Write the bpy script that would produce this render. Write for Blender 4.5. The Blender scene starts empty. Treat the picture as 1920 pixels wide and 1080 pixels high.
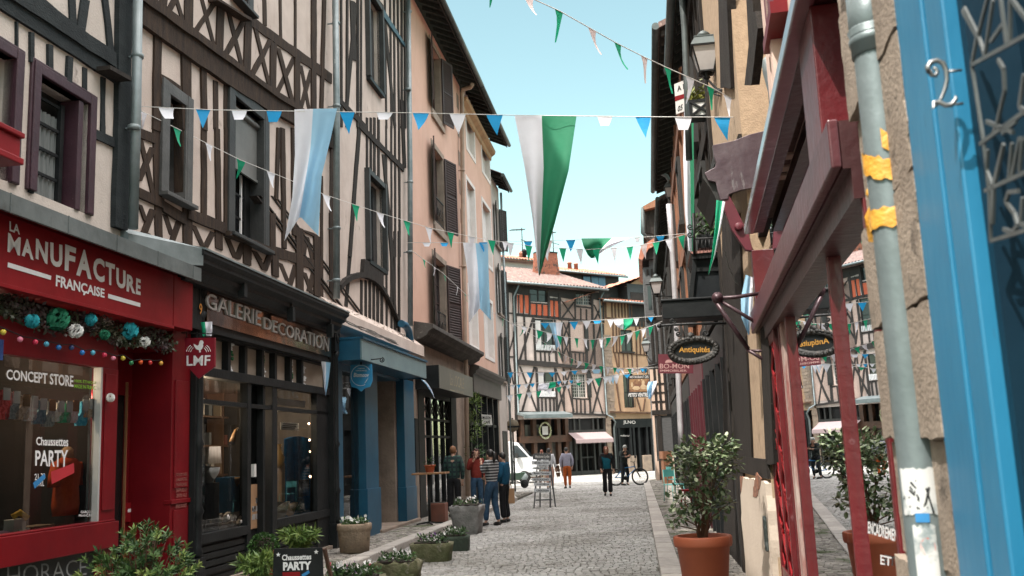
import bpy, bmesh, math, random
from math import sin, cos, pi, radians, atan, sqrt
from mathutils import Vector, Matrix, noise as mnoise
random.seed(7)
R = random.Random(11)
SC = bpy.context.scene
COL = SC.collection
FPX = 1800.0; PITCH = atan(305/FPX); ROLL = radians(2.4); EYE = 1.62
def ray(px, py):
    x = px-960; y = 540-py
    xr = x*cos(ROLL)+y*sin(ROLL); yr = -x*sin(ROLL)+y*cos(ROLL)
    return Vector((xr, FPX*cos(PITCH)-yr*sin(PITCH), FPX*sin(PITCH)+yr*cos(PITCH)))
CAM = Vector((0, 0, EYE))
def G(px, py, z=0.0):
    d = ray(px, py); return CAM+d*((z-EYE)/d.z)
def D(px, py, depth):
    d = ray(px, py); return CAM+d*(depth/d.y)
AZ = radians(7.6)
SU = Vector((sin(AZ), cos(AZ), 0)); SW = Vector((cos(AZ), -sin(AZ), 0))
def S(s, w, z=0.0): return SU*s+SW*w+Vector((0, 0, z))      # street coordinates
def sw(p): return p.dot(SU), p.dot(SW)

class Pl:
    """a vertical wall: u along it, d out of it, z up"""
    def __init__(s, O, az, side=1):
        a = radians(az); s.O = Vector((O[0], O[1], 0)); s.u = Vector((sin(a), cos(a), 0)); s.n = Vector((cos(a), -sin(a), 0))*side
    def M(s, u, d, z): return s.O+s.u*u+s.n*d+Vector((0, 0, z))
    def hit(s, px, py, d=0.0):
        r = ray(px, py); t = (s.O+s.n*d-CAM).dot(s.n)/r.dot(s.n); p = CAM+r*t
        return (p-s.O).dot(s.u), p.z
    def pts(s, P, d=0.0): return [s.hit(x, y, d) for x, y in P]
def Fr(loc, yaw=0.0):
    loc = Vector(loc); c, n = cos(yaw), sin(yaw)
    return lambda x, y, z: Vector((loc.x+x*c-y*n, loc.y+x*n+y*c, loc.z+z))
W = lambda x, y, z: Vector((x, y, z))

class MB:
    def __init__(s, M=W): s.v = []; s.f = []; s.sm = []; s.mi = []; s.M = M; s.m = 0
    def add(s, V, Fc, smooth=False):
        b = len(s.v); s.v += [s.M(*p) for p in V]
        for f in Fc: s.f.append([b+i for i in f]); s.sm.append(smooth); s.mi.append(s.m)
        return s
    def box(s, x0, x1, y0, y1, z0, z1):
        V = [(x, y, z) for z in (z0, z1) for y in (y0, y1) for x in (x0, x1)]
        return s.add(V, [(0,1,3,2),(4,6,7,5),(0,4,5,1),(2,3,7,6),(0,2,6,4),(1,5,7,3)])
    def prism(s, P, y0, y1):                 # polygon in x,z extruded along y
        n = len(P); V = [(p[0], y0, p[1]) for p in P]+[(p[0], y1, p[1]) for p in P]
        Fc = [tuple(range(n)), tuple(range(2*n-1, n-1, -1))]+[(i, (i+1) % n, n+(i+1) % n, n+i) for i in range(n)]
        return s.add(V, Fc)
    def hprism(s, P, z0, z1):                # polygon in x,y extruded along z
        n = len(P); V = [(p[0], p[1], z0) for p in P]+[(p[0], p[1], z1) for p in P]
        Fc = [tuple(range(n)), tuple(range(2*n-1, n-1, -1))]+[(i, (i+1) % n, n+(i+1) % n, n+i) for i in range(n)]
        return s.add(V, Fc)
    def yprism(s, P, x0, x1):                # profile in y,z swept along x
        n = len(P); V = [(x0, p[0], p[1]) for p in P]+[(x1, p[0], p[1]) for p in P]
        Fc = [tuple(range(n)), tuple(range(2*n-1, n-1, -1))]+[(i, (i+1) % n, n+(i+1) % n, n+i) for i in range(n)]
        return s.add(V, Fc)
    def quad(s, a, b, c, d): return s.add([a, b, c, d], [(0, 1, 2, 3)])
    def tube(s, P, r, n=8, cap=True, closed=False):
        P = [Vector(p) for p in P]; m = len(P); V = []; prev = None
        rr = r if hasattr(r, '__len__') else [r]*m
        for i, p in enumerate(P):
            t = (P[(i+1) % m if closed else min(i+1, m-1)]-P[(i-1) % m if closed else max(i-1, 0)])
            if t.length < 1e-9: t = Vector((0, 0, 1))
            t.normalize()
            if prev is None: a = t.orthogonal().normalized()
            else:
                a = prev-t*prev.dot(t)
                if a.length < 1e-6: a = t.orthogonal()
                a.normalize()
            prev = a; b = t.cross(a)
            for k in range(n):
                q = 2*pi*k/n; V.append(tuple(p+(a*cos(q)+b*sin(q))*rr[i]))
        Fc = []; mm = m if closed else m-1
        for i in range(mm):
            for k in range(n):
                j = (i+1) % m; Fc.append((i*n+k, i*n+(k+1) % n, j*n+(k+1) % n, j*n+k))
        s.add(V, Fc, True)
        if cap and not closed: 
            b = len(s.v)-len(V)
            s.f.append([b+k for k in range(n)]); s.sm.append(False); s.mi.append(s.m)
            s.f.append([b+(m-1)*n+k for k in range(n)]); s.sm.append(False); s.mi.append(s.m)
        return s
    def bar(s, a, b, w, h=None, up=(0, 0, 1)):     # square bar from a to b
        a = Vector(a); b = Vector(b); h = h or w; t = (b-a).normalized(); up = Vector(up)
        x = t.cross(up)
        if x.length < 1e-4: x = t.orthogonal()
        x.normalize(); y = x.cross(t).normalized(); V = []
        for p in (a, b):
            for i, j in ((-1,-1),(1,-1),(1,1),(-1,1)): V.append(tuple(p+x*i*w/2+y*j*h/2))
        return s.add(V, [(0,1,2,3),(7,6,5,4),(0,4,5,1),(1,5,6,2),(2,6,7,3),(3,7,4,0)])
    def lathe(s, c, prof, n=16, axis='z', sx=1, sy=1, jit=0):
        V = []; c = Vector(c)
        for r, h in prof:
            for k in range(n):
                q = 2*pi*k/n; rr = r*(1+jit*(R.random()-.5)) if r > 0 else 0
                a, b = rr*cos(q)*sx, rr*sin(q)*sy
                V.append(tuple(c+Vector((a, b, h) if axis == 'z' else ((h, a, b) if axis == 'x' else (a, h, b)))))
        Fc = [(i*n+k, i*n+(k+1) % n, (i+1)*n+(k+1) % n, (i+1)*n+k) for i in range(len(prof)-1) for k in range(n)]
        Fc += [tuple(range(n)), tuple((len(prof)-1)*n+k for k in range(n))]
        return s.add(V, Fc, True)
    def ball(s, c, r, n=10, m=7, sz=1, jit=0):
        pr = [(r*sin(pi*i/m)+1e-4, -r*sz*cos(pi*i/m)) for i in range(m+1)]
        return s.lathe(c, pr, n, jit=jit)
    def build(s, name, mat, parent=None, bevel=0, recalc=True, loc=None, merge=False):
        base = Vector(loc) if loc is not None else (parent.matrix_world.translation.copy() if parent is not None else Vector())
        if parent is not None:
            base = WL[parent.name]
        me = bpy.data.meshes.new(name)
        me.from_pydata([tuple(p-base) for p in s.v], [], s.f)
        me.polygons.foreach_set('use_smooth', s.sm)
        for m in (mat if isinstance(mat, (list, tuple)) else [mat]): me.materials.append(m)
        if any(s.mi): me.polygons.foreach_set('material_index', s.mi)
        if recalc or merge:
            bm = bmesh.new(); bm.from_mesh(me)
            if merge: bmesh.ops.remove_doubles(bm, verts=bm.verts, dist=1e-5)
            bmesh.ops.recalc_face_normals(bm, faces=bm.faces); bm.to_mesh(me); bm.free()
        o = bpy.data.objects.new(name, me); COL.objects.link(o)
        if parent is not None: o.parent = parent; WL[o.name] = base
        else: o.location = base; WL[o.name] = base
        if bevel:
            b = o.modifiers.new('b', 'BEVEL'); b.width = bevel; b.segments = 2; b.limit_method = 'ANGLE'; b.angle_limit = radians(40)
        return o
    def thing(s, name, mat, label, cat, loc=None, group=None, kind=None, **k):
        if loc is None:
            c = sum(s.v, Vector())/len(s.v); loc = Vector((c.x, c.y, min(p.z for p in s.v)))
        o = s.build(name, mat, None, loc=loc, **k); return tag(o, label, cat, group, kind)
WL = {}
def tag(o, label=None, cat=None, group=None, kind=None):
    if label: o['label'] = label
    if cat: o['category'] = cat
    if group: o['group'] = group
    if kind: o['kind'] = kind
    return o
def T(name, label, cat, loc=(0, 0, 0), group=None, kind=None):
    o = bpy.data.objects.new(name, None); COL.objects.link(o); o.location = loc; o.empty_display_size = .2
    WL[o.name] = Vector(loc); return tag(o, label, cat, group, kind)
def dup(o, loc=None, label=None, rz=None, parent=None):
    c = o.copy(); COL.objects.link(c)
    if parent is not None: c.parent = parent
    if loc is not None: c.location = loc; WL[c.name] = Vector(loc)
    if rz is not None: c.rotation_euler[2] = rz
    if label: c['label'] = label
    for ch in KIDS(o): dup(ch, parent=c)
    return c
def KIDS(o): return [x for x in COL.objects if x.parent == o]

def lin(c): return tuple(((x/255)/12.92 if x/255 <= .04045 else ((x/255+.055)/1.055)**2.4) for x in c)
def hexc(h): return lin((int(h[0:2], 16), int(h[2:4], 16), int(h[4:6], 16)))
MC = {}
def mat(name, c1, c2=None, rough=.75, scale=2.0, bump=0.0, bscale=30, metal=0, stretch=(1, 1, 1), spots=None, coat=0, detail=6, lo=.35, hi=.65, spec=.5, coords='Object', sub=0, rvar=0, emis=0):
    if name in MC: return MC[name]
    m = bpy.data.materials.new(name); m.use_nodes = True; nt = m.node_tree; N = nt.nodes; Lk = nt.links
    b = N['Principled BSDF']; b.inputs['Roughness'].default_value = rough; b.inputs['Metallic'].default_value = metal
    b.inputs['Specular IOR Level'].default_value = spec
    if coat: b.inputs['Coat Weight'].default_value = coat; b.inputs['Coat Roughness'].default_value = .15
    if emis: b.inputs['Emission Color'].default_value = (*c1, 1); b.inputs['Emission Strength'].default_value = emis
    c2 = c2 or tuple(x*.72 for x in c1)
    tc = N.new('ShaderNodeTexCoord'); mp = N.new('ShaderNodeMapping'); mp.inputs['Scale'].default_value = stretch
    Lk.new(tc.outputs[coords], mp.inputs[0])
    n1 = N.new('ShaderNodeTexNoise'); n1.inputs['Scale'].default_value = scale; n1.inputs['Detail'].default_value = detail; n1.inputs['Roughness'].default_value = .62
    Lk.new(mp.outputs[0], n1.inputs['Vector'])
    rp = N.new('ShaderNodeMapRange'); rp.inputs[1].default_value = lo; rp.inputs[2].default_value = hi; Lk.new(n1.outputs['Fac'], rp.inputs[0])
    mx = N.new('ShaderNodeMix'); mx.data_type = 'RGBA'; mx.inputs[6].default_value = (*c1, 1); mx.inputs[7].default_value = (*c2, 1)
    Lk.new(rp.outputs[0], mx.inputs[0]); out = mx.outputs[2]
    for sp in (spots or []):       # (colour, scale, threshold, stretch)
        n2 = N.new('ShaderNodeTexNoise'); n2.inputs['Scale'].default_value = sp[1]; n2.inputs['Detail'].default_value = 8; n2.inputs['Roughness'].default_value = .7
        mp2 = N.new('ShaderNodeMapping'); mp2.inputs['Scale'].default_value = sp[3] if len(sp) > 3 else (1, 1, 1); mp2.inputs['Location'].default_value = (3.3, 1.7, 9.1)
        Lk.new(tc.outputs[coords], mp2.inputs[0]); Lk.new(mp2.outputs[0], n2.inputs['Vector'])
        r2 = N.new('ShaderNodeMapRange'); r2.inputs[1].default_value = sp[2]; r2.inputs[2].default_value = sp[2]+(sp[4] if len(sp) > 4 else .04)
        Lk.new(n2.outputs['Fac'], r2.inputs[0]); m2 = N.new('ShaderNodeMix'); m2.data_type = 'RGBA'
        Lk.new(r2.outputs[0], m2.inputs[0]); Lk.new(out, m2.inputs[6]); m2.inputs[7].default_value = (*sp[0], 1); out = m2.outputs[2]
    Lk.new(out, b.inputs['Base Color'])
    if rvar:
        r3 = N.new('ShaderNodeMapRange'); r3.inputs[3].default_value = rough-rvar; r3.inputs[4].default_value = rough+rvar; Lk.new(n1.outputs['Fac'], r3.inputs[0]); Lk.new(r3.outputs[0], b.inputs['Roughness'])
    if bump:
        n3 = N.new('ShaderNodeTexNoise'); n3.inputs['Scale'].default_value = bscale; n3.inputs['Detail'].default_value = 5; Lk.new(mp.outputs[0], n3.inputs['Vector'])
        bp = N.new('ShaderNodeBump'); bp.inputs['Strength'].default_value = bump; bp.inputs['Distance'].default_value = .02
        Lk.new(n3.outputs['Fac'], bp.inputs['Height']); Lk.new(bp.outputs[0], b.inputs['Normal'])
    MC[name] = m; return m
def glassmat(name, tint=(.8, .84, .84), ior=1.5, rough=0.0):
    if name in MC: return MC[name]
    m = bpy.data.materials.new(name); m.use_nodes = True; nt = m.node_tree; nt.nodes.clear(); N = nt.nodes; Lk = nt.links
    o = N.new('ShaderNodeOutputMaterial'); t = N.new('ShaderNodeBsdfTransparent'); g = N.new('ShaderNodeBsdfGlossy'); fr = N.new('ShaderNodeFresnel'); mx = N.new('ShaderNodeMixShader')
    t.inputs[0].default_value = (*tint, 1); g.inputs['Roughness'].default_value = rough; g.inputs[0].default_value = (.95, .97, 1, 1); fr.inputs[0].default_value = ior
    n3 = N.new('ShaderNodeTexNoise'); n3.inputs['Scale'].default_value = .7; n3.inputs['Detail'].default_value = 1
    tc = N.new('ShaderNodeTexCoord'); Lk.new(tc.outputs['Object'], n3.inputs['Vector'])
    bp = N.new('ShaderNodeBump'); bp.inputs['Strength'].default_value = .12; bp.inputs['Distance'].default_value = .01
    Lk.new(n3.outputs['Fac'], bp.inputs['Height']); Lk.new(bp.outputs[0], g.inputs['Normal'])
    Lk.new(fr.outputs[0], mx.inputs[0]); Lk.new(t.outputs[0], mx.inputs[1]); Lk.new(g.outputs[0], mx.inputs[2]); Lk.new(mx.outputs[0], o.inputs[0])
    MC[name] = m; return m
def emit(name, c, s):
    if name in MC: return MC[name]
    m = bpy.data.materials.new(name); m.use_nodes = True; b = m.node_tree.nodes['Principled BSDF']
    b.inputs['Base Color'].default_value = (*c, 1); b.inputs['Emission Color'].default_value = (*c, 1); b.inputs['Emission Strength'].default_value = s
    MC[name] = m; return m
m_plaster = mat('plaster', (.55, .485, .44), (.45, .39, .35), .9, 1.3, .35, 45, spots=[((.36, .31, .28), 1.6, .53, (1, 1, .35), .25), ((.25, .21, .19), 5, .62, (1, 1, .6), .12), ((.56, .48, .43), 7, .62)])
m_plaster2 = mat('plaster_warm', (.57, .48, .43), (.47, .385, .34), .9, 1.6, .35, 50, spots=[((.40, .32, .28), 1.7, .52, (1, 1, .35), .25), ((.30, .24, .20), 6, .61, (1, 1, .6), .12)])
m_timber = mat('dark_timber', (.040, .034, .030), (.022, .019, .018), .85, 5, .5, 26, spec=.15, stretch=(3, 3, .6), spots=[((.2, .18, .16), 15, .64, (4, 4, .8), .1)])
m_timberb = mat('brown_timber', (.055, .036, .026), (.028, .020, .017), .85, 5, .5, 26, spec=.15, stretch=(3, 3, .6), spots=[((.17, .125, .095), 13, .63, (4, 4, .8), .1)])
m_tealbeam = mat('blue_black_beam', (.024, .029, .031), (.015, .018, .02), .8, 4, .4, 30, spec=.2, stretch=(1, 1, 2))
m_plum = mat('plum_paint', (.050, .018, .028), (.032, .011, .018), .5, 3, .2, 30, spots=[((.5, .42, .4), 26, .675, (5, 5, .6))])
m_red = mat('red_paint', (.25, .010, .014), (.18, .007, .010), .5, 1.6, .08, 15, spec=.22)
m_redd = mat('deep_red_paint', (.17, .006, .010), (.12, .004, .008), .42, 1.6, .08, 15, spec=.25)
m_zinc = mat('zinc', (.23, .26, .27), (.14, .17, .175), .5, 2.5, .15, 12, metal=.35, spots=[((.45, .47, .46), 9, .66, (1, 1, .4))])
m_zincd = mat('dark_zinc', (.10, .12, .12), (.06, .07, .07), .55, 2.5, .15, 12, metal=.3)
m_black = mat('black_paint', (.018, .019, .02), (.010, .011, .012), .5, 3, .2, 18, spec=.18)
m_dark = mat('dark_room', (.012, .011, .011), (.006, .006, .006), .9)  # near-black colour stands in for unlit rooms and the shaded recess
m_white = mat('white_paint', (.78, .77, .78), (.68, .67, .68), .6, 4)
m_cream = mat('cream_panel', (.40, .33, .27), (.30, .25, .2), .7, 2)
m_blue = mat('petrol_blue_paint', (.010, .085, .155), (.007, .06, .115), .38, 2.2, .06, 12)
m_teal = mat('grey_teal_sheen', (.17, .25, .27), (.13, .20, .225), .4, 2.2, .06, 12)  # lighter tone puts the front face's reflection into the blue box's colour
m_iron = mat('wrought_iron', (.02, .02, .021), (.012, .012, .012), .5, 12, .3, 40, metal=.4)
m_stone = mat('warm_stone', (.30, .235, .19), (.20, .155, .125), .9, 2.2, .6, 18, spots=[((.13, .11, .09), 3, .60, (1, 1, 1), .12)])
m_stoned = mat('sooty_stone', (.085, .075, .068), (.045, .04, .037), .9, 2.5, .7, 16, spots=[((.2, .19, .17), 9, .62)])
m_pink = mat('salmon_render', (.60, .385, .305), (.53, .33, .255), .92, .8, .15, 60, spots=[((.46, .30, .23), .9, .53, (1, 1, .22), .25), ((.38, .27, .22), 4, .62, (1, 1, .3), .12)])
m_white_sur = mat('white_render', (.70, .66, .64), (.60, .56, .54), .85, 2, .1, 40)
m_shutter = mat('brown_shutter', (.050, .028, .026), (.034, .019, .018), .6, 5)
m_shutterd = mat('dark_shutter', (.026, .024, .022), (.016, .015, .014), .6, 5)
m_glass = glassmat('shop_glass')
m_pane = mat('window_pane', (.018, .02, .022), (.03, .033, .036), .06, 1.5, spec=.6)
m_curtain = mat('net_curtain', (.16, .17, .17), (.09, .1, .1), .9, 5, stretch=(6, 6, .3))
m_tile = mat('clay_tile', (.42, .155, .09), (.24, .10, .07), .85, 3, .3, 20, spots=[((.5, .36, .30), 5, .58), ((.10, .07, .06), 7, .63)])
m_tileold = mat('old_clay_tile', (.22, .14, .12), (.10, .07, .065), .9, 3, .3, 20, spots=[((.42, .32, .29), 7, .60), ((.06, .045, .04), 7, .64)])

def textdata(s, bold=0.0, shear=0.0, depth=0.0):
    cu = bpy.data.curves.new('t', 'FONT'); cu.body = s; cu.size = 1; cu.offset = bold; cu.shear = shear; cu.extrude = depth; cu.resolution_u = 3
    ob = bpy.data.objects.new('t', cu); me = bpy.data.meshes.new_from_object(ob)
    V = [v.co.copy() for v in me.vertices]; Fc = [tuple(p.vertices) for p in me.polygons]
    bpy.data.objects.remove(ob); bpy.data.curves.remove(cu); bpy.data.meshes.remove(me)
    if not V: return [], []
    x0 = min(v.x for v in V); x1 = max(v.x for v in V); y0 = min(v.y for v in V); y1 = max(v.y for v in V)
    return [((v.x-x0)/(x1-x0), (v.y-y0)/(y1-y0), v.z) for v in V], Fc
def text_quad(mb, s, TL, TR, BR, BL, d, bold=.02, shear=0, depth=0.0):
    """lettering laid between four (x,z) corners of the builder's frame, at distance d"""
    V, Fc = textdata(s, bold, shear, depth)
    out = []
    for a, b, c in V:
        x = (1-b)*((1-a)*BL[0]+a*BR[0])+b*((1-a)*TL[0]+a*TR[0]); z = (1-b)*((1-a)*BL[1]+a*BR[1])+b*((1-a)*TL[1]+a*TR[1])
        out.append((x, d+c, z))
    mb.add(out, Fc); return mb
L = Pl(G(770, 985), 7.6)
CR = dict(a=(0, 0, 4.5), b=(0, 200, 4.5), c=(240, 0, 4.5), d=(240, 240, 4.5), e=(600, 0, 4.5), g=(600, 240, 4.5), h=(440, 400, 4.5),
          k=(0, 380, 3.376), m=(0, 640, 2.4548), n=(360, 440, 3.176), o=(340, 660, 2.571), p=(620, 560, 2.077), q=(740, 420, 3.0), P=(0, 0, 1.0))
def X(t, x, y): c = CR[t]; return (c[0]+x/c[2], c[1]+y/c[2])
def jit_edge(P, a=.012, st=.25):
    out = []
    for i, p in enumerate(P):
        q = P[(i+1) % len(P)]; L_ = sqrt((p[0]-q[0])**2+(p[1]-q[1])**2); n = max(1, int(L_/st)); out.append(p)
        for k in range(1, n):
            f = k/n; out.append((p[0]+(q[0]-p[0])*f+R.uniform(-a, a), p[1]+(q[1]-p[1])*f+R.uniform(-a, a)))
    return out
KOFF = [0.0]
def beamP(mb, pl, pts, d0, d1, jit=.010):
    KOFF[0] = (KOFF[0]+.0021) % .02      # neighbouring timbers never share a plane
    mb.prism(jit_edge(pl.pts(pts, d1), jit), d0, d1+KOFF[0])
def vb(mb, pl, t, x1, y1, x2, y2, w, d0=-.1, d1=.014, w2=None, jit=.010):
    s = CR[t][2]; a = X(t, x1, y1); b = X(t, x2, y2); h = w/s/2; h2 = (w2 or w)/s/2
    beamP(mb, pl, [(a[0]-h, a[1]), (a[0]+h, a[1]+h*.8), (b[0]+h2, b[1]+h2*.8), (b[0]-h2, b[1])], d0, d1, jit)
def hb(mb, pl, t, x1, y1, x2, y2, w, d0=-.1, d1=.022, jit=.012):
    s = CR[t][2]; a = X(t, x1, y1); b = X(t, x2, y2); h = w/s/2
    beamP(mb, pl, [(a[0], a[1]-h), (b[0], b[1]-h), (b[0], b[1]+h), (a[0], a[1]+h)], d0, d1, jit)
def rect(pl, TL, BR, d=0.0):
    a = pl.hit(*TL, d); b = pl.hit(*BR, d); return (min(a[0], b[0]), max(a[0], b[0]), min(a[1], b[1]), max(a[1], b[1]))
def wallgrid(mb, u0, u1, z0, z1, holes, d=0.0, rec=.22):
    hs = [(max(h[0], u0), min(h[1], u1), max(h[2], z0), min(h[3], z1)) for h in holes]
    us = sorted(set([u0, u1]+[h[0] for h in hs]+[h[1] for h in hs])); zs = sorted(set([z0, z1]+[h[2] for h in hs]+[h[3] for h in hs]))
    for i in range(len(us)-1):
        for j in range(len(zs)-1):
            cu, cz = (us[i]+us[i+1])/2, (zs[j]+zs[j+1])/2
            if any(h[0] < cu < h[1] and h[2] < cz < h[3] for h in hs): continue
            mb.quad((us[i], d, zs[j]), (us[i+1], d, zs[j]), (us[i+1], d, zs[j+1]), (us[i], d, zs[j+1]))
    for a, b, c, e in hs:
        mb.quad((a, d, c), (a, d-rec, c), (a, d-rec, e), (a, d, e)); mb.quad((b, d, c), (b, d-rec, c), (b, d-rec, e), (b, d, e))
        mb.quad((a, d, c), (b, d, c), (b, d-rec, c), (a, d-rec, c)); mb.quad((a, d, e), (b, d, e), (b, d-rec, e), (a, d-rec, e))
def shell(mb, u0, u1, z0, z1, depth, d=0.0):      # the rest of the house behind its front
    mb.quad((u0, d, z0), (u0, d-depth, z0), (u0, d-depth, z1), (u0, d, z1)); mb.quad((u1, d, z0), (u1, d-depth, z0), (u1, d-depth, z1), (u1, d, z1))
    mb.quad((u0, d-depth, z0), (u1, d-depth, z0), (u1, d-depth, z1), (u0, d-depth, z1))
def window(pl, par, r, fm, d=0.0, rec=.16, fw=.07, nx=2, nz=3, pane=None, curtain=None, sill=None, surround=None, sw_=.12, sout=.03, leaf=.045):
    u0, u1, z0, z1 = r; mb = MB(pl.M); y1 = d-rec+.05; y0 = d-rec
    mb.box(u0, u0+fw, y0, y1, z0, z1); mb.box(u1-fw, u1, y0, y1, z0, z1); mb.box(u0+fw, u1-fw, y0, y1-.002, z1-fw, z1); mb.box(u0+fw, u1-fw, y0, y1-.002, z0, z0+fw)
    for i in range(1, nx):
        c = u0+fw+(u1-u0-2*fw)*i/nx; w = .045 if (nx % 2 == 0 and i == nx//2) else .014
        mb.box(c-w, c+w, y0+.003, y1-.004, z0+fw, z1-fw)
    for j in range(1, nz):
        c = z0+fw+(z1-z0-2*fw)*j/nz; mb.box(u0+fw, u1-fw, y0+.006, y1-.012, c-.013, c+.013)
    w = mb.build('window', fm, par)
    g = MB(pl.M); g.quad((u0, y0+.01, z0), (u1, y0+.01, z0), (u1, y0+.01, z1), (u0, y0+.01, z1)); g.build('pane', pane or m_pane, w, recalc=False)
    if sill:
        s = MB(pl.M); s.box(u0-.08, u1+.08, y0, d+.10, z0-.09, z0); s.build('sill', sill, w, bevel=.008)
    if surround:
        s = MB(pl.M); k = sw_
        s.box(u0-k, u0, d-.02, d+sout, z0-k, z1+k); s.box(u1, u1+k, d-.02, d+sout, z0-k, z1+k); s.box(u0, u1, d-.02, d+sout-.002, z1, z1+k); s.box(u0, u1, d-.02, d+sout-.002, z0-k, z0)
        s.build('surround', surround, w, bevel=.005)
    return w
def shutter(pl, par, u0, u1, z0, z1, m, hinge=0, ang=0.0, d=.03, t=.04, pitch=.075):
    """louvred leaf; hinge 0 = hinged at u0, 1 = hinged at u1; ang swings it off the wall"""
    hu = u0 if hinge == 0 else u1; c, s_ = cos(ang), sin(ang)
    def M(x, y, z):
        dx = x-hu; sg = 1 if hinge == 0 else -1
        return pl.M(hu+dx*c-sg*y*s_, d+y*c+sg*dx*s_, z)
    mb = MB(M); f = .055
    mb.box(u0, u0+f, 0, t, z0, z1); mb.box(u1-f, u1, 0, t, z0, z1)
    zm = (z0+z1)/2
    for a in (z0, zm-f/2, z1-f): mb.box(u0+f, u1-f, .002, t-.002, a, a+f)
    z = z0+f
    while z < z1-f-.03:
        if abs(z-zm) > f: mb.add([(u0+f, .004, z+.045), (u1-f, .004, z+.045), (u1-f, t-.006, z), (u0+f, t-.006, z), (u0+f, .010, z+.055), (u1-f, .010, z+.055), (u1-f, t-.002, z+.012), (u0+f, t-.002, z+.012)], [(0,1,2,3),(4,5,6,7),(0,1,5,4),(2,3,7,6),(0,3,7,4),(1,2,6,5)])
        z += pitch
    mb.box(u0+f, u1-f, .001, .004, z0+f, z1-f)
    return mb.build('shutter', m, par)
def pipe(pl, par, pts, r, m, d=.12, collars=(), name='downpipe'):
    mb = MB(pl.M); P = [(u, dd, z) for (u, z, dd) in pts]; mb.tube(P, r, 12)
    for c in collars:      # (u, z)
        mb.tube([(c[0], d, c[1]-.02), (c[0], d, c[1]-.01), (c[0], d, c[1]+.03), (c[0], d, c[1]+.04)], [r*1.02, r*1.25, r*1.25, r*1.02], 12)
        mb.box(c[0]-.01, c[0]+.01, 0, d, c[1], c[1]+.02)
    return mb.build(name, m, par)
def hl(pl, t, x, y, d=0.0): return pl.hit(*X(t, x, y), d)

def roof(pl, par, u0, u1, ze, over, depth, rise, m=m_tileold, gutter=m_zincd, soff=m_timber, u_ov=0.0):
    mb = MB(pl.M); st = .22; n = max(2, int((u1-u0)/st)); sl = sqrt(depth**2+rise**2)
    V = []; rows = [0, .5, 1]
    for k in rows:
        for i in range(n*4+1):
            uu = u0+(u1-u0)*i/(n*4); V.append((uu, over-(depth+over)*k, ze+(rise)*k+.035*sin(2*pi*i/4)+.06))
    w = n*4+1
    mb.add(V, [(j*w+i, j*w+i+1, (j+1)*w+i+1, (j+1)*w+i) for j in range(len(rows)-1) for i in range(w-1)], True)
    rf = mb.build('roof', m, par)
    mb = MB(pl.M)                                    # boarded soffit on rafters
    mb.add([(u0, over-.02, ze), (u1, over-.02, ze), (u1, -depth, ze+rise*(depth/(depth+over))), (u0, -depth, ze+rise*(depth/(depth+over)))], [(0, 1, 2, 3)])
    x = u0+.15
    sl_ = rise/(depth+over)
    while x < u1-.1:
        mb.yprism([(over-.06, ze-.12), (over-.06, ze-.01), (0, ze-.01+sl_*over), (0, ze-.13+sl_*over*.9)], x, x+.09); x += .48
    mb.box(u0, u1, over-.05, over-.02, ze-.14, ze+.02)
    mb.build('soffit', soff, rf, recalc=False)
    mb = MB(pl.M); g = [(u0-.02, over+.06, ze-.02), (u1+.02, over+.06, ze-.05)]
    mb.tube(g, .075, 10); mb.build('gutter', gutter, rf)
    return rf

UA = -24.0
U12, U23, U34, U45, U56, UE = -12.62, -5.15, .62, 8.25, 14.5, 16.6
EAV = 15.4
B1 = T('timber_framed_house', 'half-timbered house with plum window frames above the red shopfront', 'house', L.M(-15, 0, 0))
r_w1 = rect(L, X('a', 322, 628), X('b', 712, 900)); r_w0 = (r_w1[0]-1.95, hl(L, 'a', 118, 440)[0], r_w1[2], r_w1[3])
Z1 = 3.98                                   # top of the shop canopy
mb = MB(L.M); wallgrid(mb, UA, U12, Z1-.4, EAV, [r_w1, r_w0, (r_w0[0]-2.4, r_w0[0]-.9, r_w0[2], r_w0[3]), (r_w1[0], r_w1[1], 6.9, 8.3), (-17, -15.6, 6.9, 8.3)], rec=.24)
shell(mb, UA, U12, 3.5, EAV, 7); mb.build('wall', m_plaster, B1, recalc=False)
mb = MB(L.M)
beamP(mb, L, [X('a', *p) for p in ((-300, -120), (265, 236), (1000, 712), (1000, 585), (640, 340), (100, -10), (-300, -250))], -.1, .035)
beamP(mb, L, [X('a', *p) for p in ((-200, -150), (100, -10), (985, 575), (978, 445), (640, 205), (330, -50), (-100, -300))], -.1, .06)
for v in ((602, -150, 618, 200, 55), (720, -20, 680, 250, 68), (880, -60, 935, 440, 48), (140, 180, 140, 420, 14), (265, 268, 265, 520, 32), (418, 370, 420, 600, 40), (585, 470, 574, 700, 44), (720, 565, 718, 790, 36), (873, 645, 870, 1290-200, 38)): vb(mb, L, 'a', *v)
vb(mb, L, 'b', 870, 150, 868, 240, 38)
hb(mb, L, 'b', 765, 212, 985, 312, 82)
vb(mb, L, 'b', 262, 545, 262, 720, 36)
vb(mb, L, 'a', 1062, -300, 1045, 940, 108, -.15, .05); vb(mb, L, 'b', 1045, 30, 1018, 1010, 104, -.15, .05)
mb.build('timber_frame', m_tealbeam, B1)
mb = MB(L.M); beamP(mb, L, [X('a', 920, 550), X('a', 1100, 650), X('a', 1100, 685), X('a', 920, 585)], .0, .18); mb.build('bracket', m_timber, B1)
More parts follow.
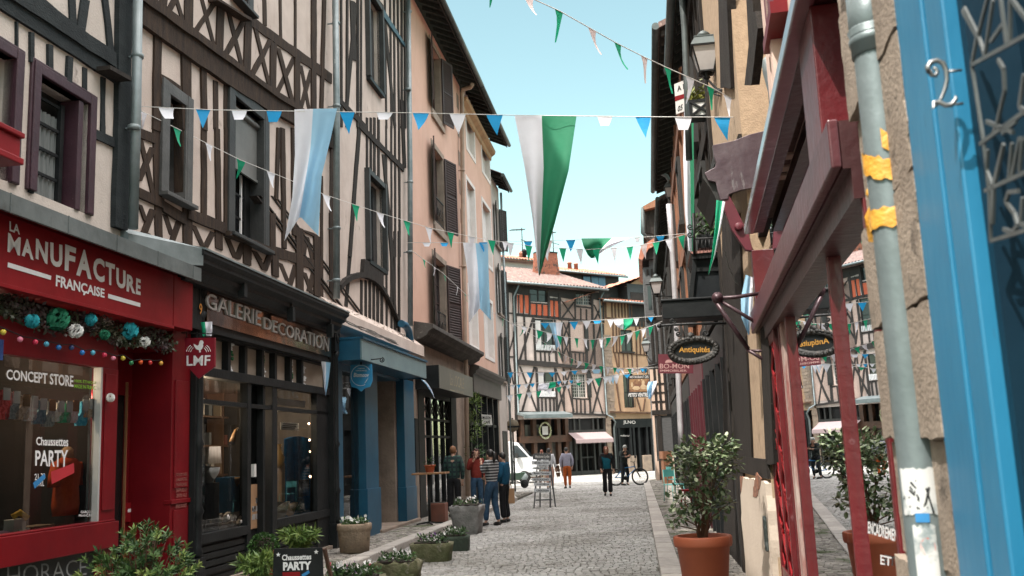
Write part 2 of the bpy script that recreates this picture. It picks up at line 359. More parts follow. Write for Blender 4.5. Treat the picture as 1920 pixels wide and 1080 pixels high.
for r in (r_w1, r_w0):
    u0, u1, z0, z1 = r; w = MB(L.M); f = .10
    w.box(u0-f, u0, -.1, .045, z0, z1+f); w.box(u1, u1+f, -.1, .045, z0, z1+f); w.box(u0, u1, -.1, .04, z1, z1+f)
    w.box(u0-f*1.3, u0-f, -.1, .03, z0, z1+f*1.3); w.box(u1+f, u1+f*1.3, -.1, .03, z0, z1+f*1.3); w.box(u0-f, u1+f, -.1, .032, z1+f, z1+f*1.3)
    wo = w.build('window', m_plum, B1, bevel=.008)
    g = MB(L.M); g.quad((u0, -.225, z0), (u1, -.225, z0), (u1, -.225, z1), (u0, -.225, z1)); g.build('opening', m_dark, wo, recalc=False)
    c = MB(L.M); uu = u0+.04; n = 26
    V = [(uu+.5*i/n, -.15+.02*sin(i*1.7), z) for z in (z0, z1-.25) for i in range(n+1)]
    c.add(V, [(i, i+1, n+2+i, n+1+i) for i in range(n)], True); c.build('curtain', m_curtain, wo, recalc=False)
    s = MB(L.M)
    for k in range(5): s.box(uu, uu+.52, -.135, -.115, z0+(z1-z0)*(k/4.6), z0+(z1-z0)*(k/4.6)+.03)
    s.box(uu+.5, uu+.56, -.14, -.10, z0, z1-.1); s.build('casement', m_black, wo)
    s = MB(L.M); s.box(uu+.62, uu+.70, -.2, .02, z0, z1-.02); s.box(uu+.74, u1-.02, -.21, -.16, z0, z1-.02); s.box(uu+.8, u1-.1, -.165, -.14, z0+.1, z1-.1); s.build('shutter', m_plum, wo, bevel=.006)
mb = MB(L.M); a = L.hit(*X('b', 175, 270), .35); b = L.hit(*X('b', 178, 480), .35)
u1 = a[0]; mb.box(u1-1.7, u1, .05, .35, b[1]+.04, a[1]); mb.box(u1-1.72, u1+.02, .06, .38, a[1], a[1]+.05); mb.box(u1-1.72, u1+.02, .03, .38, b[1]-.02, b[1]+.04)
fb = mb.thing('flower_box', [m_red], 'red wooden flower box on the ledge of the upper window at the left edge', 'flower box', bevel=.01)
s = MB(L.M); s.lathe((u1-.62, .36, (a[1]+b[1])/2), [(.001, 0), (.07, .0), (.07, .02), (.03, .035), (.001, .04)], 12, 'y'); s.build('rosette', m_red, fb)
pipe(L, B1, [(*L.hit(*X('a', 1165, -200), .16), .16), (*L.hit(*X('a', 1150, 900), .16), .16), (*L.hit(*X('b', 1122, 1030), .16), .16)], .056, m_zinc, .16, [L.hit(*X('b', 1130, 185), .16), L.hit(*X('a', 1160, 480), .16)])
roof(L, B1, UA, U12, EAV, .7, 6, 3.4)
zt = Z1+.10; ue1 = L.hit(*X('k', 1275, 450), .5)[0]
mb = MB(L.M); zc = L.hit(*X('k', 1270, 415), .5)[1]
mb.yprism([(0, zc+.22), (.50, zc), (.50, zc-.16), (.47, zc-.16), (.47, zc-.03), (0, zc+.18)], UA, ue1)
u = UA+.4
while u < ue1:
    mb.box(u, u+.012, .495, .506, zc-.165, zc+.004); u += .82
cn = mb.build('canopy', mat('dull_zinc', (.135, .15, .15), (.08, .09, .09), .6, 2.5, .2, 12, metal=.2, spots=[((.05, .05, .045), 3, .58, (1, 1, .5), .15)]), B1)
zs0 = L.hit(324, 611, .26)[1]; zs1 = zc-.10; uf = L.hit(361, 570, .26)[0]; ud = L.hit(*X('k', 1098, 640), .26)[0]
mb = MB(L.M); mb.box(UA, ud-.006, .0, .26, zs0, zs1); mb.box(ud+.006, uf, .0, .262, zs0, zs1); mb.box(UA, uf, 0, .22, zs1, zc+.02)
mb.box(UA, ud, .02, .275, zs0-.035, zs0)
fa = mb.build('fascia', m_red, B1, bevel=.004)
mb = MB(L.M)
def tq(s, t, TL, TR, BR, BL, d, **k): text_quad(mb, s, *[hl(L, t, *p, d) for p in (TL, TR, BR, BL)], d, **k)
tq('LA', 'k', (60, 115), (126, 145), (126, 203), (60, 178), .266, bold=.03)
LET = [('M', (52, 190), (132, 222), (126, 336), (47, 310)), ('A', (150, 222), (196, 238), (213, 365), (137, 334)), ('N', (228, 226), (305, 252), (300, 390), (225, 352)),
       ('U', (318, 250), (395, 268), (395, 418), (318, 396)), ('F', (413, 262), (482, 288), (470, 440), (409, 428)), ('A', (508, 292), (560, 304), (580, 487), (482, 458)),
       ('C', (590, 340), (662, 362), (662, 512), (590, 484)), ('T', (668, 372), (728, 392), (722, 530), (672, 512)), ('U', (736, 410), (795, 432), (795, 552), (736, 532)),
       ('R', (804, 452), (853, 470), (858, 578), (800, 560)), ('E', (862, 476), (891, 488), (890, 586), (860, 578))]
for l, *q in LET: tq(l, 'k', *q, .266, bold=.012 if l == 'M' else .04)
tq('FRANÇAISE', 'k', (355, 456), (662, 546), (662, 616), (352, 545), .266, bold=.03)
for q in (((50, 377), (325, 463), (322, 489), (48, 408)), ((685, 576), (889, 636), (888, 661), (684, 604))):
    mb.add([(*(lambda h: (h[0], .266, h[1]))(hl(L, 'k', *p, .266)),) for p in q], [(0, 1, 2, 3)])
mb.build('lettering', m_white, fa, recalc=False)
gw1 = L.hit(178, 900)[0]; gf1 = L.hit(212, 900)[0]; pr0 = L.hit(321, 850, .08)[0]; pr1 = L.hit(355, 850, .08)[0]
zg0 = L.hit(175, 978)[1]; zg1 = L.hit(*X('m', 60, 65))[1]
mb = MB(L.M)
mb.box(gf1, pr1, -.04, .0, 3.1, 3.3)
mb.box(UA, gf1, -.08, .02, zg1, zg1+.34); mb.box(gw1+.03, gf1, -.08, .03, .35, zg1); mb.box(UA, gf1, -.08, .08, zg0-.28, zg0-.02); mb.box(UA, gf1-.02, -.06, .05, zg0-.02, zg0)
mb.box(gw1+.08, gf1-.05, .03, .045, zg0+.1, zg1-.06)
mb.box(gf1-.05, gf1, -.5, -.08, 0, 2.95)
sf = mb.build('shopfront', m_redd, B1, bevel=.006)
mb = MB(L.M); mb.box(UA, gf1-.1, -.36, -.32, zg1+.2, 3.32); mb.box(UA, gf1, -.32, .02, zs0+.03, zs0+.05); mb.build('recess_shade_board', m_dark, B1)  # added dark board, the recess shade put into its colour
mb = MB(L.M); mb.box(pr0, pr1, -.5, .08, 0, 3.32); mb.box(pr0+.06, pr1-.06, .08, .10, 1.35, 2.62); mb.box(pr0+.06, pr1-.06, .08, .10, .35, 1.1); mb.box(pr0-.02, pr1+.02, -.02, .11, 0, .22); mb.box(pr0-.01, pr1+.01, 0, .105, 1.17, 1.22)
pier = mb.build('pier', m_redd, B1, bevel=.006)
mb = MB(L.M); V0 = L.hit(*X('m', 795, 605), .103); V1 = L.hit(*X('m', 845, 700), .103)
for i, s in enumerate(('ICI EST NÉE', 'LA MANUFACTURE', 'FRANÇAISE', 'DEPUIS LE', 'CENTRE VILLE', 'DE LIMOGES', '87000 FRANCE')):
    z = V0[1]-i*.062; text_quad(mb, s, (pr0+.09, z), (pr1-.1, z), (pr1-.1, z-.042), (pr0+.09, z-.042), .1035, bold=.01)
mb.build('lettering', mat('faded_gold', (.32, .12, .10)), pier, recalc=False)
mb = MB(L.M); mb.box(UA, gw1, -.13, -.12, 0, zg0-.2); rs = mb.build('stall_riser', mat('grey_green_panel', (.016, .022, .023), rough=.35), B1)
mb = MB(L.M)
text_quad(mb, 'nestlâ·', *[L.hit(*X('m', *p), .056) for p in ((-40, 985), (75, 970), (75, 995), (-40, 1012))], .002, bold=0, shear=.0)
text_quad(mb, 'HORACE', *[L.hit(*X('m', *p), .006) for p in ((35, 1040), (400, 1000), (400, 1075), (35, 1130))], .002, bold=-.008)
mb2 = MB(L.M); mb2.box(UA, gw1+.03, -.12, .0, 0, zg0-.28); mb2.build('riser_panel', mat('grey_green_panel', (.016, .022, .023), rough=.35), B1)
mb.build('lettering', mat('grey_letter', (.28, .29, .29)), rs, recalc=False)
mb = MB(L.M); mb.quad((UA, -.03, zg0), (gw1, -.03, zg0), (gw1, -.03, zg1), (UA, -.03, zg1)); sg = mb.build('display_glass', m_glass, B1, recalc=False)
mb = MB(L.M); mb.box(gw1, gw1+.03, -.05, .035, zg0, zg1); mb.build('corner_strip', mat('alu_strip', (.45, .44, .43), rough=.3), B1)
mb = MB(L.M)
for s, q in (('CONCEPT STORE', ((30, 128), (338, 158), (338, 210), (30, 175))), ('PARTY', ((163, 502), (313, 500), (311, 580), (162, 572))), ('Chaussettes', ((167, 440), (314, 440), (314, 484), (167, 478)))):
    tq(s, 'm', *q, -.024, bold=.02)
for s, q in (('GARÇON', ((372, 780), (427, 778), (427, 793), (372, 795))), ('FRANÇAIS', ((363, 797), (427, 794), (427, 808), (363, 810))), ('21-30', ((160, 610), (208, 606), (208, 636), (160, 640))), ('AVRIL', ((165, 642), (203, 640), (203, 666), (165, 668)))):
    tq(s, 'm', *q, -.024, bold=.01)
mb.build('lettering', m_white, sg, recalc=False)
mb = MB(L.M); tq('100% ÉTHIQUE', 'm', (343, 172), (446, 182), (446, 200), (343, 190), -.024, bold=.015); tq('MADE IN FRANCE', 'm', (343, 197), (446, 206), (446, 224), (343, 214), -.024, bold=.015)
mb.build('green_lettering', mat('green_letter', (.22, .5, .03)), sg, recalc=False)
mb = MB(L.M); mb.add([(*(lambda h: (h[0], -.022, h[1]))(hl(L, 'm', *p, -.022)),) for p in ((152, 652), (205, 608), (210, 628), (160, 678))], [(0, 1, 2, 3)]); mb.build('blue_sticker', mat('blue_sticker', (.03, .22, .5)), sg, recalc=False)
mb = MB(L.M); mb.add([(*(lambda h: (h[0], -.022, h[1]))(hl(L, 'm', *p, -.022)),) for p in ((235, 600), (340, 560), (342, 605), (238, 658))], [(0, 1, 2, 3)]); mb.build('red_sticker', mat('red_sticker', (.45, .02, .03)), sg, recalc=False)
mb = MB(L.M); e = gw1+.05
mb.quad((UA, -2.6, 0), (e, -2.6, 0), (e, -2.6, 3.2), (UA, -2.6, 3.2)); mb.quad((e, -.1, 0), (e, -2.6, 0), (e, -2.6, 3.2), (e, -.1, 3.2)); mb.quad((UA, -.1, 3.2), (e, -.1, 3.2), (e, -2.6, 3.2), (UA, -2.6, 3.2))
mb.box(UA, e, -1.1, -.13, zg0-.22, zg0-.12)
mb.build('shop_interior', mat('brown_room', (.022, .015, .013), (.011, .009, .008), .85), B1, recalc=False)
mb = MB(L.M); d0 = gf1; d1 = pr0; 
mb.box(d0, d0+.12, -.5, -.44, 0, 2.5); mb.box(d1-.12, d1, -.5, -.44, 0, 2.5); mb.box(d0, d1, -.5, -.43, 2.45, 3.0); mb.box(d0+.12, d1-.12, -.5, -.445, 0, .45); mb.box(d0, d1, -.5, .0, 2.96, 3.0)
dr = mb.build('door', m_redd, B1, bevel=.005)
mb = MB(L.M); mb.quad((d0+.12, -.46, .45), (d1-.12, -.46, .45), (d1-.12, -.46, 2.45), (d0+.12, -.46, 2.45)); mb.build('pane', mat('door_pane', (.02, .018, .018), None, .12, 2, spec=.25), dr, recalc=False)
mb = MB(L.M); z = 1.5; uu = d0+.2
for i, s in enumerate(('MANUFACTURE', 'FRANÇAISE')): text_quad(mb, s, (uu, z+.16-i*.16), (uu+.6, z+.16-i*.16), (uu+.6, z+.06-i*.16), (uu, z+.06-i*.16), -.455, bold=.02)
for rr in (.22, .27): mb.tube([(uu+.3+rr*cos(a*pi/10), -.455, z+.25+rr*sin(a*pi/10)) for a in range(1, 10)], .006, 4)
mb.build('lettering', mat('dim_letter', (.35, .35, .35)), dr, recalc=False)
mb = MB(L.M); mb.box(pr0-.2, pr0-.19, -.40, -.37, .2, 2.6); mb.build('door_edge', mat('orange_wood', (.35, .16, .07)), B1)
B2 = T('timber_framed_house', 'half-timbered house with crossed braces above the black gallery shopfront', 'house', L.M(-8.8, 0, 0))
w1 = rect(L, X('c', 318, 760), X('d', 465, 570)); w2 = rect(L, X('c', 875, 800), X('d', 1130, 960)); w3 = rect(L, X('c', 893, -260), X('c', 1000, 90))
w1 = (w1[0], w1[1], hl(L, 'd', 315, 545)[1], hl(L, 'c', 320, 790)[1]); w2 = (w2[0], w2[1], hl(L, 'd', 875, 880)[1], hl(L, 'c', 878, 805)[1])
mb = MB(L.M); wallgrid(mb, U12, U23, 3.7, EAV+.8, [w1, w2, w3], rec=.26); shell(mb, U12, U23, 3.7, EAV+.8, 7); mb.build('wall', m_plaster2, B2, recalc=False)
mb = MB(L.M); vv = lambda t, *v, **k: vb(mb, L, t, *v, **k)
beamP(mb, L, [X('c', *p) for p in ((60, -60), (130, 0), (300, 112), (810, 480), (1240, 790), (1440, 910), (1730, 1120), (1730, 1260), (1450, 1070), (1180, 930), (820, 700), (450, 440), (60, 170))], -.1, .05)
beamP(mb, L, [X('c', *p) for p in ((60, -110), (240, 0), (480, 180), (810, 440), (1240, 760), (1440, 890), (1730, 1080), (1730, 1130), (1440, 935), (1240, 810), (810, 500), (300, 130), (60, -40))], -.1, .085)
hb(mb, L, 'c', 1040, 175, 1722, 665, 84); hb(mb, L, 'c', 760, -8, 1045, 165, 26, -.1, .15)
for v in ((515, -40, 510, 250, 70), (785, 20, 770, 430, 60), (1022, -60, 1000, 620, 58), (1228, 350, 1220, 740, 50), (1428, 480, 1425, 910, 44), (1567, -60, 1565, 920, 40), (1655, -60, 1630, 910, 26), (1152, -60, 1158, 210, 30), (1286, -60, 1292, 340, 20), (1412, -60, 1413, 450, 18)): vv('c', *v)
for v in ((620, -20, 730, 400, 30), (745, -10, 560, 270, 40), (838, 60, 958, 550, 34), (985, 150, 815, 460, 40), (1068, 220, 1188, 710, 30), (1198, 330, 1040, 630, 36), (1262, 400, 1388, 880, 34), (1402, 480, 1255, 780, 38), (1458, 545, 1528, 920, 28), (1545, 590, 1455, 910, 32), (405, -20, 468, 190, 34), (400, -30, 335, 95, 44), (300, -60, 290, 60, 60)): vv('c', *v, d1=.005)
for v in ((250, 290, 238, 1090, 62), (487, 430, 492, 1090, 78), (633, 550, 642, 1090, 42), (742, 675, 745, 1090, 38), (826, 710, 826, 1090, 26)): vv('c', *v)
for v in ((240, 0, 266, 1010, 58), (492, -5, 505, 1010, 74), (642, -5, 640, 745, 42), (752, -5, 765, 830, 38), (835, -5, 830, 860, 42), (1268, -5, 1250, 600, 24), (1302, -5, 1318, 1010, 32), (1392, -5, 1400, 900, 30), (1732, -5, 1728, 1090, 50), (1636, 400, 1636, 1090, 18), (765, 860, 770, 1010, 60), (1010, 960, 1010, 1090, 62)): vv('d', *v)
hb(mb, L, 'c', 270, 660, 445, 770, 78); hb(mb, L, 'c', 860, 770, 1230, 1000, 40)
hb(mb, L, 'd', 90, 545, 300, 640, 84); hb(mb, L, 'd', 290, 655, 480, 770, 90); hb(mb, L, 'd', 500, 715, 820, 850, 92); hb(mb, L, 'd', 860, 885, 1250, 1050, 40, -.1, .10); hb(mb, L, 'd', 100, 40, 230, 90, 80); hb(mb, L, 'h', 340, 320, 700, 445, 84); hb(mb, L, 'h', 520, 125, 700, 195, 22)
hb(mb, L, 'h', 0, 175, 345, 325, 36, -.1, .10)
for v in ((95, 60, 210, 560, 36), (205, 160, 90, 430, 42), (95, 640, 145, 780, 34), (205, 680, 110, 930, 46), (160, 880, 185, 980, 34), (312, 720, 372, 900, 46), (440, 750, 360, 980, 46), (550, 810, 630, 990, 46), (715, 870, 655, 990, 42), (835, 920, 905, 1090, 46), (965, 970, 920, 1090, 46), (1070, 1040, 1110, 1100, 40)): vv('d', *v, d1=.005)
for v in ((162, 310, 245, 470, 42), (295, 340, 245, 470, 44), (385, 410, 450, 570, 42), (515, 430, 465, 600, 42), (600, 190, 575, 380, 40), (610, 190, 660, 400, 34), (585, 490, 650, 670, 36), (665, 490, 625, 650, 38)): vv('h', *v, d1=.005)
for v in ((102, 250, 105, 420, 60), (338, 350, 342, 520, 54), (543, 110, 548, 640, 58), (690, 180, 692, 690, 50), (735, -5, 738, 705, 22), (412, -5, 412, 310, 24), (822, -5, 825, 700, 46)): vv('h', *v)
beamP(mb, L, [X('h', *p) for p in ((300, 0), (345, 0), (345, 330), (300, 300))], -.1, .03)
mb.build('timber_frame', m_timberb, B2)
m_grey = mat('worn_grey_paint', (.085, .082, .08), (.05, .048, .047), .6, 4, .3, 30, spots=[((.42, .40, .38), 9, .69, (3, 3, 1))])
m_greyd = mat('dark_grey_paint', (.035, .034, .034), (.02, .02, .02), .6, 4, .3, 30, spots=[((.42, .40, .38), 9, .69, (3, 3, 1))])
def oldwindow(par, r, fw, fm, rec=.25, extra=None):
    u0, u1, z0, z1 = r; w = MB(L.M)
    w.box(u0-fw, u0, -.1, .055, z0-.03, z1+fw); w.box(u1, u1+fw, -.1, .055, z0-.03, z1+fw); w.box(u0, u1, -.1, .05, z1, z1+fw); w.box(u0-fw, u1+fw, -.1, .14, z0-.08, z0-.03)
    w.box(u0, u0+.04, -.2, .05, z0, z1-.002); w.box(u1-.04, u1, -.2, .05, z0, z1-.002)
    return w.build('window', fm, par, bevel=.006)
wa = oldwindow(B2, w1, .15, m_grey)
g = MB(L.M); g.quad((w1[0], -.24, w1[2]), (w1[1], -.24, w1[2]), (w1[1], -.24, w1[3]), (w1[0], -.24, w1[3])); g.build('opening', m_dark, wa, recalc=False)
g = MB(L.M); g.box(w1[0]+.05, w1[0]+.42, -.22, -.2, w1[2], w1[3]-.05); g.build('casement', m_greyd, wa)
wb = oldwindow(B2, w2, .17, m_greyd)
g = MB(L.M); g.quad((w2[0], -.25, w2[2]), (w2[1], -.25, w2[2]), (w2[1], -.25, w2[3]), (w2[0], -.25, w2[3])); g.build('pane', m_pane, wb, recalc=False)
zb = hl(L, 'd', 878, 275)[1]; mb = MB(L.M); mb.box(w2[0], w2[1]-.02, -.08, -.07, zb, w2[3]-.1); mb.tube([(w2[0], -.06, w2[3]-.12), (w2[1], -.06, w2[3]-.12)], .045, 8); mb.box(w2[0], w2[1]-.02, -.085, -.05, zb-.04, zb); mb.build('roller_blind', mat('grey_blind', (.16, .165, .16), rough=.6), wb)
mb = MB(L.M); um = w2[0]+(w2[1]-w2[0])*.36
for a, b in ((w2[0]+.02, um-.02), (um+.04, w2[1]-.25)):
    for c in (a, b-.05): mb.box(c, c+.05, -.2, -.15, w2[2], zb)
    for k in range(1, 3): mb.box(a, b, -.19, -.165, w2[2]+(zb-w2[2])*k/3, w2[2]+(zb-w2[2])*k/3+.03)
mb.box(a, b, -.2, -.16, w2[2], w2[2]+.06); mb.box(w2[1]-.2, w2[1]-.02, -.2, -.17, w2[2], w2[3]); mb.build('casement', m_black, wb)
mb = MB(L.M); mb.box(w2[1]-.40, w2[1]-.37, -.19, -.16, w2[2], zb); mb.build('window_edge', m_white, wb)
wc = oldwindow(B2, w3, .15, m_greyd)
g = MB(L.M); g.quad((w3[0], -.25, w3[2]), (w3[1], -.25, w3[2]), (w3[1], -.25, w3[3]), (w3[0], -.25, w3[3])); g.build('pane', m_pane, wc, recalc=False)
pipe(L, B2, [(*L.hit(*X('c', 1745, -300), .17), .17), (*L.hit(*X('c', 1760, 900), .17), .17), (*L.hit(*X('h', 860, 720), .17), .17)], .062, m_zinc, .17, [L.hit(*X('c', 1755, 200), .17), L.hit(*X('h', 860, 130), .17), L.hit(*X('h', 858, 570), .17), L.hit(*X('e', 140, 900), .17)])
roof(L, B2, U12, U23, EAV+.8, .7, 6, 3.6)
dc = .55; c0 = L.hit(383, 459, dc); c1 = L.hit(655, 591, dc); uc0 = c0[0]; uc1 = c1[0]; ztop = (c0[1]+c1[1])/2
prof = [(0, ztop+.12), (dc, ztop), (dc, ztop-.06), (dc-.05, ztop-.10), (dc-.05, ztop-.15), (dc-.14, ztop-.20), (dc-.14, ztop-.25), (.32, ztop-.32), (.32, ztop-.36), (0, ztop-.36)]
mb = MB(L.M); mb.yprism(prof, uc0, uc1); cor = mb.build('cornice', m_black, B2, bevel=.004)
mb = MB(L.M); mb.add([(uc0-.9, 0, ztop+.10), (uc0-.9, .1, ztop+.02), (uc0+.02, dc-.02, ztop+.005), (uc0+.02, 0, ztop+.12), (uc0-.9, 0, ztop-.2), (uc0-.9, .1, ztop-.3), (uc0+.02, dc-.02, ztop-.2), (uc0+.02, 0, ztop-.2)], [(0,1,2,3),(4,5,6,7),(1,2,6,5),(0,1,5,4),(2,3,7,6)])
mb.yprism([(0, ztop+.135), (dc+.015, ztop+.012), (dc+.015, ztop-.012), (0, ztop+.118)], uc0, uc1); mb.build('flashing', m_zinc, cor)
sd = .22
s0 = L.hit(*X('n', 92, 262), sd); s1 = L.hit(624, 616, sd); s2 = L.hit(621, 673, sd); s3 = L.hit(384, 600, sd)
zS1 = (L.hit(407, 531, sd)[1]+s1[1])/2; zS0 = (s2[1]+s3[1])/2; uS0, uS1 = s0[0], s2[0]
gl, gr = uc0+.05, L.hit(634, 900, .1)[0]
mb = MB(L.M); mb.box(gl, uc1-.1, 0, .20, zS1, ztop-.36); mb.box(gl, uc1-.1, 0, .19, zS0-.10, zS1)
mb.build('fascia', m_black, B2)
m_copper = mat('polished_copper', (.42, .235, .15), (.18, .10, .07), .12, 1.2, .25, 2.2, metal=1, detail=2, rvar=.05)
mb = MB(L.M); mb.box(uS0, uS1, .19, .22, zS0, zS1); sign = mb.build('sign_board', m_copper, B2)
mb = MB(L.M)
GL = [('GALERIE', (388, 547), (493, 585), (491, 614), (388, 577)), ('DÉCORATION', (496, 578), (618, 634), (617, 660), (496, 616))]
text_quad(mb, 'GALERIE', *[L.hit(*p, .25) for p in ((388, 548), (491, 584), (490, 612), (388, 577))], .235, bold=.0, depth=.012)
text_quad(mb, 'DECORATION', *[L.hit(*p, .25) for p in ((496, 594), (618, 634), (617, 659), (496, 616))], .235, bold=.0, depth=.012)
mb.build('lettering', mat('brushed_alu', (.42, .41, .40), rough=.35, metal=.3), sign)
for x, y in ((456, 541), (547, 588), (620, 619)):
    a = L.hit(x, y, .42); mb = MB(L.M); mb.box(a[0]-.05, a[0]+.05, .36, .46, a[1]-.12, a[1]+.10); mb.box(a[0]-.015, a[0]+.015, .20, .40, a[1]+.10, a[1]+.13); mb.box(a[0]-.02, a[0]+.02, .39, .43, a[1]+.09, a[1]+.2)
    sp = mb.build('spotlight', m_black, cor, bevel=.006)
def carved(u, w, z1, name='pilaster', d=.20, m=m_black):
    mb = MB(L.M); mb.box(u-w/2, u+w/2, 0, d-.05, 0, z1); mb.box(u-w/2-.03, u+w/2+.03, 0, d, 0, .5); mb.box(u-w/2-.02, u+w/2+.02, 0, d, z1-.5, z1)
    mb.lathe((u, d-.05, .5), [(.05, 0), (.07, .05), (.05, .12), (.055, .5), (.075, .55), (.05, .62), (.045, 1.3), (.07, 1.36), (.05, 1.42), (.05, z1-1.1), (.08, z1-1.0)], 12)
    mb.lathe((u, d, z1-.25), [(.001, .01), (.03, .02), (.05, .0), (.08, 0), (.09, .02), (.10, 0)], 14, 'y'); return mb.build(name, m, B2)
gp0 = L.hit(*X('k', 1245, 650), .1)[0]; gp1 = L.hit(*X('n', 838, 800), .1)[0]
carved(gp0, .20, zS1+.1); carved(gp1, .24, zS1+.1)
zt1 = zS0-.12; zt0 = L.hit(*X('n', 140, 805), 0)[1]; zb0 = L.hit(*X('o', 60, 235), 0)[1]; za0 = L.hit(*X('o', 80, 880), 0)[1]
ga, gb = gp0+.1, gp1-.12
gmb = MB(L.M)
for x in (212, 312, 413, 490, 580, 648): 
    u = L.hit(*X('n', x, 700), .02)[0]; gmb.box(u-.045, u+.045, -.05, .05, zt0, zt1)
gmb.box(ga, gb, -.06, .08, zt1, zt1+.12); gmb.box(ga, gb, -.06, .09, zt0-.12, zt0); gmb.box(ga, gb, -.04, .05, zb0-.03, zb0+.03)
us = [L.hit(*X('o', x, 560), .02)[0] for x in (52, 315, 335, 392, 425, 448, 650)]
gmb.box(ga, us[0]+.05, -.06, .04, .1, zt0); gmb.box(us[1]-.06, us[1]+.06, -.06, .06, .1, zt0); gmb.box(us[3]-.03, us[3]+.05, -.1, .04, .1, zt0); gmb.box(us[4], us[5], -.06, .07, .1, zt0); gmb.box(us[6]-.03, gb, -.06, .05, .1, zt0)
gmb.box(ga, us[1], -.05, .07, za0-.12, za0); gmb.box(us[5], gb, -.05, .07, za0-.12, za0)
gmb.box(ga, us[1], -.05, .0, .18, za0-.1); gmb.box(us[5], gb, -.05, .0, .18, za0-.1)
z = .24
while z < za0-.16: gmb.box(ga+.05, us[1]-.08, 0, .035, z, z+.07); gmb.box(us[5]+.05, gb-.05, 0, .03, z, z+.07); z += .095
gmb.box(ga, gb, -.05, .02, .12, .2)
gsf = gmb.build('shopfront', m_black, B2, bevel=.004)
mb = MB(L.M); mb.box(gp0-.1, gp1+.12, -.05, .12, -.05, .14); mb.build('plinth', m_stone, B2)
mb = MB(L.M)
for a, b, dd in ((us[0], us[1], -.02), (us[5], us[6], -.02), (us[1]+.06, us[3], -.06), ): mb.quad((a, dd, za0-.05), (b, dd, za0-.05), (b, dd, zt0), (a, dd, zt0))
gg = mb.build('display_glass', m_glass, B2, recalc=False)
mb = MB(L.M); mb.quad((ga, -.045, zt0), (gb, -.045, zt0), (gb, -.045, zt1), (ga, -.045, zt1)); mb.build('transom_panel', m_cream, B2, recalc=False)
mb = MB(L.M)
for x, ys in ((234, (680, 800)), (424, (700, 800, 845)), (590, (760, 800, 885)), (668, (805, 855, 900)), (234, (640,))):
    for y in ys:
        u, z = L.hit(*X('n', x, y), .0)
        for k in range(9): mb.ball((u+R.uniform(-.035, .035), .0+R.uniform(-.02, .02), z+R.uniform(-.045, .045)), .018, 6, 4)
mb.build('paper_flowers', m_white, B2)
mb = MB(L.M)
for x, y in ((232, 720), (424, 742), (590, 838)):
    u, z = L.hit(*X('n', x, y), .0)
    for k in range(8): mb.ball((u+R.uniform(-.03, .03), R.uniform(-.02, .02), z+R.uniform(-.05, .05)), .02, 6, 4)
mb.build('green_paper_flowers', mat('paper_green', (.02, .16, .06)), B2)
mb = MB(L.M); e0, e1 = ga+.01, gb-.01
mb.quad((e0, -2.2, 0), (e1, -2.2, 0), (e1, -2.2, 3.4), (e0, -2.2, 3.4)); mb.quad((e0, -.08, 0), (e0, -2.2, 0), (e0, -2.2, 3.4), (e0, -.08, 3.4)); mb.quad((e1, -.08, 0), (e1, -2.2, 0), (e1, -2.2, 3.4), (e1, -.08, 3.4)); mb.quad((e0, -.1, zt0), (e1, -.1, zt0), (e1, -2.2, zt0), (e0, -2.2, zt0))
mb.box(us[0], us[1]-.07, -.9, -.09, za0-.12, za0-.04); mb.box(us[5]+.02, gb-.02, -.9, -.09, za0-.12, za0-.04)
mb.build('shop_interior', mat('grey_room', (.06, .05, .043), (.03, .026, .023), .8), B2, recalc=False)
mb = MB(L.M); mb.box(us[1]+.05, us[3]-.02, -.09, -.07, .2, zt0); mb.box(us[1]+.16, us[3]-.12, -.072, -.065, .9, 2.2); mb.build('door', m_black, B2)
u, z = hl(L, 'k', 1249, 675, .16); mb = MB(L.M); text_quad(mb, '9', (u-.04, z+.07), (u+.04, z+.07), (u+.04, z-.07), (u-.04, z-.07), .206, bold=.02); nb = mb.build('house_number', mat('orange_number', (.7, .28, .05)), B2, recalc=False)

B3 = T('timber_framed_house', 'narrow half-timbered house of close upright studs above the blue shopfront', 'house', L.M(-2.2, 0, 0))
v1 = rect(L, X('e', 385, -150), X('e', 505, 700)); v2 = rect(L, X('g', 385, 400), X('g', 525, 900))
v1 = (v1[0], v1[1], hl(L, 'e', 375, 620)[1], hl(L, 'e', 385, 40)[1]+.35); v2 = (v2[0], v2[1], hl(L, 'h', 1090, 380)[1], hl(L, 'g', 385, 390)[1])
mb = MB(L.M); wallgrid(mb, U23, U34, 3.6, 13.9, [v1, v2], rec=.2); shell(mb, U23, U34, 0, 13.9, 7); mb.build('wall', m_plaster2, B3, recalc=False)
mb = MB(L.M)
for xe, xg, xh, w in ((178, 188, 905, 15), (230, 222, 938, 15), (318, 318, 1038, 16), (350, 345, 1065, 14)): 
    vv('e', xe, -60, xe*.5+xg*.5, 1070, w, jit=.006); vv('h', xg*.5+xh*.5-360, -150, xh, 830, w, jit=.006)
for xg in (398, 430, 460, 494): vv('g', xg, -90, xg, 420, 15, jit=.006)
vv('e', 300, 20, 222, 900, 26, d1=.006); vv('e', 270, 0, 285, 500, 40, d1=.006); vv('g', 335, -100, 248, 1080, 27, d1=.006); vv('h', 1000, 0, 940, 780, 28, d1=.006)
for x1, x2 in ((548, 562), (592, 605), (625, 632), (655, 668), (688, 690), (716, 720)): vv('e', x1, -60, x2, 1080, 13, jit=.006)
vv('e', 540, 120, 630, 1060, 20, d1=.006); vv('g', 532, 220, 612, 1080, 22, d1=.006)
for x1, x2, x3 in ((560, 566, 1285), (603, 606, 1325), (634, 636, 1352), (668, 672, 1388)): vv('g', x1, -20, x2, 1085, 13, jit=.006); vv('h', x3-3, 150, x3, 1010, 14, jit=.006)
vv('g', 690, -240, 712, 330, 24, jit=.006); vv('h', 1300, 60, 1360, 960, 20, d1=.006)
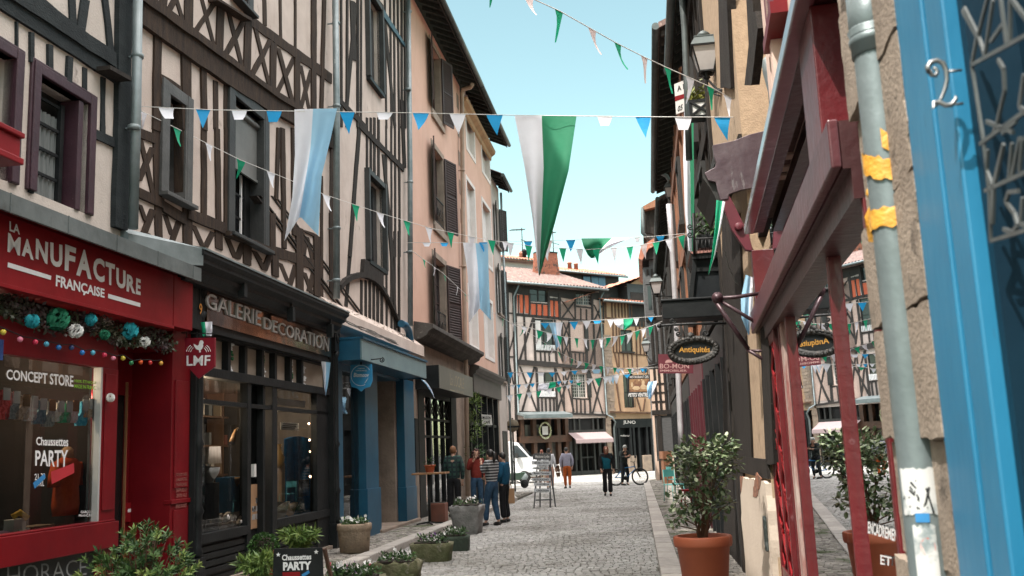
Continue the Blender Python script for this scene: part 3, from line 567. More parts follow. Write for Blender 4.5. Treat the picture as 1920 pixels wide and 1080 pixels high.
for i, x in enumerate((1072, 1108, 1142, 1175, 1208, 1242)): vv('h', x, 560, x, 870+i*22, 18, jit=.006)
hb(mb, L, 'e', 160, 840, 400, 1090, 50); hb(mb, L, 'g', 330, -25, 705, 345, 52); 
hb(mb, L, 'e', 430, -60, 530, 70, 50)
arch = [(890, 628), (930, 575), (980, 540), (1050, 520), (1110, 522), (1175, 552), (1225, 600), (1270, 672), (1310, 750), (1350, 840), (1395, 945)]
ar = [L.hit(*X('h', *p), .06) for p in arch]
for i in range(len(ar)-1):
    a, b = ar[i], ar[i+1]; w = .11 if i < 7 else .07
    mb.prism([(a[0], a[1]+w/2), (b[0]+.02, b[1]+w/2), (b[0]+.02, b[1]-w/2), (a[0], a[1]-w/2)], -.05, .09+.001*i)
mb.prism(L.pts([X('h', *p) for p in ((1085, 385), (1245, 480), (1245, 620), (1180, 550), (1075, 515))], .05), -.05, .085)
mb.build('timber_frame', m_timber, B3)
mb = MB(L.M); beamP(mb, L, [X('e', 530, 60), X('e', 720, 370), X('e', 718, 395), X('e', 525, 120)], -.05, .055); mb.build('painted_rail', mat('blue_rail', (.03, .10, .14), (.02, .05, .07), .6), B3)
for r in (v1, v2):
    wn = window(L, B3, r, m_greyd, rec=.20, fw=.07, nx=2, nz=5, sill=m_black)
    mb = MB(L.M); u0, u1, z0, z1 = r; mb.box(u0-.10, u0, -.05, .11, z0, z1+.12); mb.box(u1, u1+.10, -.05, .11, z0, z1+.12); mb.box(u0, u1, -.05, .10, z1, z1+.12); mb.box(u1-.30, u1-.02, -.16, -.12, z0, z1)
    mb.build('frame', m_greyd, wn, bevel=.005)
pipe(L, B3, [(*L.hit(*X('e', 742, -100), .15), .15), (*L.hit(*X('g', 760, 400), .15), .15), (*L.hit(*X('h', 1482, 950), .15), .15)], .065, m_zinc, .15, [L.hit(*X('e', 748, 100), .15), L.hit(*X('e', 742, 760), .15), L.hit(*X('g', 760, 460), .15), L.hit(*X('h', 1475, 330), .15)])
mb = MB(L.M); mb.tube([(hl(L, 'h', x, y, .2)[0], .2, hl(L, 'h', x, y, .2)[1]) for x, y in ((1405, 930), (1440, 945), (1465, 985), (1480, 1060), (1485, 1100))], .085, 12); mb.build('drain_elbow', m_blue, B3)
roof(L, B3, U23, U34, 13.9, .7, 6, 3.6)
led = [L.hit(*X('h', *p), .3) for p in ((965, 850), (1420, 1050), (1415, 1078), (965, 905))]
zl = (led[0][1]+led[1][1])/2; mb = MB(L.M); mb.yprism([(0, zl+.25), (.30, zl), (.30, zl-.24), (0, zl-.3)], uc1+.02, U34-.05)
for i in range(70): u = R.uniform(uc1+.05, U34-.1); y_ = R.uniform(.02, .28); mb.ball((u, y_, zl+.25-y_*.8), R.uniform(.012, .035), 6, 4, .4)
mb.build('ledge', m_plaster2, B3)
bd = .62; f0 = L.hit(678, 629, bd); f1 = L.hit(799, 684, bd); f2 = L.hit(799, 715, bd); f3 = L.hit(678, 667, bd)
zf1, zf0 = (f0[1]+f1[1])/2, (f2[1]+f3[1])/2
mb = MB(L.M); mb.box(f0[0], f1[0], bd-.03, bd, zf0, zf1); mb.build('fascia', m_teal, B3, bevel=.004)
mb = MB(L.M); mb.box(f0[0]-.01, f0[0]+.02, .0, bd-.031, zf0, zf1+.02); mb.box(f1[0]-.02, f1[0], .0, bd-.031, zf0, zf1); mb.box(f0[0]+.021, f1[0]-.021, 0, bd-.031, zf0+.02, zf0+.05); mb.box(f0[0]-.02, f1[0]+.02, 0, bd+.03, zf1, zf1+.04); mb.build('fascia_box', m_blue, B3)
bl = [L.hit(x, 880, .05)[0] for x in (632, 641, 682, 706, 757, 776)]
mb = MB(L.M)
mb.box(bl[0], bl[1], -.1, .08, 0, zf0+.02); mb.box(bl[2], bl[3], -.15, .10, 0, zf0+.02); mb.box(bl[2]-.03, bl[3]+.03, -.14, .13, 0, 1.0); mb.box(bl[4], bl[5], -.1, .09, 0, zf0+.02); mb.box(bl[4]-.02, bl[5]+.02, -.1, .11, 0, .9)
mb.box(bl[1], bl[2], -.12, .02, 0, .42); mb.box(bl[1], bl[2], -.08, .0, zf0-.1, zf0+.02); mb.box(bl[3], bl[4], -.7, -.62, 2.55, 2.72); mb.box(bl[3], bl[4], -.6, .0, zf0-.03, zf0+.02)
bs = mb.build('shopfront', m_blue, B3, bevel=.008)
mb = MB(L.M); mb.quad((bl[1], -.05, .42), (bl[2], -.05, .42), (bl[2], -.05, zf0-.1), (bl[1], -.05, zf0-.1)); mb.build('display_glass', m_glass, B3, recalc=False)
mb = MB(L.M); e0, e1 = bl[0], bl[2]+.05
mb.quad((e0, -1.8, 0), (e1, -1.8, 0), (e1, -1.8, zf0), (e0, -1.8, zf0)); mb.quad((e0, -.1, zf0), (e1, -.1, zf0), (e1, -1.8, zf0), (e0, -1.8, zf0)); mb.quad((e1, -.16, 0), (e1, -1.8, 0), (e1, -1.8, zf0), (e1, -.16, zf0)); mb.build('shop_interior', mat('blue_room', (.06, .065, .06), (.03, .03, .03), .8), B3, recalc=False)
mb = MB(L.M); mb.box(bl[4]-.15, bl[4], -1.0, -.11, 0, zf0); mb.build('stone_jamb', m_stone, B3)
mb = MB(L.M); a, b = bl[3], bl[4]-.15; mb.box(a, a+.12, -.72, -.64, .15, 2.55); mb.box(b-.12, b, -.72, -.64, .15, 2.55); mb.box(a, b, -.72, -.645, .15, .35); mb.box(a, b, -.72, -.645, 2.45, 2.55); mb.box((a+b)/2-.05, (a+b)/2+.05, -.72, -.646, .35, 2.45)
bdo = mb.build('door', mat('blue_black', (.01, .03, .045), rough=.4), B3)
mb = MB(L.M); mb.quad((a, -.7, .3), (b, -.7, .3), (b, -.7, zf0), (a, -.7, zf0)); mb.build('pane', m_pane, bdo, recalc=False)
mb = MB(L.M); mb.box(bl[3]-.1, bl[5]+.1, -.7, .18, 0, .15); mb.build('doorstep', m_stone, B3, bevel=.02)
mb = MB(L.M)
for k in range(5):
    P = [(hl(L, 'h', 930+i*62+R.uniform(-8, 8), 905+i*25+k*7+R.uniform(-8, 8), .66)) for i in range(8)]; mb.tube([(p[0], .66+.01*k, p[1]) for p in P], .008, 5)
mb.build('cables', mat('cable_grey', (.14, .13, .12)), B3)
B4 = T('rendered_house', 'salmon rendered house with open brown louvred shutters above the grey sign board', 'house', L.M(4.5, 0, 0))
def prect(xl, yt, xr, yb):     # yt read at the left edge, yb at the right edge
    return (L.hit(xl, yt)[0], L.hit(xr, yt)[0], L.hit(xr, yb)[1], L.hit(xl, yt)[1])
q1 = prect(806.5, 78, 823.5, 222); q2 = prect(810, 272, 829, 428); q3 = prect(812, 479, 834, 640)
E4 = 14.0; zc4 = L.hit(773, 608)[1]
def corrug(pl): pass
mb = MB(L.M); wallgrid(mb, U34, U45, zc4, E4, [q1, q2, q3], rec=.25); shell(mb, U34, U45, 0, E4, 7); mb.build('wall', m_pink, B4, recalc=False)
for i, r in enumerate((q1, q2, q3)):
    wn = window(L, B4, r, m_shutter, rec=.24, nx=2, nz=4, surround=m_stone, sw_=.16, sout=.02, sill=None)
    mb = MB(L.M); mb.box(r[0]-.16, r[1]+.16, 0, .07, r[2]-.34, r[2]-.163); mb.box(r[1]-.02, r[1]-.003, -.2, .0, r[2], r[3]); mb.build('stonework', m_stone, wn, bevel=.01)
    w = (r[1]-r[0])/2
    shutter(L, B4, r[0]-w*1.02, r[0]-.02, r[2]-.03, r[3]+.03, m_shutter, 1, .22); shutter(L, B4, r[1]+.02, r[1]+w*1.02, r[2]-.03, r[3]+.03, m_shutter, 0, .30)
    if i: 
        mb = MB(L.M); z0 = r[2]+.04
        for k in range(9): u = r[0]+(r[1]-r[0])*(k+.5)/9; mb.tube([(u, -.02, z0), (u, -.02, z0+.72)], .008, 5)
        for k in range(4): u = r[0]+(r[1]-r[0])*(k+.5)/4; mb.tube([(u+.1*cos(a*pi/6), -.015, z0+.36+.13*sin(a*pi/6)) for a in range(12)], .008, 5, closed=True)
        mb.bar((r[0], -.02, z0+.74), (r[1], -.02, z0+.74), .03); mb.bar((r[0], -.02, z0+.03), (r[1], -.02, z0+.03), .02); mb.build('railing', m_iron, wn)
mb = MB(L.M)
for k in range(20):
    z = zc4+.2+k*.5
    if z < E4-.5 and k % 2 == 0: mb.box(U45-.62, U45-.28, 0, .012, z, z+.5)
mb.build('quoins', m_stone, B4, bevel=.006)
roof(L, B4, U34+.05, U45, E4, .72, 6, 3.3, soff=m_timber)
pipe(L, B4, [(*L.hit(886, 158, .55), .55), (*L.hit(882, 164, .45), .45), (*L.hit(868, 168, .2), .2), (*L.hit(866, 178, .14), .14), (*L.hit(868, 400, .14), .14), (*L.hit(872, 655, .14), .14), (*L.hit(874, 690, .14), .14), (*L.hit(877, 930, .14), .14)], .07, mat('beige_pipe', (.36, .27, .21), rough=.5), .14, [L.hit(867, 320, .14), L.hit(869, 500, .14)])
mb = MB(L.M); mb.yprism([(0, zc4+.1), (.50, zc4), (.50, zc4-.10), (.38, zc4-.18), (.34, zc4-.26), (.16, zc4-.36), (0, zc4-.4)], U34+.15, U45+.1)
mb.build('cornice', m_stoned, B4, bevel=.01)
mb = MB(L.M); mb.box(U34, U45, -.3, -.0, 3.5, zc4); mb.build('stone_band', m_stone, B4)
g0 = L.hit(822, 683, .6); g1 = L.hit(885, 709, .6); g2 = L.hit(885, 747, .6); g3 = L.hit(822, 724, .6); gz1, gz0 = (g0[1]+g1[1])/2, (g2[1]+g3[1])/2
mb = MB(L.M); mb.box(g0[0], g1[0], 0, .6, gz0, gz1); mb.build('canopy_box', m_black, B4)
mb = MB(L.M); mb.box(g0[0]-.003, g1[0]+.003, .6, .615, gz0, gz1); sg = mb.build('sign_board', mat('bronze_grey', (.105, .10, .088), (.08, .076, .068), .35), B4)
mb = MB(L.M); du = g1[0]-g0[0]
text_quad(mb, 'La LOCALE', (g0[0]+du*.28, gz1-.12), (g0[0]+du*.70, gz1-.12), (g0[0]+du*.70, gz1-.42), (g0[0]+du*.28, gz1-.42), .620, bold=0)
text_quad(mb, 'ATELIER & BISTRO', (g0[0]+du*.45, gz1-.5), (g0[0]+du*.68, gz1-.5), (g0[0]+du*.68, gz1-.57), (g0[0]+du*.45, gz1-.57), .620, bold=0)
mb.box(g0[0]+du*.27, g0[0]+du*.42, .6195, .6197, gz1-.56, gz1-.535)
mb.build('lettering', mat('pale_gold', (.42, .38, .28)), sg, recalc=False)
k4 = [L.hit(x, 880)[0] for x in (776, 786, 797, 845, 858, 868)]
mb = MB(L.M); mb.box(U34, k4[1], -.9, -.0, 0, 3.5); mb.box(k4[4], U45, -.9, .0, 0, 3.5); mb.build('stone_pier', m_stone, B4, bevel=.01)
mb = MB(L.M); mb.box(k4[1], k4[2], -.2, .02, 0, 3.3); mb.box(k4[3]+.25, k4[4], -.2, .02, 0, 3.3); mb.box(k4[2], k4[3]+.25, -.2, .0, 3.1, 3.3); mb.box(k4[2], k4[3]+.25, -.2, .0, .02, .22)
n = 4; w = (k4[3]+.25-k4[2])/n
for i in range(n+1): mb.box(k4[2]+w*i-.03, k4[2]+w*i+.03, -.15, -.02, .22, 3.1)
for z in (2.05, 2.5): mb.box(k4[2], k4[3]+.25, -.14, -.03, z, z+.06)
for i in range(n):
    a = k4[2]+w*i
    mb.bar((a+.05, -.05, 2.57), (a+w-.05, -.05, 3.08), .025); mb.bar((a+.05, -.06, 3.08), (a+w-.05, -.06, 2.57), .025)
ls = mb.build('shopfront', m_black, B4)
mb = MB(L.M); mb.quad((k4[2], -.08, .2), (k4[3]+.25, -.08, .2), (k4[3]+.25, -.08, 3.1), (k4[2], -.08, 3.1)); mb.build('display_glass', m_glass, B4, recalc=False)
mb = MB(L.M); mb.quad((k4[1], -1.6, 0), (k4[4], -1.6, 0), (k4[4], -1.6, 3.3), (k4[1], -1.6, 3.3)); mb.box(k4[1], k4[4], -1.6, -.2, .2, .24)
for x, z0, z1 in ((.3, .4, 2.), (.8, .3, 1.1), (1.3, .9, 2.), (1.9, .5, 1.4)): mb.box(k4[2]+x, k4[2]+x+.3, -.7, -.5, z0, z1)
mb.build('shop_interior', mat('pale_room', (.20, .18, .16), (.04, .035, .03), .8, 1.5, lo=.45, hi=.55), B4, recalc=False)
mb = MB(L.M); mb.box(k4[1]-.42, k4[1]-.1, .0, .03, 1.2, 2.5); cb = mb.build('menu_board', m_black, B4)

B5 = T('rendered_house', 'salmon rendered house with white window surrounds beyond the beige downpipe', 'house', L.M(11, 0, 0))
ws = [prect(870, 168, 886.5, 300), prect(900, 236, 915.5, 342), prect(872.5, 326, 889, 480), prect(902, 367, 918.5, 505), prect(876, 530, 893.5, 658), prect(905, 549, 922.5, 678)]
W5 = [(r[0]+.14, r[1]-.14, r[2]+.14, r[3]-.14) for r in ws]
zc5 = L.hit(877, 676)[1]; E5 = 13.6
mb = MB(L.M); wallgrid(mb, U45, U56, zc5, E5, W5, rec=.22); shell(mb, U45, U56, 0, E5, 7); mb.build('wall', m_pink, B5, recalc=False)
for i, r in enumerate(W5):
    wn = window(L, B5, r, m_white_sur, rec=.20, nx=2, nz=2, surround=m_white_sur, sw_=.14, sout=.02, curtain=1)
    mb = MB(L.M); mb.box(r[0]+.05, r[1]-.05, -.19, -.17, r[2]+.05, r[3]-.05); mb.box(r[1]-.02, r[1]-.004, -.15, .0, r[2], r[3]); mb.build('inner_shutter', m_white_sur, wn)
mb = MB(L.M); mb.yprism([(0, E5), (.25, E5), (.22, E5-.12), (.08, E5-.22), (.06, E5-.36), (0, E5-.4)], U45, U56+.05); mb.build('cornice', mat('ochre_cornice', (.42, .25, .13)), B5)
roof(L, B5, U45+.02, U56+.3, E5+.35, .72, 6, 3.3, soff=m_timber)
mb = MB(L.M); zk = L.hit(877, 676, .3)[1]; mb.yprism([(0, zk+.1), (.32, zk), (.32, zk-.08), (.2, zk-.16), (.2, zk-.22), (.12, zk-.26), (.12, zk-.85), (0, zk-.85)], U45+.15, U56-.1); mb.build('fascia', mat('stone_grey_fascia', (.10, .088, .078), (.07, .06, .055), .6), B5, bevel=.006)
k5 = [L.hit(x, 860)[0] for x in (882, 893, 903, 914, 925, 934)]
mb = MB(L.M)
for u in k5: mb.box(u-.08, u+.08, -.12, .06, 0, zk-.85)
mb.box(k5[0], k5[-1], -.12, .02, 0, .5); mb.box(k5[0], k5[-1], -.12, .0, 2.5, 2.6); mb.build('shopfront', m_black, B5)
mb = MB(L.M); mb.quad((k5[0], -.09, .5), (k5[-1], -.09, .5), (k5[-1], -.09, zk-.85), (k5[0], -.09, zk-.85)); mb.build('pane', m_pane, B5, recalc=False)
mb = MB(L.M); mb.box(U45, k5[0]-.08, -.6, .0, 0, zc5); mb.box(k5[-1]+.08, U56, -.6, 0, 0, zc5); mb.build('stone_pier', m_stone, B5)
hs = L.hit(912, 785, .5); hsz = L.hit(920, 797, .5)
B6 = T('corner_house', 'narrow pale rendered corner house with almost black shutters at the end of the row', 'house', L.M(15.5, 0, 0))
E6 = 12.6; mb = MB(L.M)
x1 = (U56+.75, U56+1.75, 9.9, 11.6); x2 = (U56+.75, U56+1.75, 7.1, 9.0); x3 = (U56+.75, U56+1.75, 4.4, 6.2)
wallgrid(mb, U56, UE, 0, E6, [x1, x2, x3], rec=.2); shell(mb, U56, UE, 0, E6, 7); mb.build('wall', mat('pale_grey_render', (.50, .44, .40), (.40, .35, .32), .9, 1.2, .2, 40, spots=[((.25, .22, .2), 2, .6, (1, 1, .4), .2)]), B6, recalc=False)
for r in (x1, x2, x3):
    wn = window(L, B6, r, m_white, rec=.18, nx=2, nz=3, sill=m_stone)
    shutter(L, B6, r[0]-.5, r[0]-.01, r[2]-.03, r[3]+.03, m_shutterd, 1, .2); shutter(L, B6, r[1]+.01, r[1]+.5, r[2]-.03, r[3]+.03, m_shutterd, 0, .5 if r is x1 else .25)
mb = MB(L.M); mb.box(U56+.5, UE-.5, 0, .03, .02, 2.4); mb.build('door', m_shutterd, B6)
roof(L, B6, U56, UE+.25, E6, .45, 6, 3, soff=m_timber)
mb = MB(L.M); mb.tube([(UE-.1, .12, E6-.2), (UE-.1, .12, .3)], .05, 8); mb.build('downpipe', m_zinc, B6)
m_earth = mat('asphalt_ground', (.10, .098, .095), (.07, .068, .066), .95, 1.2, .4, 50)
def vcol_mat(name, c1, c2, rough, bump=.4, bs=35, moss=None):
    m = mat(name, c1, c2, rough, 9, bump, bs); nt = m.node_tree; N = nt.nodes; Lk = nt.links; b = N['Principled BSDF']
    src = b.inputs['Base Color'].links[0].from_socket; at = N.new('ShaderNodeVertexColor'); at.layer_name = 'tone'
    mx = N.new('ShaderNodeMix'); mx.data_type = 'RGBA'; mx.blend_type = 'MULTIPLY'; mx.inputs[0].default_value = 1
    Lk.new(src, mx.inputs[6]); Lk.new(at.outputs[0], mx.inputs[7]); out = mx.outputs[2]
    if moss:
        n2 = N.new('ShaderNodeTexNoise'); n2.inputs['Scale'].default_value = moss[1]; n2.inputs['Detail'].default_value = 7; tc = N.new('ShaderNodeTexCoord'); Lk.new(tc.outputs['Object'], n2.inputs['Vector'])
        r2 = N.new('ShaderNodeMapRange'); r2.inputs[1].default_value = moss[2]; r2.inputs[2].default_value = moss[2]+.1; Lk.new(n2.outputs['Fac'], r2.inputs[0])
        m2 = N.new('ShaderNodeMix'); m2.data_type = 'RGBA'; Lk.new(r2.outputs[0], m2.inputs[0]); Lk.new(out, m2.inputs[6]); m2.inputs[7].default_value = (*moss[0], 1); out = m2.outputs[2]
    Lk.new(out, b.inputs['Base Color']); return m
def stones(name, cells, m, h0=.0, parent=None):
    """cells: list of ((x,y) corners, top height) -> bevelled setts with their own tone"""
    V = []; Fc = []; tone = []
    for P, h, t in cells:
        n = len(P); cx = sum(p[0] for p in P)/n; cy = sum(p[1] for p in P)/n; b = len(V); g = .84 
        dz = [R.uniform(-.004, .004) for _ in P]
        V += [(p[0], p[1], h-.035) for p in P]+[(cx+(p[0]-cx)*.97, cy+(p[1]-cy)*.97, h-.008) for p in P]+[(cx+(p[0]-cx)*g, cy+(p[1]-cy)*g, h+dz[i]) for i, p in enumerate(P)]
        fs = [(b+i, b+(i+1) % n, b+n+(i+1) % n, b+n+i) for i in range(n)]+[(b+n+i, b+n+(i+1) % n, b+2*n+(i+1) % n, b+2*n+i) for i in range(n)]+[tuple(b+2*n+i for i in range(n))]
        Fc += fs; tone += [t]*len(fs)
    me = bpy.data.meshes.new(name); me.from_pydata(V, [], Fc); me.materials.append(m)
    ca = me.color_attributes.new('tone', 'FLOAT_COLOR', 'CORNER'); arr = []
    for p, t in zip(me.polygons, tone): arr += [t, t*.985, t*.97, 1]*p.loop_total
    ca.data.foreach_set('color', arr)
    o = bpy.data.objects.new(name, me); COL.objects.link(o); WL[name] = Vector(); o['kind'] = 'structure'
    if parent: o.parent = parent
    return o
def ph(s): return 0.0
def _w(m, sc, th, c):
    nt = m.node_tree; N = nt.nodes; b = N['Principled BSDF']; src = b.inputs['Base Color'].links[0].from_socket; tc = N.new('ShaderNodeTexCoord'); n = N.new('ShaderNodeTexNoise'); n.inputs['Scale'].default_value = sc; n.inputs['Detail'].default_value = 4; nt.links.new(tc.outputs['Object'], n.inputs['Vector'])
    r = N.new('ShaderNodeMapRange'); r.inputs[1].default_value = th; r.inputs[2].default_value = th+.18; nt.links.new(n.outputs['Fac'], r.inputs[0]); x = N.new('ShaderNodeMix'); x.data_type = 'RGBA'; x.blend_type = 'MULTIPLY'; nt.links.new(r.outputs[0], x.inputs[0]); nt.links.new(src, x.inputs[6]); x.inputs[7].default_value = (*c, 1); nt.links.new(x.outputs[2], b.inputs['Base Color'])
m_sett = vcol_mat('granite_sett', (.38, .375, .365), (.28, .275, .268), .7, .5, 60)
_w(m_sett, .45, .44, (.66, .65, .62)); _w(m_sett, 2.2, .56, (.72, .70, .66))
m_pebble = vcol_mat('old_pebble', (.27, .25, .225), (.18, .165, .15), .85, .6, 50, moss=((.06, .075, .03), 1.6, .56))
m_kerb = vcol_mat('granite_kerb', (.40, .375, .35), (.30, .28, .265), .8, .5, 30)
WKL = -4.38
def wr(s): return .05-.012*(s-12)           # right edge of the carriageway
mb = MB(W); mb.quad((-900, -900, -.06), (900, -900, -.06), (900, 900, -.06), (-900, 900, -.06)); o = mb.build('ground', m_earth, recalc=False); o['kind'] = 'structure'
cells = []; s = 5.0; row = 0
while s < 64:
    ds = .125 if s < 40 else .26; dwd = .105 if s < 40 else .26
    wl = WKL+.02 if s < 34 else -11.0; w = wl-R.uniform(0, .08)
    hi = wr(s) if s < 44 else wr(44)-(s-44)*.0+min(3, (s-44)*.12)
    while w < hi:
        wd = dwd*R.uniform(.85, 1.25); j = lambda a=.004: R.uniform(-a, a)
        P = [S(s+j(), w+j()), S(s+j(), w+wd-.01+j()), S(s+ds-.012+j(), w+wd-.01+j()), S(s+ds-.012+j(), w+j())]
        if min(w+wd, hi)-w > .04: cells.append(([(p.x, p.y) for p in P], 0.0+.035*0+R.uniform(-.004, .004), R.choice((.82, .9, .95, 1, 1, 1.05, 1.12))))
        w += wd
    s += ds
stones('street', cells, m_sett)
mb = MB(W)
mb.quad(S(4, -12, -.018), S(66, -12, -.018), S(66, 6, -.018), S(4, 6, -.018)); o = mb.build('street_mortar', mat('mortar', (.12, .105, .085), (.075, .068, .055), .95, 3, .3, 60), recalc=False); o['kind'] = 'structure'
def pave(name, s0, s1, wa, wb, h, st=.10, m=m_pebble, par=None):
    cells = []; s = s0
    while s < s1:
        w = wa(s)+R.uniform(0, .04); k = st if s < 26 else st*2
        while w < wb(s)-k*.4:
            d = k*R.uniform(.7, 1.3); j = lambda a=.012: R.uniform(-a, a)
            P = [S(s+j(), w+j()), S(s+j(), w+d+j()), S(s+k+j(), w+d+j()), S(s+k+j(), w+j())]
            cells.append(([(p.x, p.y) for p in P], h+R.uniform(-.008, .006), R.choice((.6, .75, .9, 1, 1.1, 1.25)))); w += d
        s += k*.98
    return stones(name, cells, m)
pave('left_pavement', 9, 36.5, lambda s: -5.85, lambda s: WKL-.26, .085)
pave('right_pavement', 7, 46, lambda s: wr(s)+.25, lambda s: 1.3-.0*s, .07)
for nm, a, b, h in (('left_pavement_bed', lambda s: -9.0, lambda s: WKL-.05, .06), ('right_pavement_bed', lambda s: wr(s)+.05, lambda s: 4., .045)):
    mb = MB(W); e = 36.6 if 'left' in nm else 46
    mb.add([S(2, a(2), h), S(2, b(2), h), S(e, b(e), h), S(e, a(e), h), S(2, a(2), -.05), S(2, b(2), -.05), S(e, b(e), -.05), S(e, a(e), -.05)], [(0,1,2,3),(0,1,5,4),(1,2,6,5),(2,3,7,6),(3,0,4,7)]); o = mb.build(nm, MC['mortar'], recalc=False); o['kind'] = 'structure'
def kerb(name, pts, wd, h):
    cells = []
    for i in range(len(pts)-1):
        a, b = Vector(pts[i]), Vector(pts[i+1]); t = (b-a).normalized(); nrm = Vector((t.y, -t.x, 0)); ln = (b-a).length; x = 0
        while x < ln-.1:
            l = min(R.uniform(.6, 1.0), ln-x); p = a+t*x; q = a+t*(x+l-.02); cells.append(([(p.x, p.y), (q.x, q.y), ((q+nrm*wd).x, (q+nrm*wd).y), ((p+nrm*wd).x, (p+nrm*wd).y)], h+R.uniform(-.004, .004), R.uniform(.8, 1.15))); x += l
    V = []; Fc = []; tone = []
    for P, hh, t in cells:
        b = len(V); cx = sum(p[0] for p in P)/4; cy = sum(p[1] for p in P)/4; g = .95
        V += [(p[0], p[1], -.05) for p in P]+[(p[0], p[1], hh-.015) for p in P]+[(cx+(p[0]-cx)*g, cy+(p[1]-cy)*g, hh) for p in P]
        fs = [(b+i, b+(i+1) % 4, b+4+(i+1) % 4, b+4+i) for i in range(4)]+[(b+4+i, b+4+(i+1) % 4, b+8+(i+1) % 4, b+8+i) for i in range(4)]+[(b+8, b+9, b+10, b+11)]
        Fc += fs; tone += [t]*9
    me = bpy.data.meshes.new(name); me.from_pydata(V, [], Fc); me.materials.append(m_kerb)
    ca = me.color_attributes.new('tone', 'FLOAT_COLOR', 'CORNER'); arr = []
    for p, t in zip(me.polygons, tone): arr += [t, t*.98, t*.96, 1]*p.loop_total
    ca.data.foreach_set('color', arr); bm = bmesh.new(); bm.from_mesh(me); bmesh.ops.recalc_face_normals(bm, faces=bm.faces); bm.to_mesh(me); bm.free()
    o = bpy.data.objects.new(name, me); COL.objects.link(o); o['kind'] = 'structure'; return o
kerb('left_kerb', [S(36.6, -9), S(36, WKL-1.6), S(34.5, WKL-.5), S(32, WKL), S(7, WKL)], .26, .11)
kerb('right_kerb', [S(7, wr(7)), S(44, wr(44)), S(46, wr(44)+.4), S(47, 2.5)], .27, .085)
FA = Pl(G(1073, 892), 57); FB = Pl(G(1073, 892)+Vector((.545, -.839, 0))*.03, 57)
CR.update(s=(930, 420, 4.909), t=(930, 600, 3.0), r1=(1200, 0, 5.625), r2=(1200, 192, 5.625), r3=(1200, 384, 5.625), r4=(1200, 576, 5.625), r5=(1200, 768, 5.625), r6=(940, 560, 5.625), r7=(940, 740, 5.625))
FA.n = -FA.n if FA.n.y > 0 else FA.n; FB.n = -FB.n if FB.n.y > 0 else FB.n
def fv(pl, t, *v, d1=.05, w2=None): vb(MBX[0], pl, t, *v, d0=-.05, d1=d1, jit=.004)
MBX = [None]
m_fplaster = mat('pinkish_plaster', (.62, .51, .47), (.50, .41, .37), .9, 1.5, .2, 30)
m_fplaster2 = mat('pebbled_plaster', (.56, .42, .36), (.42, .30, .26), .95, 16, .3, 40)
m_ochre = mat('ochre_plaster', (.50, .32, .20), (.40, .25, .155), .9, 1.2, .2, 30)
m_orange = mat('orange_panel', (.52, .11, .045), (.44, .09, .04), .7, 2)
m_fbeam = mat('far_timber', (.035, .027, .024), (.02, .017, .016), .75, 4, .2, 20)
m_obeam = mat('ochre_timber', (.12, .062, .035), (.08, .042, .026), .75, 4, .2, 20)
m_oldstone = mat('coursed_stone', (.33, .25, .19), (.20, .15, .12), .9, 3, .5, 12)
uL = FA.hit(968, 800)[0]; uR = FA.hit(1137, 800)[0]; uLL = FA.hit(935, 800)[0]-3
ZE = 11.45
B7 = T('timber_framed_house', 'wide half-timbered house with orange panels under the eaves, closing the street', 'house', FA.M((uL+uR)/2, 0, 0))
mb = MB(FA.M); us = FA.hit(1047, 700)[0]
def frect(pl, t, x0, y0, x1, y1):
    a = pl.hit(*X(t, x0, y0)); b = pl.hit(*X(t, x1, y1)); c = pl.hit(*X(t, x0, y1)); e = pl.hit(*X(t, x1, y0)); return ((a[0]+c[0])/2, (b[0]+e[0])/2, (b[1]+c[1])/2, (a[1]+e[1])/2)
F1 = frect(FA, 's', 312, 578, 475, 718); F2 = frect(FA, 's', 735, 618, 880, 745); F3 = frect(FA, 'r6', 352, 215, 558, 545); F4 = frect(FA, 'r6', 725, 272, 868, 548); F5 = frect(FA, 'r6', 382, 772, 560, 1035); F6 = frect(FA, 'r6', 745, 792, 895, 1045)
wallgrid(mb, uL, uR, 3.4, ZE, [F1, F2, F3, F4, F5, F6], rec=.2); shell(mb, uL, uR, 0, ZE, 6); mb.build('wall', [m_fplaster], B7, recalc=False)
mb = MB(FA.M)
for q in ((605, -40, 1075, 760), (600, 760, 1100, 1190)):
    P = FA.pts([X('r6', q[0], q[1]), X('r6', q[2], q[1]), X('r6', q[2], q[3]), X('r6', q[0], q[3])])
    r = (P[0][0], P[2][0], P[2][1], P[0][1])
    cuts = [h for h in (F2, F4, F6)]
    x0, x1, z0, z1 = r[0], r[1], r[2], r[3]
    g = MB(FA.M); wallgrid(mb, x0, x1, max(z0, 3.45), min(z1, ZE-.01), cuts, d=.012, rec=.02)
mb.build('pebbled_render', m_fplaster2, B7, recalc=False)
mb = MB(FA.M)
P = [FA.hit(*X('r6', *p)) for p in ((160, -50), (600, -10), (600, 200), (160, 160))]
for q in ((165, -40, 180, 140), (188, -40, 230, 150), (244, -40, 291, 155), (310, 55, 365, 170), (377, 60, 425, 177), (438, 68, 490, 183), (512, 0, 552, 188), (560, 5, 601, 195)):
    a = FA.hit(*X('r6', q[0], q[1])); b = FA.hit(*X('r6', q[2], q[3])); mb.box(a[0], b[0], 0, .03, b[1], a[1])
mb.build('orange_panel', m_orange, B7)
MBX[0] = mb = MB(FA.M)
a = FA.hit(*X('r6', 160, -40)); b = FA.hit(*X('r6', 600, 190)); 
for q in (('s', 90, 535, 735, 545, 24),): pass
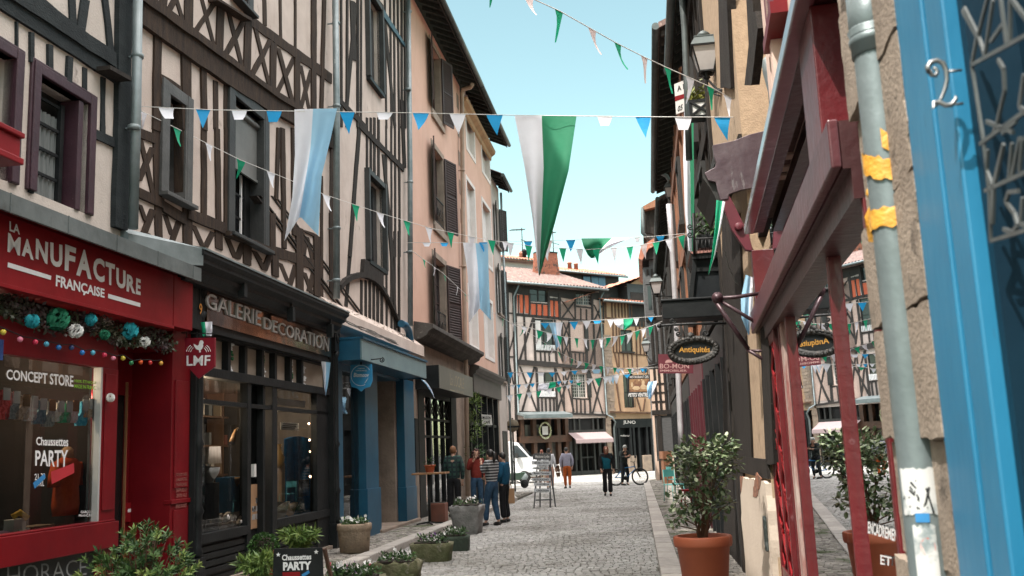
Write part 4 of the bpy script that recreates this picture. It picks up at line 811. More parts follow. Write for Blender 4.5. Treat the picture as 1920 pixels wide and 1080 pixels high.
for v in ((156, -60, 150, 160, 16), (184, -40, 184, 160, 9), (237, -40, 237, 165, 14), (300, -60, 300, 175, 18), (371, 50, 371, 180, 12), (432, 55, 432, 188, 12), (500, -60, 500, 195, 20), (556, -10, 556, 200, 8), (612, -60, 618, 215, 24), (780, -60, 782, 215, 14), (960, -40, 962, 230, 22), (1075, -20, 1078, 250, 20), (840, 100, 840, 220, 13), (900, 110, 900, 228, 13)): fv(FA, 'r6', *v)
for v in ((640, 20, 772, 212, 16), (770, 30, 636, 205, 16), (978, 60, 1060, 240, 16), (1058, 70, 975, 235, 16)): fv(FA, 'r6', *v, d1=.03)
hb(mb, FA, 'r6', 160, 168, 600, 205, 30); hb(mb, FA, 'r6', 600, 208, 1085, 252, 26); hb(mb, FA, 'r6', 780, 78, 962, 100, 18); hb(mb, FA, 'r6', 300, 44, 500, 60, 14); hb(mb, FA, 's', 95, 560, 1050, 655, 26); hb(mb, FA, 's', 95, 590, 310, 625, 70, -.05, .03); hb(mb, FA, 's', 475, 625, 735, 660, 70, -.05, .03); hb(mb, FA, 's', 880, 665, 1040, 690, 50, -.05, .03); hb(mb, FA, 's', 475, 690, 600, 700, 25, -.05, .03)
for v in ((152, 160, 180, 1100, 20), (243, 185, 260, 650, 18), (338, 200, 195, 650, 18), (345, 200, 362, 660, 22), (568, 220, 585, 660, 22), (640, 230, 648, 660, 14), (716, 225, 730, 670, 16), (888, 262, 905, 680, 26), (975, 265, 990, 690, 16), (1068, 260, 1085, 720, 26)): fv(FA, 'r6', *v)
for v in ((652, 240, 722, 420, 16), (718, 240, 650, 425, 16), (650, 400, 735, 650, 16), (722, 420, 640, 620, 16), (1050, 270, 935, 690, 18), (612, 520, 645, 660, 14)): fv(FA, 'r6', *v, d1=.03)
for x in (415, 460, 505): fv(FA, 'r6', x, 565, x+5, 655, 13)
for x in (740, 782, 826, 868): fv(FA, 'r6', x, 575, x+4, 675, 13)
hb(mb, FA, 'r6', 350, 552, 570, 562, 20); hb(mb, FA, 'r6', 722, 560, 905, 575, 14)
hb(mb, FA, 'r6', 175, 668, 600, 698, 54, -.05, .10); hb(mb, FA, 'r6', 590, 700, 1090, 740, 34, -.05, .10)
for v in ((372, 720, 395, 1190, 22), (572, 730, 592, 1200, 20), (735, 735, 760, 1200, 14), (915, 740, 945, 1215, 20), (1085, 735, 1112, 1220, 20), (655, 735, 668, 1200, 12)): fv(FA, 'r6', *v)
for v in ((198, 710, 378, 1185, 18), (352, 715, 222, 1180, 18), (575, 740, 665, 960, 16), (735, 745, 590, 1190, 16), (660, 740, 765, 1190, 16), (600, 900, 670, 1190, 16), (928, 755, 1072, 1210, 18), (1078, 760, 962, 1215, 18)): fv(FA, 'r6', *v, d1=.03)
for x in (430, 470, 515, 555): fv(FA, 'r6', x, 1045, x+5, 1195, 14)
for x in (795, 838, 880): fv(FA, 'r6', x, 1060, x+5, 1205, 14)
hb(mb, FA, 'r6', 380, 1040, 580, 1050, 16); hb(mb, FA, 'r6', 745, 1052, 935, 1062, 14)
hb(mb, FA, 'r7', 180, 180, 1115, 215, 20, -.05, .08)
mb.build('timber_frame', m_fbeam, B7)
m_lat = mat('pale_glazing_bar', (.5, .47, .44), rough=.6)
for i, r in enumerate((F1, F2, F3, F4, F5, F6)):
    wn = window(FA, B7, r, m_lat if i in (1, 3, 5) else m_shutterd, rec=.12, fw=.05, nx=6 if i in (1, 3, 5) else 2, nz=7 if i in (3, 5) else (4 if i == 1 else 2))
    mb = MB(FA.M); u0, u1, z0, z1 = r
    if i in (3, 5): mb.box(u1+.02, u1+.33, .05, .09, z0, z1); mb.box(u1+.06, u1+.29, .09, .10, z0+.1, z1-.1); mb.build('shutter', m_shutterd, wn)
    if i in (2, 4):
        mb.box(u0+.05, u0+.5, -.09, -.07, z0+.1, z1-.1); mb.build('curtain', m_white_sur, wn)
        mb = MB(FA.M)
        for k in range(13): u = u0+(u1-u0)*(k+.5)/13; mb.box(u-.03, u+.03, .04, .07, z0, z0+.33)
        mb.build('railing', m_white, wn)
mb = MB(FA.M); uc = FA.hit(1070, 800)[0]; zz = 3.42
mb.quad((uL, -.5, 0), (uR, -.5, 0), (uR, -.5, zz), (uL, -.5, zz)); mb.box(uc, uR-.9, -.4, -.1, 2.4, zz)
mb.build('shop_recess', m_dark, B7, recalc=False)
mb = MB(FA.M); a = FA.hit(*X('r7', 180, 200)); b = FA.hit(*X('r7', 742, 245)); mb.yprism([(0, a[1]+.1), (.9, a[1]-.10), (.9, a[1]-.32), (.75, a[1]-.32), (.75, a[1]-.18), (0, a[1]-.05)], uL+.05, uL+(b[0]-a[0])*.9); mb.build('awning_case', m_zinc, B7)
mb = MB(FA.M)
for x in (235, 365, 520, 620, 705): u = FA.hit(*X('r7', x, 600))[0]; mb.box(u-.12, u+.12, -.3, .0, 0, zz)
z = FA.hit(*X('r7', 450, 460))[1]; mb.box(uL+.2, uc, -.35, .06, z-.25, z+.15); mb.box(uL+.2, uc, -.4, -.1, 0, .5); mb.build('brown_shopfront', mat('brown_shop_wood', (.09, .04, .022), (.05, .025, .016), .6, 3), B7)
mb = MB(FA.M)
for x in (310, 400, 490): u = FA.hit(*X('r7', x, 330))[0]; mb.box(u-.22, u+.22, -.33, -.3, 2.4, 3.1)
u = FA.hit(*X('r7', 580, 600))[0]; mb.box(u-.28, u+.28, -.33, -.28, .6, 2.1); mb.build('pane', mat('dull_glass', (.12, .11, .10), (.05, .045, .04), .3), B7)
mb = MB(FA.M); u, z = FA.hit(*X('r7', 462, 378), .1); 
for k in range(46):
    q = 2*pi*k/46; mb.ball((u+.40*cos(q), .12+R.uniform(-.03, .03), z+.46*sin(q)), R.uniform(.045, .075), 6, 4)
wr_ = mb.build('wreath', mat('wreath_cream', (.6, .55, .45), (.3, .35, .15), .9, 9, lo=.45, hi=.55), B7); mb = MB(FA.M); mb.box(u-.2, u+.2, .08, .11, z-.25, z+.25); mb.build('plaque', m_white_sur, wr_)
mb = MB(FA.M); a0, a1 = FA.hit(*X('r7', 725, 700))[0], FA.hit(*X('r7', 1108, 700))[0]
for f in (0, .17, .31, .69, .83, 1): u = a0+(a1-a0)*f; mb.box(u-.06, u+.06, -.3, .0, 0, zz)
mb.box(a0, a1, -.3, .01, 2.42, 2.7); mb.box(a0, a1, -.3, -.02, 0, .25); mb.box(a0+(a1-a0)*.31, a0+(a1-a0)*.69, -.28, -.04, 1.0, 1.08); mb.box(a0+(a1-a0)*.49, a0+(a1-a0)*.51, -.28, -.05, .2, 2.4)
mb.build('black_shopfront', m_shutterd, B7)
mb = MB(FA.M)
for f in (.05, .2, .85): u = a0+(a1-a0)*f; mb.box(u-.02, u+.30, -.28, -.25, .9, 2.35)
mb.build('curtain', m_curtain, B7)
mb = MB(FA.M); z1 = FA.hit(*X('r7', 900, 398), .5)[1]; z1 = FA.hit(*X('r7', 900, 398))[1]; n = 30; V = []
for k, (dd, z) in enumerate(((.02, z1), (.75, z1-.42), (.77, z1-.62))):
    for i in range(n*2+1): V.append((a0-.05+(a1-a0+.1)*i/(n*2), dd, z-(.05 if (k == 2 and i % 2) else 0)))
w = 2*n+1; mb.add(V, [(j*w+i, j*w+i+1, (j+1)*w+i+1, (j+1)*w+i) for j in range(2) for i in range(w-1)]); mb.build('awning', mat('pink_awning', (.29, .21, .215), (.34, .26, .26), .8, 20, stretch=(1, 1, 1)), B7, recalc=False)
mb = MB(FA.M); p0, p1 = FA.hit(*X('r7', 1118, 600))[0], uR+.35; z = 0
while z < 3.4:
    u = p0
    while u < p1-.05: l = min(R.uniform(.25, .5), p1-u); mb.box(u+.006, u+l-.006, -.3, .03+R.uniform(0, .03), z+.005, min(z+.26, 3.4)); u += l
    z += .27
mb.build('stone_pier', m_oldstone, B7)
mb = MB(FA.M); mb.tube([(uR+.15, .35, ZE-.1), (uR-.05, .12, ZE-.7), (uR-.02, .12, 3.6), (uR+.1, .5, 3.4), (uR+.45, .35, 3.1), (uR+.5, .12, 2.8), (uR+.5, .12, .1)], .055, 8); mb.build('downpipe', m_zinc, B7); mb = MB(FA.M); mb.tube([(uL+.35, .45, ZE-.05), (uL+.12, .12, ZE-.8), (uL+.1, .12, 3.7), (uL+.35, .7, 3.45)], .055, 8); mb.build('downpipe', m_zinc, B7)
def tiled(pl, par, u0, u1, ze, over, depth, rise, m, du=0.0, gutter=True, wave=.24, name='roof'):
    pl0 = pl; pl = Pl(pl0.O+pl0.n*du, 0); pl.u = pl0.u; pl.n = pl0.n
    mb = MB(pl.M); n = int((u1-u0)/wave)*4; rows = 14; V = []
    for k in range(rows+1):
        f = k/rows
        for h in (0, .03) if 0 < k < rows else (0,):
            for i in range(n+1): V.append((u0+(u1-u0)*i/n+R.uniform(-.006, .006), over-(depth+over)*f, ze+rise*f+.045*sin(2*pi*i/4)+(.02-h)+.05))
    w = n+1; nr = len(V)//w
    mb.add(V, [(j*w+i, j*w+i+1, (j+1)*w+i+1, (j+1)*w+i) for j in range(nr-1) for i in range(w-1)])
    rf = mb.build(name, m, par, recalc=False)
    mb = MB(pl.M); mb.add([(u0, over-.01, ze), (u1, over-.01, ze), (u1, -.05, ze+.02), (u0, -.05, ze+.02)], [(0, 1, 2, 3)])
    mb.box(u0, u1, over-.06, over-.02, ze-.12, ze+.02); mb.build('soffit', m_obeam, rf, recalc=False)
    if gutter: mb = MB(pl.M); mb.tube([(u0, over+.06, ze+.0), (u1, over+.06, ze-.08)], .07, 8); mb.build('gutter', m_zinc, rf)
    return rf
tiled(FA, B7, uL-.9, uR+.3, ZE, .55, 5.5, 2.2, m_tileold)
def D2(px, py, d): return FA.hit(px, py, d)
c0 = D2(1012, 500, -3.4); c1 = D2(1045, 475, -3.4); zt = c1[1]; mb = MB(FA.M)
z = zt-2.6; k = 0
while z < zt:
    t = .30*max(0, (zt-z-.2)/2.6); mb.box(c0[0]-t+.03, c1[0]+t*.8, -4.1-t*.3, -3.4, z, z+.075); z += .09; k += 1
ch = mb.build('chimney', mat('chimney_brick', (.34, .12, .07), (.20, .075, .05), .9, 9, .3, 20, spots=[((.05, .04, .035), 2.2, .55)]), B7)
mb = MB(FA.M); mb.box(c0[0]+.02, c1[0]+.02, -4.12, -3.38, zt, zt+.08); mb.lathe(((c0[0]+c1[0])/2, -3.75, zt+.08), [(.13, 0), (.11, .35), (.14, .37), (.001, .38)], 10); mb.build('chimney_cap', m_black, ch)
def antenna(px, py, pyb, d, label):
    a = D2(px, py, d); zb = D2(px, pyb, d)[1]; mb = MB(FA.M); mb.tube([(a[0], d, zb), (a[0], d, a[1])], .03, 6); z = a[1]-.12
    mb.bar((a[0]-.9, d, z-.12), (a[0]+.25, d, z+.02), .035)
    for k in range(9): x = a[0]-.85+k*.12; mb.tube([(x, d-.28, z-.11+k*.015), (x, d+.28, z-.11+k*.015)], .012, 4)
    mb.bar((a[0]-.1, d, a[1]-.8), (a[0]+.5, d, a[1]-.9), .03)
    mb.thing('tv_antenna', [m_iron], label, 'antenna')
antenna(978, 427, 482, -3.0, 'tall television antenna on the left roof ridge beside the dark chimney cowl')
antenna(1036, 433, 478, -3.5, 'television antenna rising from the top of the brick chimney')
Bk = T('rear_house', 'white walled house with a tiled coping behind the orange-panelled house roof', 'house', FA.M(uL, -7, 0))
a = D2(935, 474, -6); b = D2(1012, 498, -6)
mb = MB(FA.M); mb.box(a[0]-2, b[0]+.4, -10, -6, 5, (a[1]+b[1])/2-.1); mb.build('wall', m_white_sur, Bk)
tiled(FA, Bk, a[0]-2, b[0]+.5, (a[1]+b[1])/2-.1, .35, 1.0, .45, m_tile, gutter=False, du=-6)
for px, py, r in ((977, 480, .14), (983, 476, .2), (1003, 482, .12)):
    c = D2(px, py, -6.6); mb = MB(FA.M); mb.lathe((c[0], -6.6, c[1]-.6), [(r*.7, 0), (r*.7, .5), (r*1.2, .55), (r*.9, .7), (r*1.3, .75), (r*.3, .95), (.001, .97)], 10); mb.build('chimney_cowl', m_black if r > .15 else m_tile, Bk)
Ba = T('attic_house', 'dark boarded attic storey with three blue windows under a shallow tiled roof', 'house', FA.M(1, -8, 0))
a = D2(1046, 508, -7.5); b = D2(1166, 522, -7.5); za = (a[1]+b[1])/2
mb = MB(FA.M); mb.box(a[0]-.3, b[0]-.3, -12, -7.5, 6, za); mb.build('wall', m_shutterd, Ba)
tiled(FA, Ba, a[0]-.5, b[0]+.1, za, .5, 3, 1.0, m_tile, du=-7.5)
for x in (836, 910, 975):
    c = FA.hit(*X('s', x, 528), -7.45); mb = MB(FA.M); mb.box(c[0]-.36, c[0]+.36, -7.5, -7.44, c[1]-.42, c[1]+.42); w_ = mb.build('window', m_fbeam, Ba); mb = MB(FA.M); mb.box(c[0]-.31, c[0]+.31, -7.44, -7.43, c[1]-.37, c[1]+.37); mb.build('pane', mat('sky_pane', (.10, .22, .36), rough=.08), w_)
for px, py in ((1068, 497), (1080, 499)): c = D2(px, py, -9); mb = MB(FA.M); mb.lathe((c[0], -9, c[1]-.5), [(.16, 0), (.15, .6), (.19, .62), (.17, .7), (.001, .7)], 10); mb.build('chimney_pot', m_tile, Ba)
Bn = T('timber_framed_house', 'sliver of pale half-timbered house between the dark shutters and the orange panels', 'house', FA.M(uLL, 0, 0))
mb = MB(FA.M); mb.quad((uLL, .0, 0), (uL-.02, .0, 0), (uL-.02, .0, ZE-.1), (uLL, .0, ZE-.1)); shell(mb, uLL, uL-.02, 0, ZE-.1, 6); mb.build('wall', m_fplaster, Bn, recalc=False)
MBX[0] = mb = MB(FA.M)
for v in ((70, -200, 90, 1300, 14), (128, -200, 160, 1300, 26), (30, -100, 60, 1300, 12)): fv(FA, 'r6', *v)
for v in ((130, 400, 70, 610, 12), (75, 620, 130, 900, 12)): fv(FA, 'r6', *v, d1=.03)
hb(mb, FA, 'r6', 40, 150, 150, 155, 16); hb(mb, FA, 'r6', 50, 610, 170, 614, 16); mb.build('timber_frame', m_fbeam, Bn)
tiled(FA, Bn, uLL, uL-.9, ZE+.1, .5, 5.5, 2.2, m_tileold)
B8 = T('timber_framed_house', 'ochre half-timbered house with black ground floor, right of the orange-panelled one', 'house', FB.M(2, 0, 0))
oL = FB.hit(1140, 800)[0]; oR = FB.hit(1260, 800)[0]; ZO = 10.7
O1 = frect(FB, 'r6', 1262, 330, 1385, 560); O2 = frect(FB, 'r6', 1290, 790, 1400, 1150); O3 = frect(FB, 's', 1255, 560, 1350, 880)
mb = MB(FB.M); wallgrid(mb, oL, oR, 3.3, ZO, [O1, O2, O3], rec=.15); shell(mb, oL, oR, 0, ZO, 6); mb.build('wall', m_ochre, B8, recalc=False)
MBX[0] = mb = MB(FB.M)
for x in (1165, 1200, 1235, 1270, 1302, 1335, 1368): fv(FB, 'r6', x, 0, x+8, 195, 12)
for x in (1420, 1460, 1500, 1535): fv(FB, 'r6', x, 240, x+12, 590, 10)
for x in (1180, 1215, 1245): fv(FB, 'r6', x, 230, x+6, 560, 10)
for x in (1240, 1290, 1335, 1380, 1430): fv(FB, 'r6', x, 575, x+6, 720, 9)
for v in ((1200, 570, 1245, 800, 12), (1205, 800, 1260, 1180, 14), (1430, 1030, 1475, 1180, 12), (1520, 1050, 1500, 1180, 12), (1100, 0, 1105, 200, 14), (1545, 0, 1570, 600, 12)): fv(FB, 'r6', *v)
hb(mb, FB, 'r6', 1100, 200, 1540, 245, 14); hb(mb, FB, 'r6', 1180, 565, 1570, 600, 12); hb(mb, FB, 'r7', 1160, 180, 1600, 190, 14, -.05, .2)
mb.build('timber_frame', m_obeam, B8)
mb = MB(FB.M); z = 3.4; u1 = FB.hit(*X('r6', 1165, 800))[0]
while z < 8.6:
    u = oL
    while u < u1: l = min(R.uniform(.2, .4), u1+.1-u); mb.box(u+.005, u+l-.005, -.05, .04+R.uniform(0, .02), z+.005, z+.19); u += l
    z += .2
mb.build('quoins', m_oldstone, B8)
for i, r in enumerate((O1, O2, O3)):
    wn = window(FB, B8, r, m_shutterd, rec=.12, nx=2, nz=2, sill=m_fbeam if i == 0 else None)
    if i:
        mb = MB(FB.M)
        for k in range(8): u = r[0]+(r[1]-r[0])*k/7; mb.tube([(u, .05, r[2]), (u, .05, r[2]+.95)], .012, 4)
        mb.bar((r[0], .05, r[2]+.96), (r[1], .05, r[2]+.96), .03); mb.build('railing', m_iron, wn)
mb = MB(FB.M); k0, k1 = FB.hit(*X('r7', 1212, 600))[0], oR; mb.box(k0, k1, -.5, .05, 2.75, 3.3); mb.quad((k0, -.3, 0), (k1, -.3, 0), (k1, -.3, 2.75), (k0, -.3, 2.75))
for x in (1220, 1250, 1370, 1405, 1460, 1545, 1590): u = FB.hit(*X('r7', x, 600))[0]; mb.box(u-.07, u+.07, -.3, .06, 0, 2.8)
mb.build('black_shopfront', m_black, B8, recalc=False)
mb = MB(FB.M); text_quad(mb, 'JLNO', *[FB.hit(*X('r7', *p), .06) for p in ((1285, 270), (1415, 275), (1415, 318), (1285, 315))], .062, bold=.01); text_quad(mb, 'Julie Dutreuil', *[FB.hit(*X('r7', *p), .06) for p in ((1255, 422), (1355, 424), (1355, 446), (1255, 444))], .002, bold=0); mb.build('lettering', m_white_sur, B8, recalc=False)
mb = MB(FB.M)
for x0, x1 in ((1340, 1422), (1486, 1580)): a = FB.hit(*X('r7', x0, 710))[0]; b = FB.hit(*X('r7', x1, 710))[0]; mb.box(a, b, -.2, .10, 0, 1.0)
mb.build('stone_base', m_oldstone, B8, bevel=.03)
tiled(FB, B8, oL-.2, oR, ZO, .5, 2.0, .7, m_tile)
g0 = FB.hit(*X('s', 990, 575), -1.0); g1 = FB.hit(*X('s', 1245, 640), -1.0); pk = FB.hit(*X('s', 1335, 485), .3); ge = FB.hit(*X('s', 1422, 575), .3)
mb = MB(FB.M); mb.box(FB.hit(1134, 560)[0], pk[0]-.9, -3, -.9, ZO, ZO+1.2); mb.box(pk[0]-1.0, pk[0]+1.5, -3, .02, ZO-1.5, ZO+1.3); mb.build('dormer', mat('slate_board', (.07, .08, .085), (.045, .05, .055), .7, 6, stretch=(1, 1, 8)), B8)
mb = MB(FB.M); hh = pk[1]
V = []
for k, uu in enumerate((pk[0]-6.2, pk[0], pk[0]+2.2)):
    z = (hh-2.0, hh, hh-1.35)[k]
    V += [(uu, .45, z), (uu, -3.5, z)]
n = 24; VV = []; FF = []
for seg in ((0, 1), (1, 2)):
    b = len(VV)
    for i in range(n+1):
        for j in range(17):
            u = V[seg[0]*2][0]+(V[seg[1]*2][0]-V[seg[0]*2][0])*i/n; z = V[seg[0]*2][2]+(V[seg[1]*2][2]-V[seg[0]*2][2])*i/n
            VV.append((u, .45-3.9*j/16, z+.045*sin(j*pi/2)+(.03 if i % 2 else 0)))
    FF += [(b+i*17+j, b+i*17+j+1, b+(i+1)*17+j+1, b+(i+1)*17+j) for i in range(n) for j in range(16)]
mb.add(VV, FF); mb.build('dormer_roof', m_tile, B8, recalc=False)
mb = MB(FB.M); mb.box(pk[0]-.75, pk[0]+.35, .02, .06, ZO-1.4, ZO+.75); mb.build('dormer_door', m_fbeam, B8)
mb = MB(FB.M); mb.prism([(pk[0]-1.05, ZO+1.1), (pk[0]+1.6, ZO+1.1), (pk[0], hh-.1)], -.2, .01); mb.build('gable', m_ochre, B8)
def RS(px, py, s):
    r = ray(px, py); t = s/r.dot(SU); p = CAM+r*t; return p.dot(SW), p.z
def CF(s0): return lambda x, y, z: S(s0-y, x, z)        # a frame facing the camera: x = across the street, y = towards the camera
def cpts(s, P): return [RS(x, y, s) for x, y in P]
def cbox(mb, s, x0, y0, x1, y1, t=.05):                  # camera-facing slab between two picture corners at street distance s
    a = RS(x0, y0, s); b = RS(x1, y1, s); mb.box(min(a[0], b[0]), max(a[0], b[0]), -t, 0, min(a[1], b[1]), max(a[1], b[1]))
WR = 1.2
RW = Pl(S(0, WR), 7.6, -1)
m_bplaster = mat('brown_rough_plaster', (.42, .30, .20), (.33, .235, .155), .95, 14, .3, 60, spots=[((.22, .15, .1), 3, .62, (1, 1, 1), .15)])
m_pinkpl = mat('pale_pink_plaster', (.62, .47, .38), (.52, .38, .30), .9, 2, .3, 30)
m_orwood = mat('orange_brown_wood', (.28, .12, .06), (.15, .065, .035), .7, 5, .4, 20, stretch=(4, 4, .5))
m_slateg = mat('slate_grey_board', (.10, .10, .10), (.06, .06, .062), .8, 5, .4, 20, stretch=(1, 1, 6))
m_patch = mat('patched_cream_render', (.60, .51, .42), (.52, .43, .35), .85, 1.5, .25, 25, spots=[((.40, .33, .27), 1.3, .60, (1, 1, 1), .15)])
m_brickred = mat('exposed_brick', (.33, .13, .07), (.16, .09, .06), .95, 6, .8, 30)
s0, s1 = 9.4, 12.35
HP = Pl(S(s0, 1.10), 7.6-.6, -1)
H3 = T('timber_framed_house', 'dark timber-framed house with rough brown plaster panels above a patched cream wall', 'house', HP.M(1.7, 0, 0))
LH = s1-s0
mb = MB(HP.M); mb.box(-.1, LH, -6, 0, 0, 9.6); mb.build('wall', m_bplaster, H3)
mb = MB(HP.M)
zr = HP.hit(1440, 865)[1]
def hpv(x, w, z0, z1, d=.05, lean=0): mb.prism(jit_edge([(x-w/2, z0), (x+w/2, z0), (x+w/2+lean, z1), (x-w/2+lean, z1)], .012, .4), -.05, d+R.uniform(0, .02))
pu = [HP.hit(x, 800)[0] for x in (1385, 1405, 1432, 1450)]
for Q in ([(1348, -90), (1362, -90), (1374, 165), (1354, 165)], [(1396, -60), (1404, 84), (1396, 160), (1409, 160), (1421, 53), (1416, 21), (1413, 23), (1408, -60)], [(1354, 400), (1385, 400), (1392, 560), (1398, 630), (1406, 770), (1410, 865), (1394, 872), (1390, 1090), (1358, 1090)], [(1427, 600), (1442, 640), (1452, 870), (1437, 870), (1430, 720)]): beamP(mb, HP, Q, -.05, .02)
hpv(LH-.08, .16, 0, 9.5, .03)
mb.box(-.1, LH, -.05, .03, zr-.16, zr+.02); mb.box(-.1, LH, -.05, .035, 4.3, 4.6)
mb.build('timber_frame', m_timber, H3)
mb = MB(HP.M)     # patched render at the foot, its edge broken away
P = [(-.1, 0), (LH-.55, 0), (LH-.62, .25), (LH-.60, .5), (LH-.52, .72), (LH-.63, .8), (LH-.66, zr-.42), (LH-.95, zr-.30), (LH-1.05, zr-.24), (LH-1.15, zr-.2), (-.1, zr-.2)]
mb.prism(jit_edge(P, .02, .12), -.02, .055); mb.build('patched_render', m_patch, H3)
mb = MB(HP.M); a = HP.hit(1418, 912, .06); mb.prism(jit_edge([(a[0]-.42, a[1]+.09), (a[0]-.1, a[1]+.14), (a[0]+.3, a[1]-.02), (a[0]+.38, a[1]-.12), (a[0]+.05, a[1]-.1), (a[0]-.2, a[1]-.02)], .02, .08), .05, .058); mb.prism(jit_edge([(LH-1.5, zr-.22), (LH-.5, zr-.22), (LH-.5, zr-.6), (LH-.7, zr-.55), (LH-1.0, zr-.3)], .02, .1), -.02, .03); mb.build('bare_brick', m_brickred, H3)
mb = MB(HP.M); mb.box(.02, .10, .055, .085, .60, .92); mb.build('meter_box', m_zincd, H3, bevel=.01)
q = [RS(1413, -60, 9.0), RS(1430, 110, 9.0)]
mb = MB(CF(9.0)); mb.tube([(q[0][0], .2, q[0][1]), (q[1][0], .2, q[1][1])], .035, 10)
b = RS(1437, 140, 9.0); mb.lathe((b[0]+.0, .2, b[1]-.25), [(.03, -.4), (.03, 0), (.06, .18), (.065, .3), (.04, .34)], 10); mb.build('downpipe', m_zinc, H3)
mb = MB(HP.M); mb.yprism([(.75, 9.5), (-6, 12.2), (-6, 12.4), (.75, 9.62)], -.2, LH+.2); mb.build('roof', m_tileold, H3)
def rhouse(name, label, a, b, zt, over, wall, timb, ze=None, up=3.4, w=WR, seed=1, gap=.62):
    h = T(name, label, 'house', RW.M((a+b)/2, 0, 0)); off = WR-w
    rr = random.Random(seed)
    mb = MB(RW.M); mb.box(a, b, -6, off, 0, zt); mb.build('wall', wall, h)
    mb = MB(RW.M); u = a+.1
    while u < b: wd = rr.uniform(.13, .24); mb.box(u, min(u+wd, b), off-.05, off+rr.uniform(.05, .09), up, zt-.02); u += rr.uniform(gap*.7, gap*1.2)
    for z in (up, up+2.5, up+5.0):
        if z < zt: mb.box(a, b, off-.05, off+.12, z, z+.26)
    mb.build('timber_frame', timb, h)
    mb = MB(RW.M); z = ze or zt; mb.yprism([(off+over, z-.02), (-6, z+2.6), (-6, z+2.8), (off+over, z+.10)], a-.1, b+.1); rf = mb.build('roof', m_tileold, h)
    mb = MB(RW.M); mb.quad((a-.1, off+over-.02, z-.04), (b+.1, off+over-.02, z-.04), (b+.1, off-.1, z+.28), (a-.1, off-.1, z+.28)); u = a
    while u < b: mb.yprism([(off+over-.05, z-.16), (off+over-.05, z-.05), (off, z+.12), (off, z-.02)], u, u+.09); u += .42
    mb.build('soffit', m_timber, rf, recalc=False)
    mb = MB(RW.M); mb.tube([(a-.1, off+over+.06, z+.02), (b+.1, off+over+.06, z-.02)], .075, 10); mb.build('gutter', m_zincd, rf); return h
H4 = rhouse('timber_framed_house', 'tall dark timbered antiques house behind the black fascia box and oval sign', 12.4, 18.2, 8.6, .30, m_pinkpl, m_timber, ze=8.9, seed=3)
H5 = rhouse('timber_framed_house', 'pink-plastered timber house with deep dark eaves and a silver downpipe', 18.2, 30.5, 9.4, .48, m_pinkpl, m_orwood, ze=9.75, seed=5, gap=.8)
H6 = rhouse('timber_framed_house', 'grey slate-clad timber house farther down the right row', 30.5, 43.9, 9.2, .35, m_slateg, m_timber, ze=9.4, seed=8)
def rsb(mb, s0, s1, d0, d1, z0, z1): mb.box(s0, s1, d0, d1, z0, z1)
m_burg = mat('burgundy_paint', (.085, .010, .018), (.06, .007, .013), .45, 3)
for h, a, b, m in ((H4, 12.45, 18.1, m_black), (H5, 18.4, 24, m_burg), (H5, 24.3, 30.3, m_black), (H6, 31, 43, m_black)):
    mb = MB(RW.M); mb.box(a, b, -.02, .12, 2.75, 3.3); mb.box(a, b, -.02, .08, 0, .5); u = a
    while u < b: mb.box(u, u+.14, -.02, .16, 0, 2.76); mb.box(u+.14, u+1.1, -.02, .03, .5, 2.76) if R.random() < .3 else None; u += R.uniform(.8, 1.3)
    sf = mb.build('shopfront', m, h); mb = MB(RW.M); mb.quad((a, .02, .5), (b, .02, .5), (b, .02, 2.75), (a, .02, 2.75)); mb.build('pane', m_pane, sf, recalc=False)
for h, u, z0, z1, w_ in ((H4, 14.2, 4.2, 5.7, .9), (H4, 16.5, 4.2, 5.7, .9), (H5, 20, 4.2, 5.8, 1), (H5, 23.5, 4.2, 5.8, 1), (H5, 27, 4.2, 5.8, 1), (H4, 15.5, 6.6, 7.9, .9), (H5, 21.5, 6.6, 8, 1), (H5, 26, 6.6, 8, 1), (H6, 33, 4.2, 5.7, 1), (H6, 37, 4.2, 5.7, 1), (H6, 41, 4.2, 5.7, 1), (H6, 35, 6.5, 7.9, 1), (H6, 40, 6.5, 7.9, 1)):
    mb = MB(RW.M); mb.box(u, u+.08, 0, .14, z0, z1); mb.box(u+w_-.08, u+w_, 0, .14, z0, z1); mb.box(u, u+w_, 0, .16, z1, z1+.1); mb.box(u-.05, u+w_+.05, 0, .2, z0-.1, z0); mb.box(u+w_/2-.03, u+w_/2+.03, 0, .12, z0, z1)
    for k in (1, 2, 3): mb.box(u+.08, u+w_-.08, 0, .11, z0+(z1-z0)*k/4-.015, z0+(z1-z0)*k/4+.015)
    wn = mb.build('window', m_shutterd, h); mb = MB(RW.M); mb.quad((u, .10, z0), (u+w_, .10, z0), (u+w_, .10, z1), (u, .10, z1)); mb.build('pane', m_pane, wn, recalc=False)
def rpipe(h, pts, s, r, m=m_zinc):
    mb = MB(CF(s)); mb.tube([(RS(x, y, s)[0], 0, RS(x, y, s)[1]) for x, y in pts], r, 10); return mb.build('downpipe', m, h)
rpipe(H4, [(1276, -40), (1280, 8), (1284, 60), (1288, 160), (1292, 300)], 14.5, .05, m_zincd)
rpipe(H5, [(1254, 383), (1259, 440), (1264, 520), (1268, 590), (1272, 700), (1276, 800), (1280, 905)], 21.5, .065, mat('silver_pipe', (.55, .53, .55), rough=.4, metal=.3))
rpipe(H5, [(1229, 312), (1234, 322), (1250, 330), (1256, 340), (1256, 395)], 28.5, .06, m_zinc)
H7 = T('corner_house', 'crooked dark timber house stepping out where the street bends, jutting eaves in two tiers', 'house', S(44.2, .8))
mb = MB(CF(44.0)); mb.box(.24, 1.25, -8, 0, 0, 9.7); mb.box(.55, 6, -8.2, .02, 4.0, 12.0); mb.build('wall', m_slateg, H7)
mb = MB(CF(44.0))
for x0, x1, y0, y1 in ((.24, .40, 0, .9), (.24, .34, .9, 3.2), (.95, 1.25, 0, 1.1)): mb.box(x0, x1, -.1, .06, y0, y1)
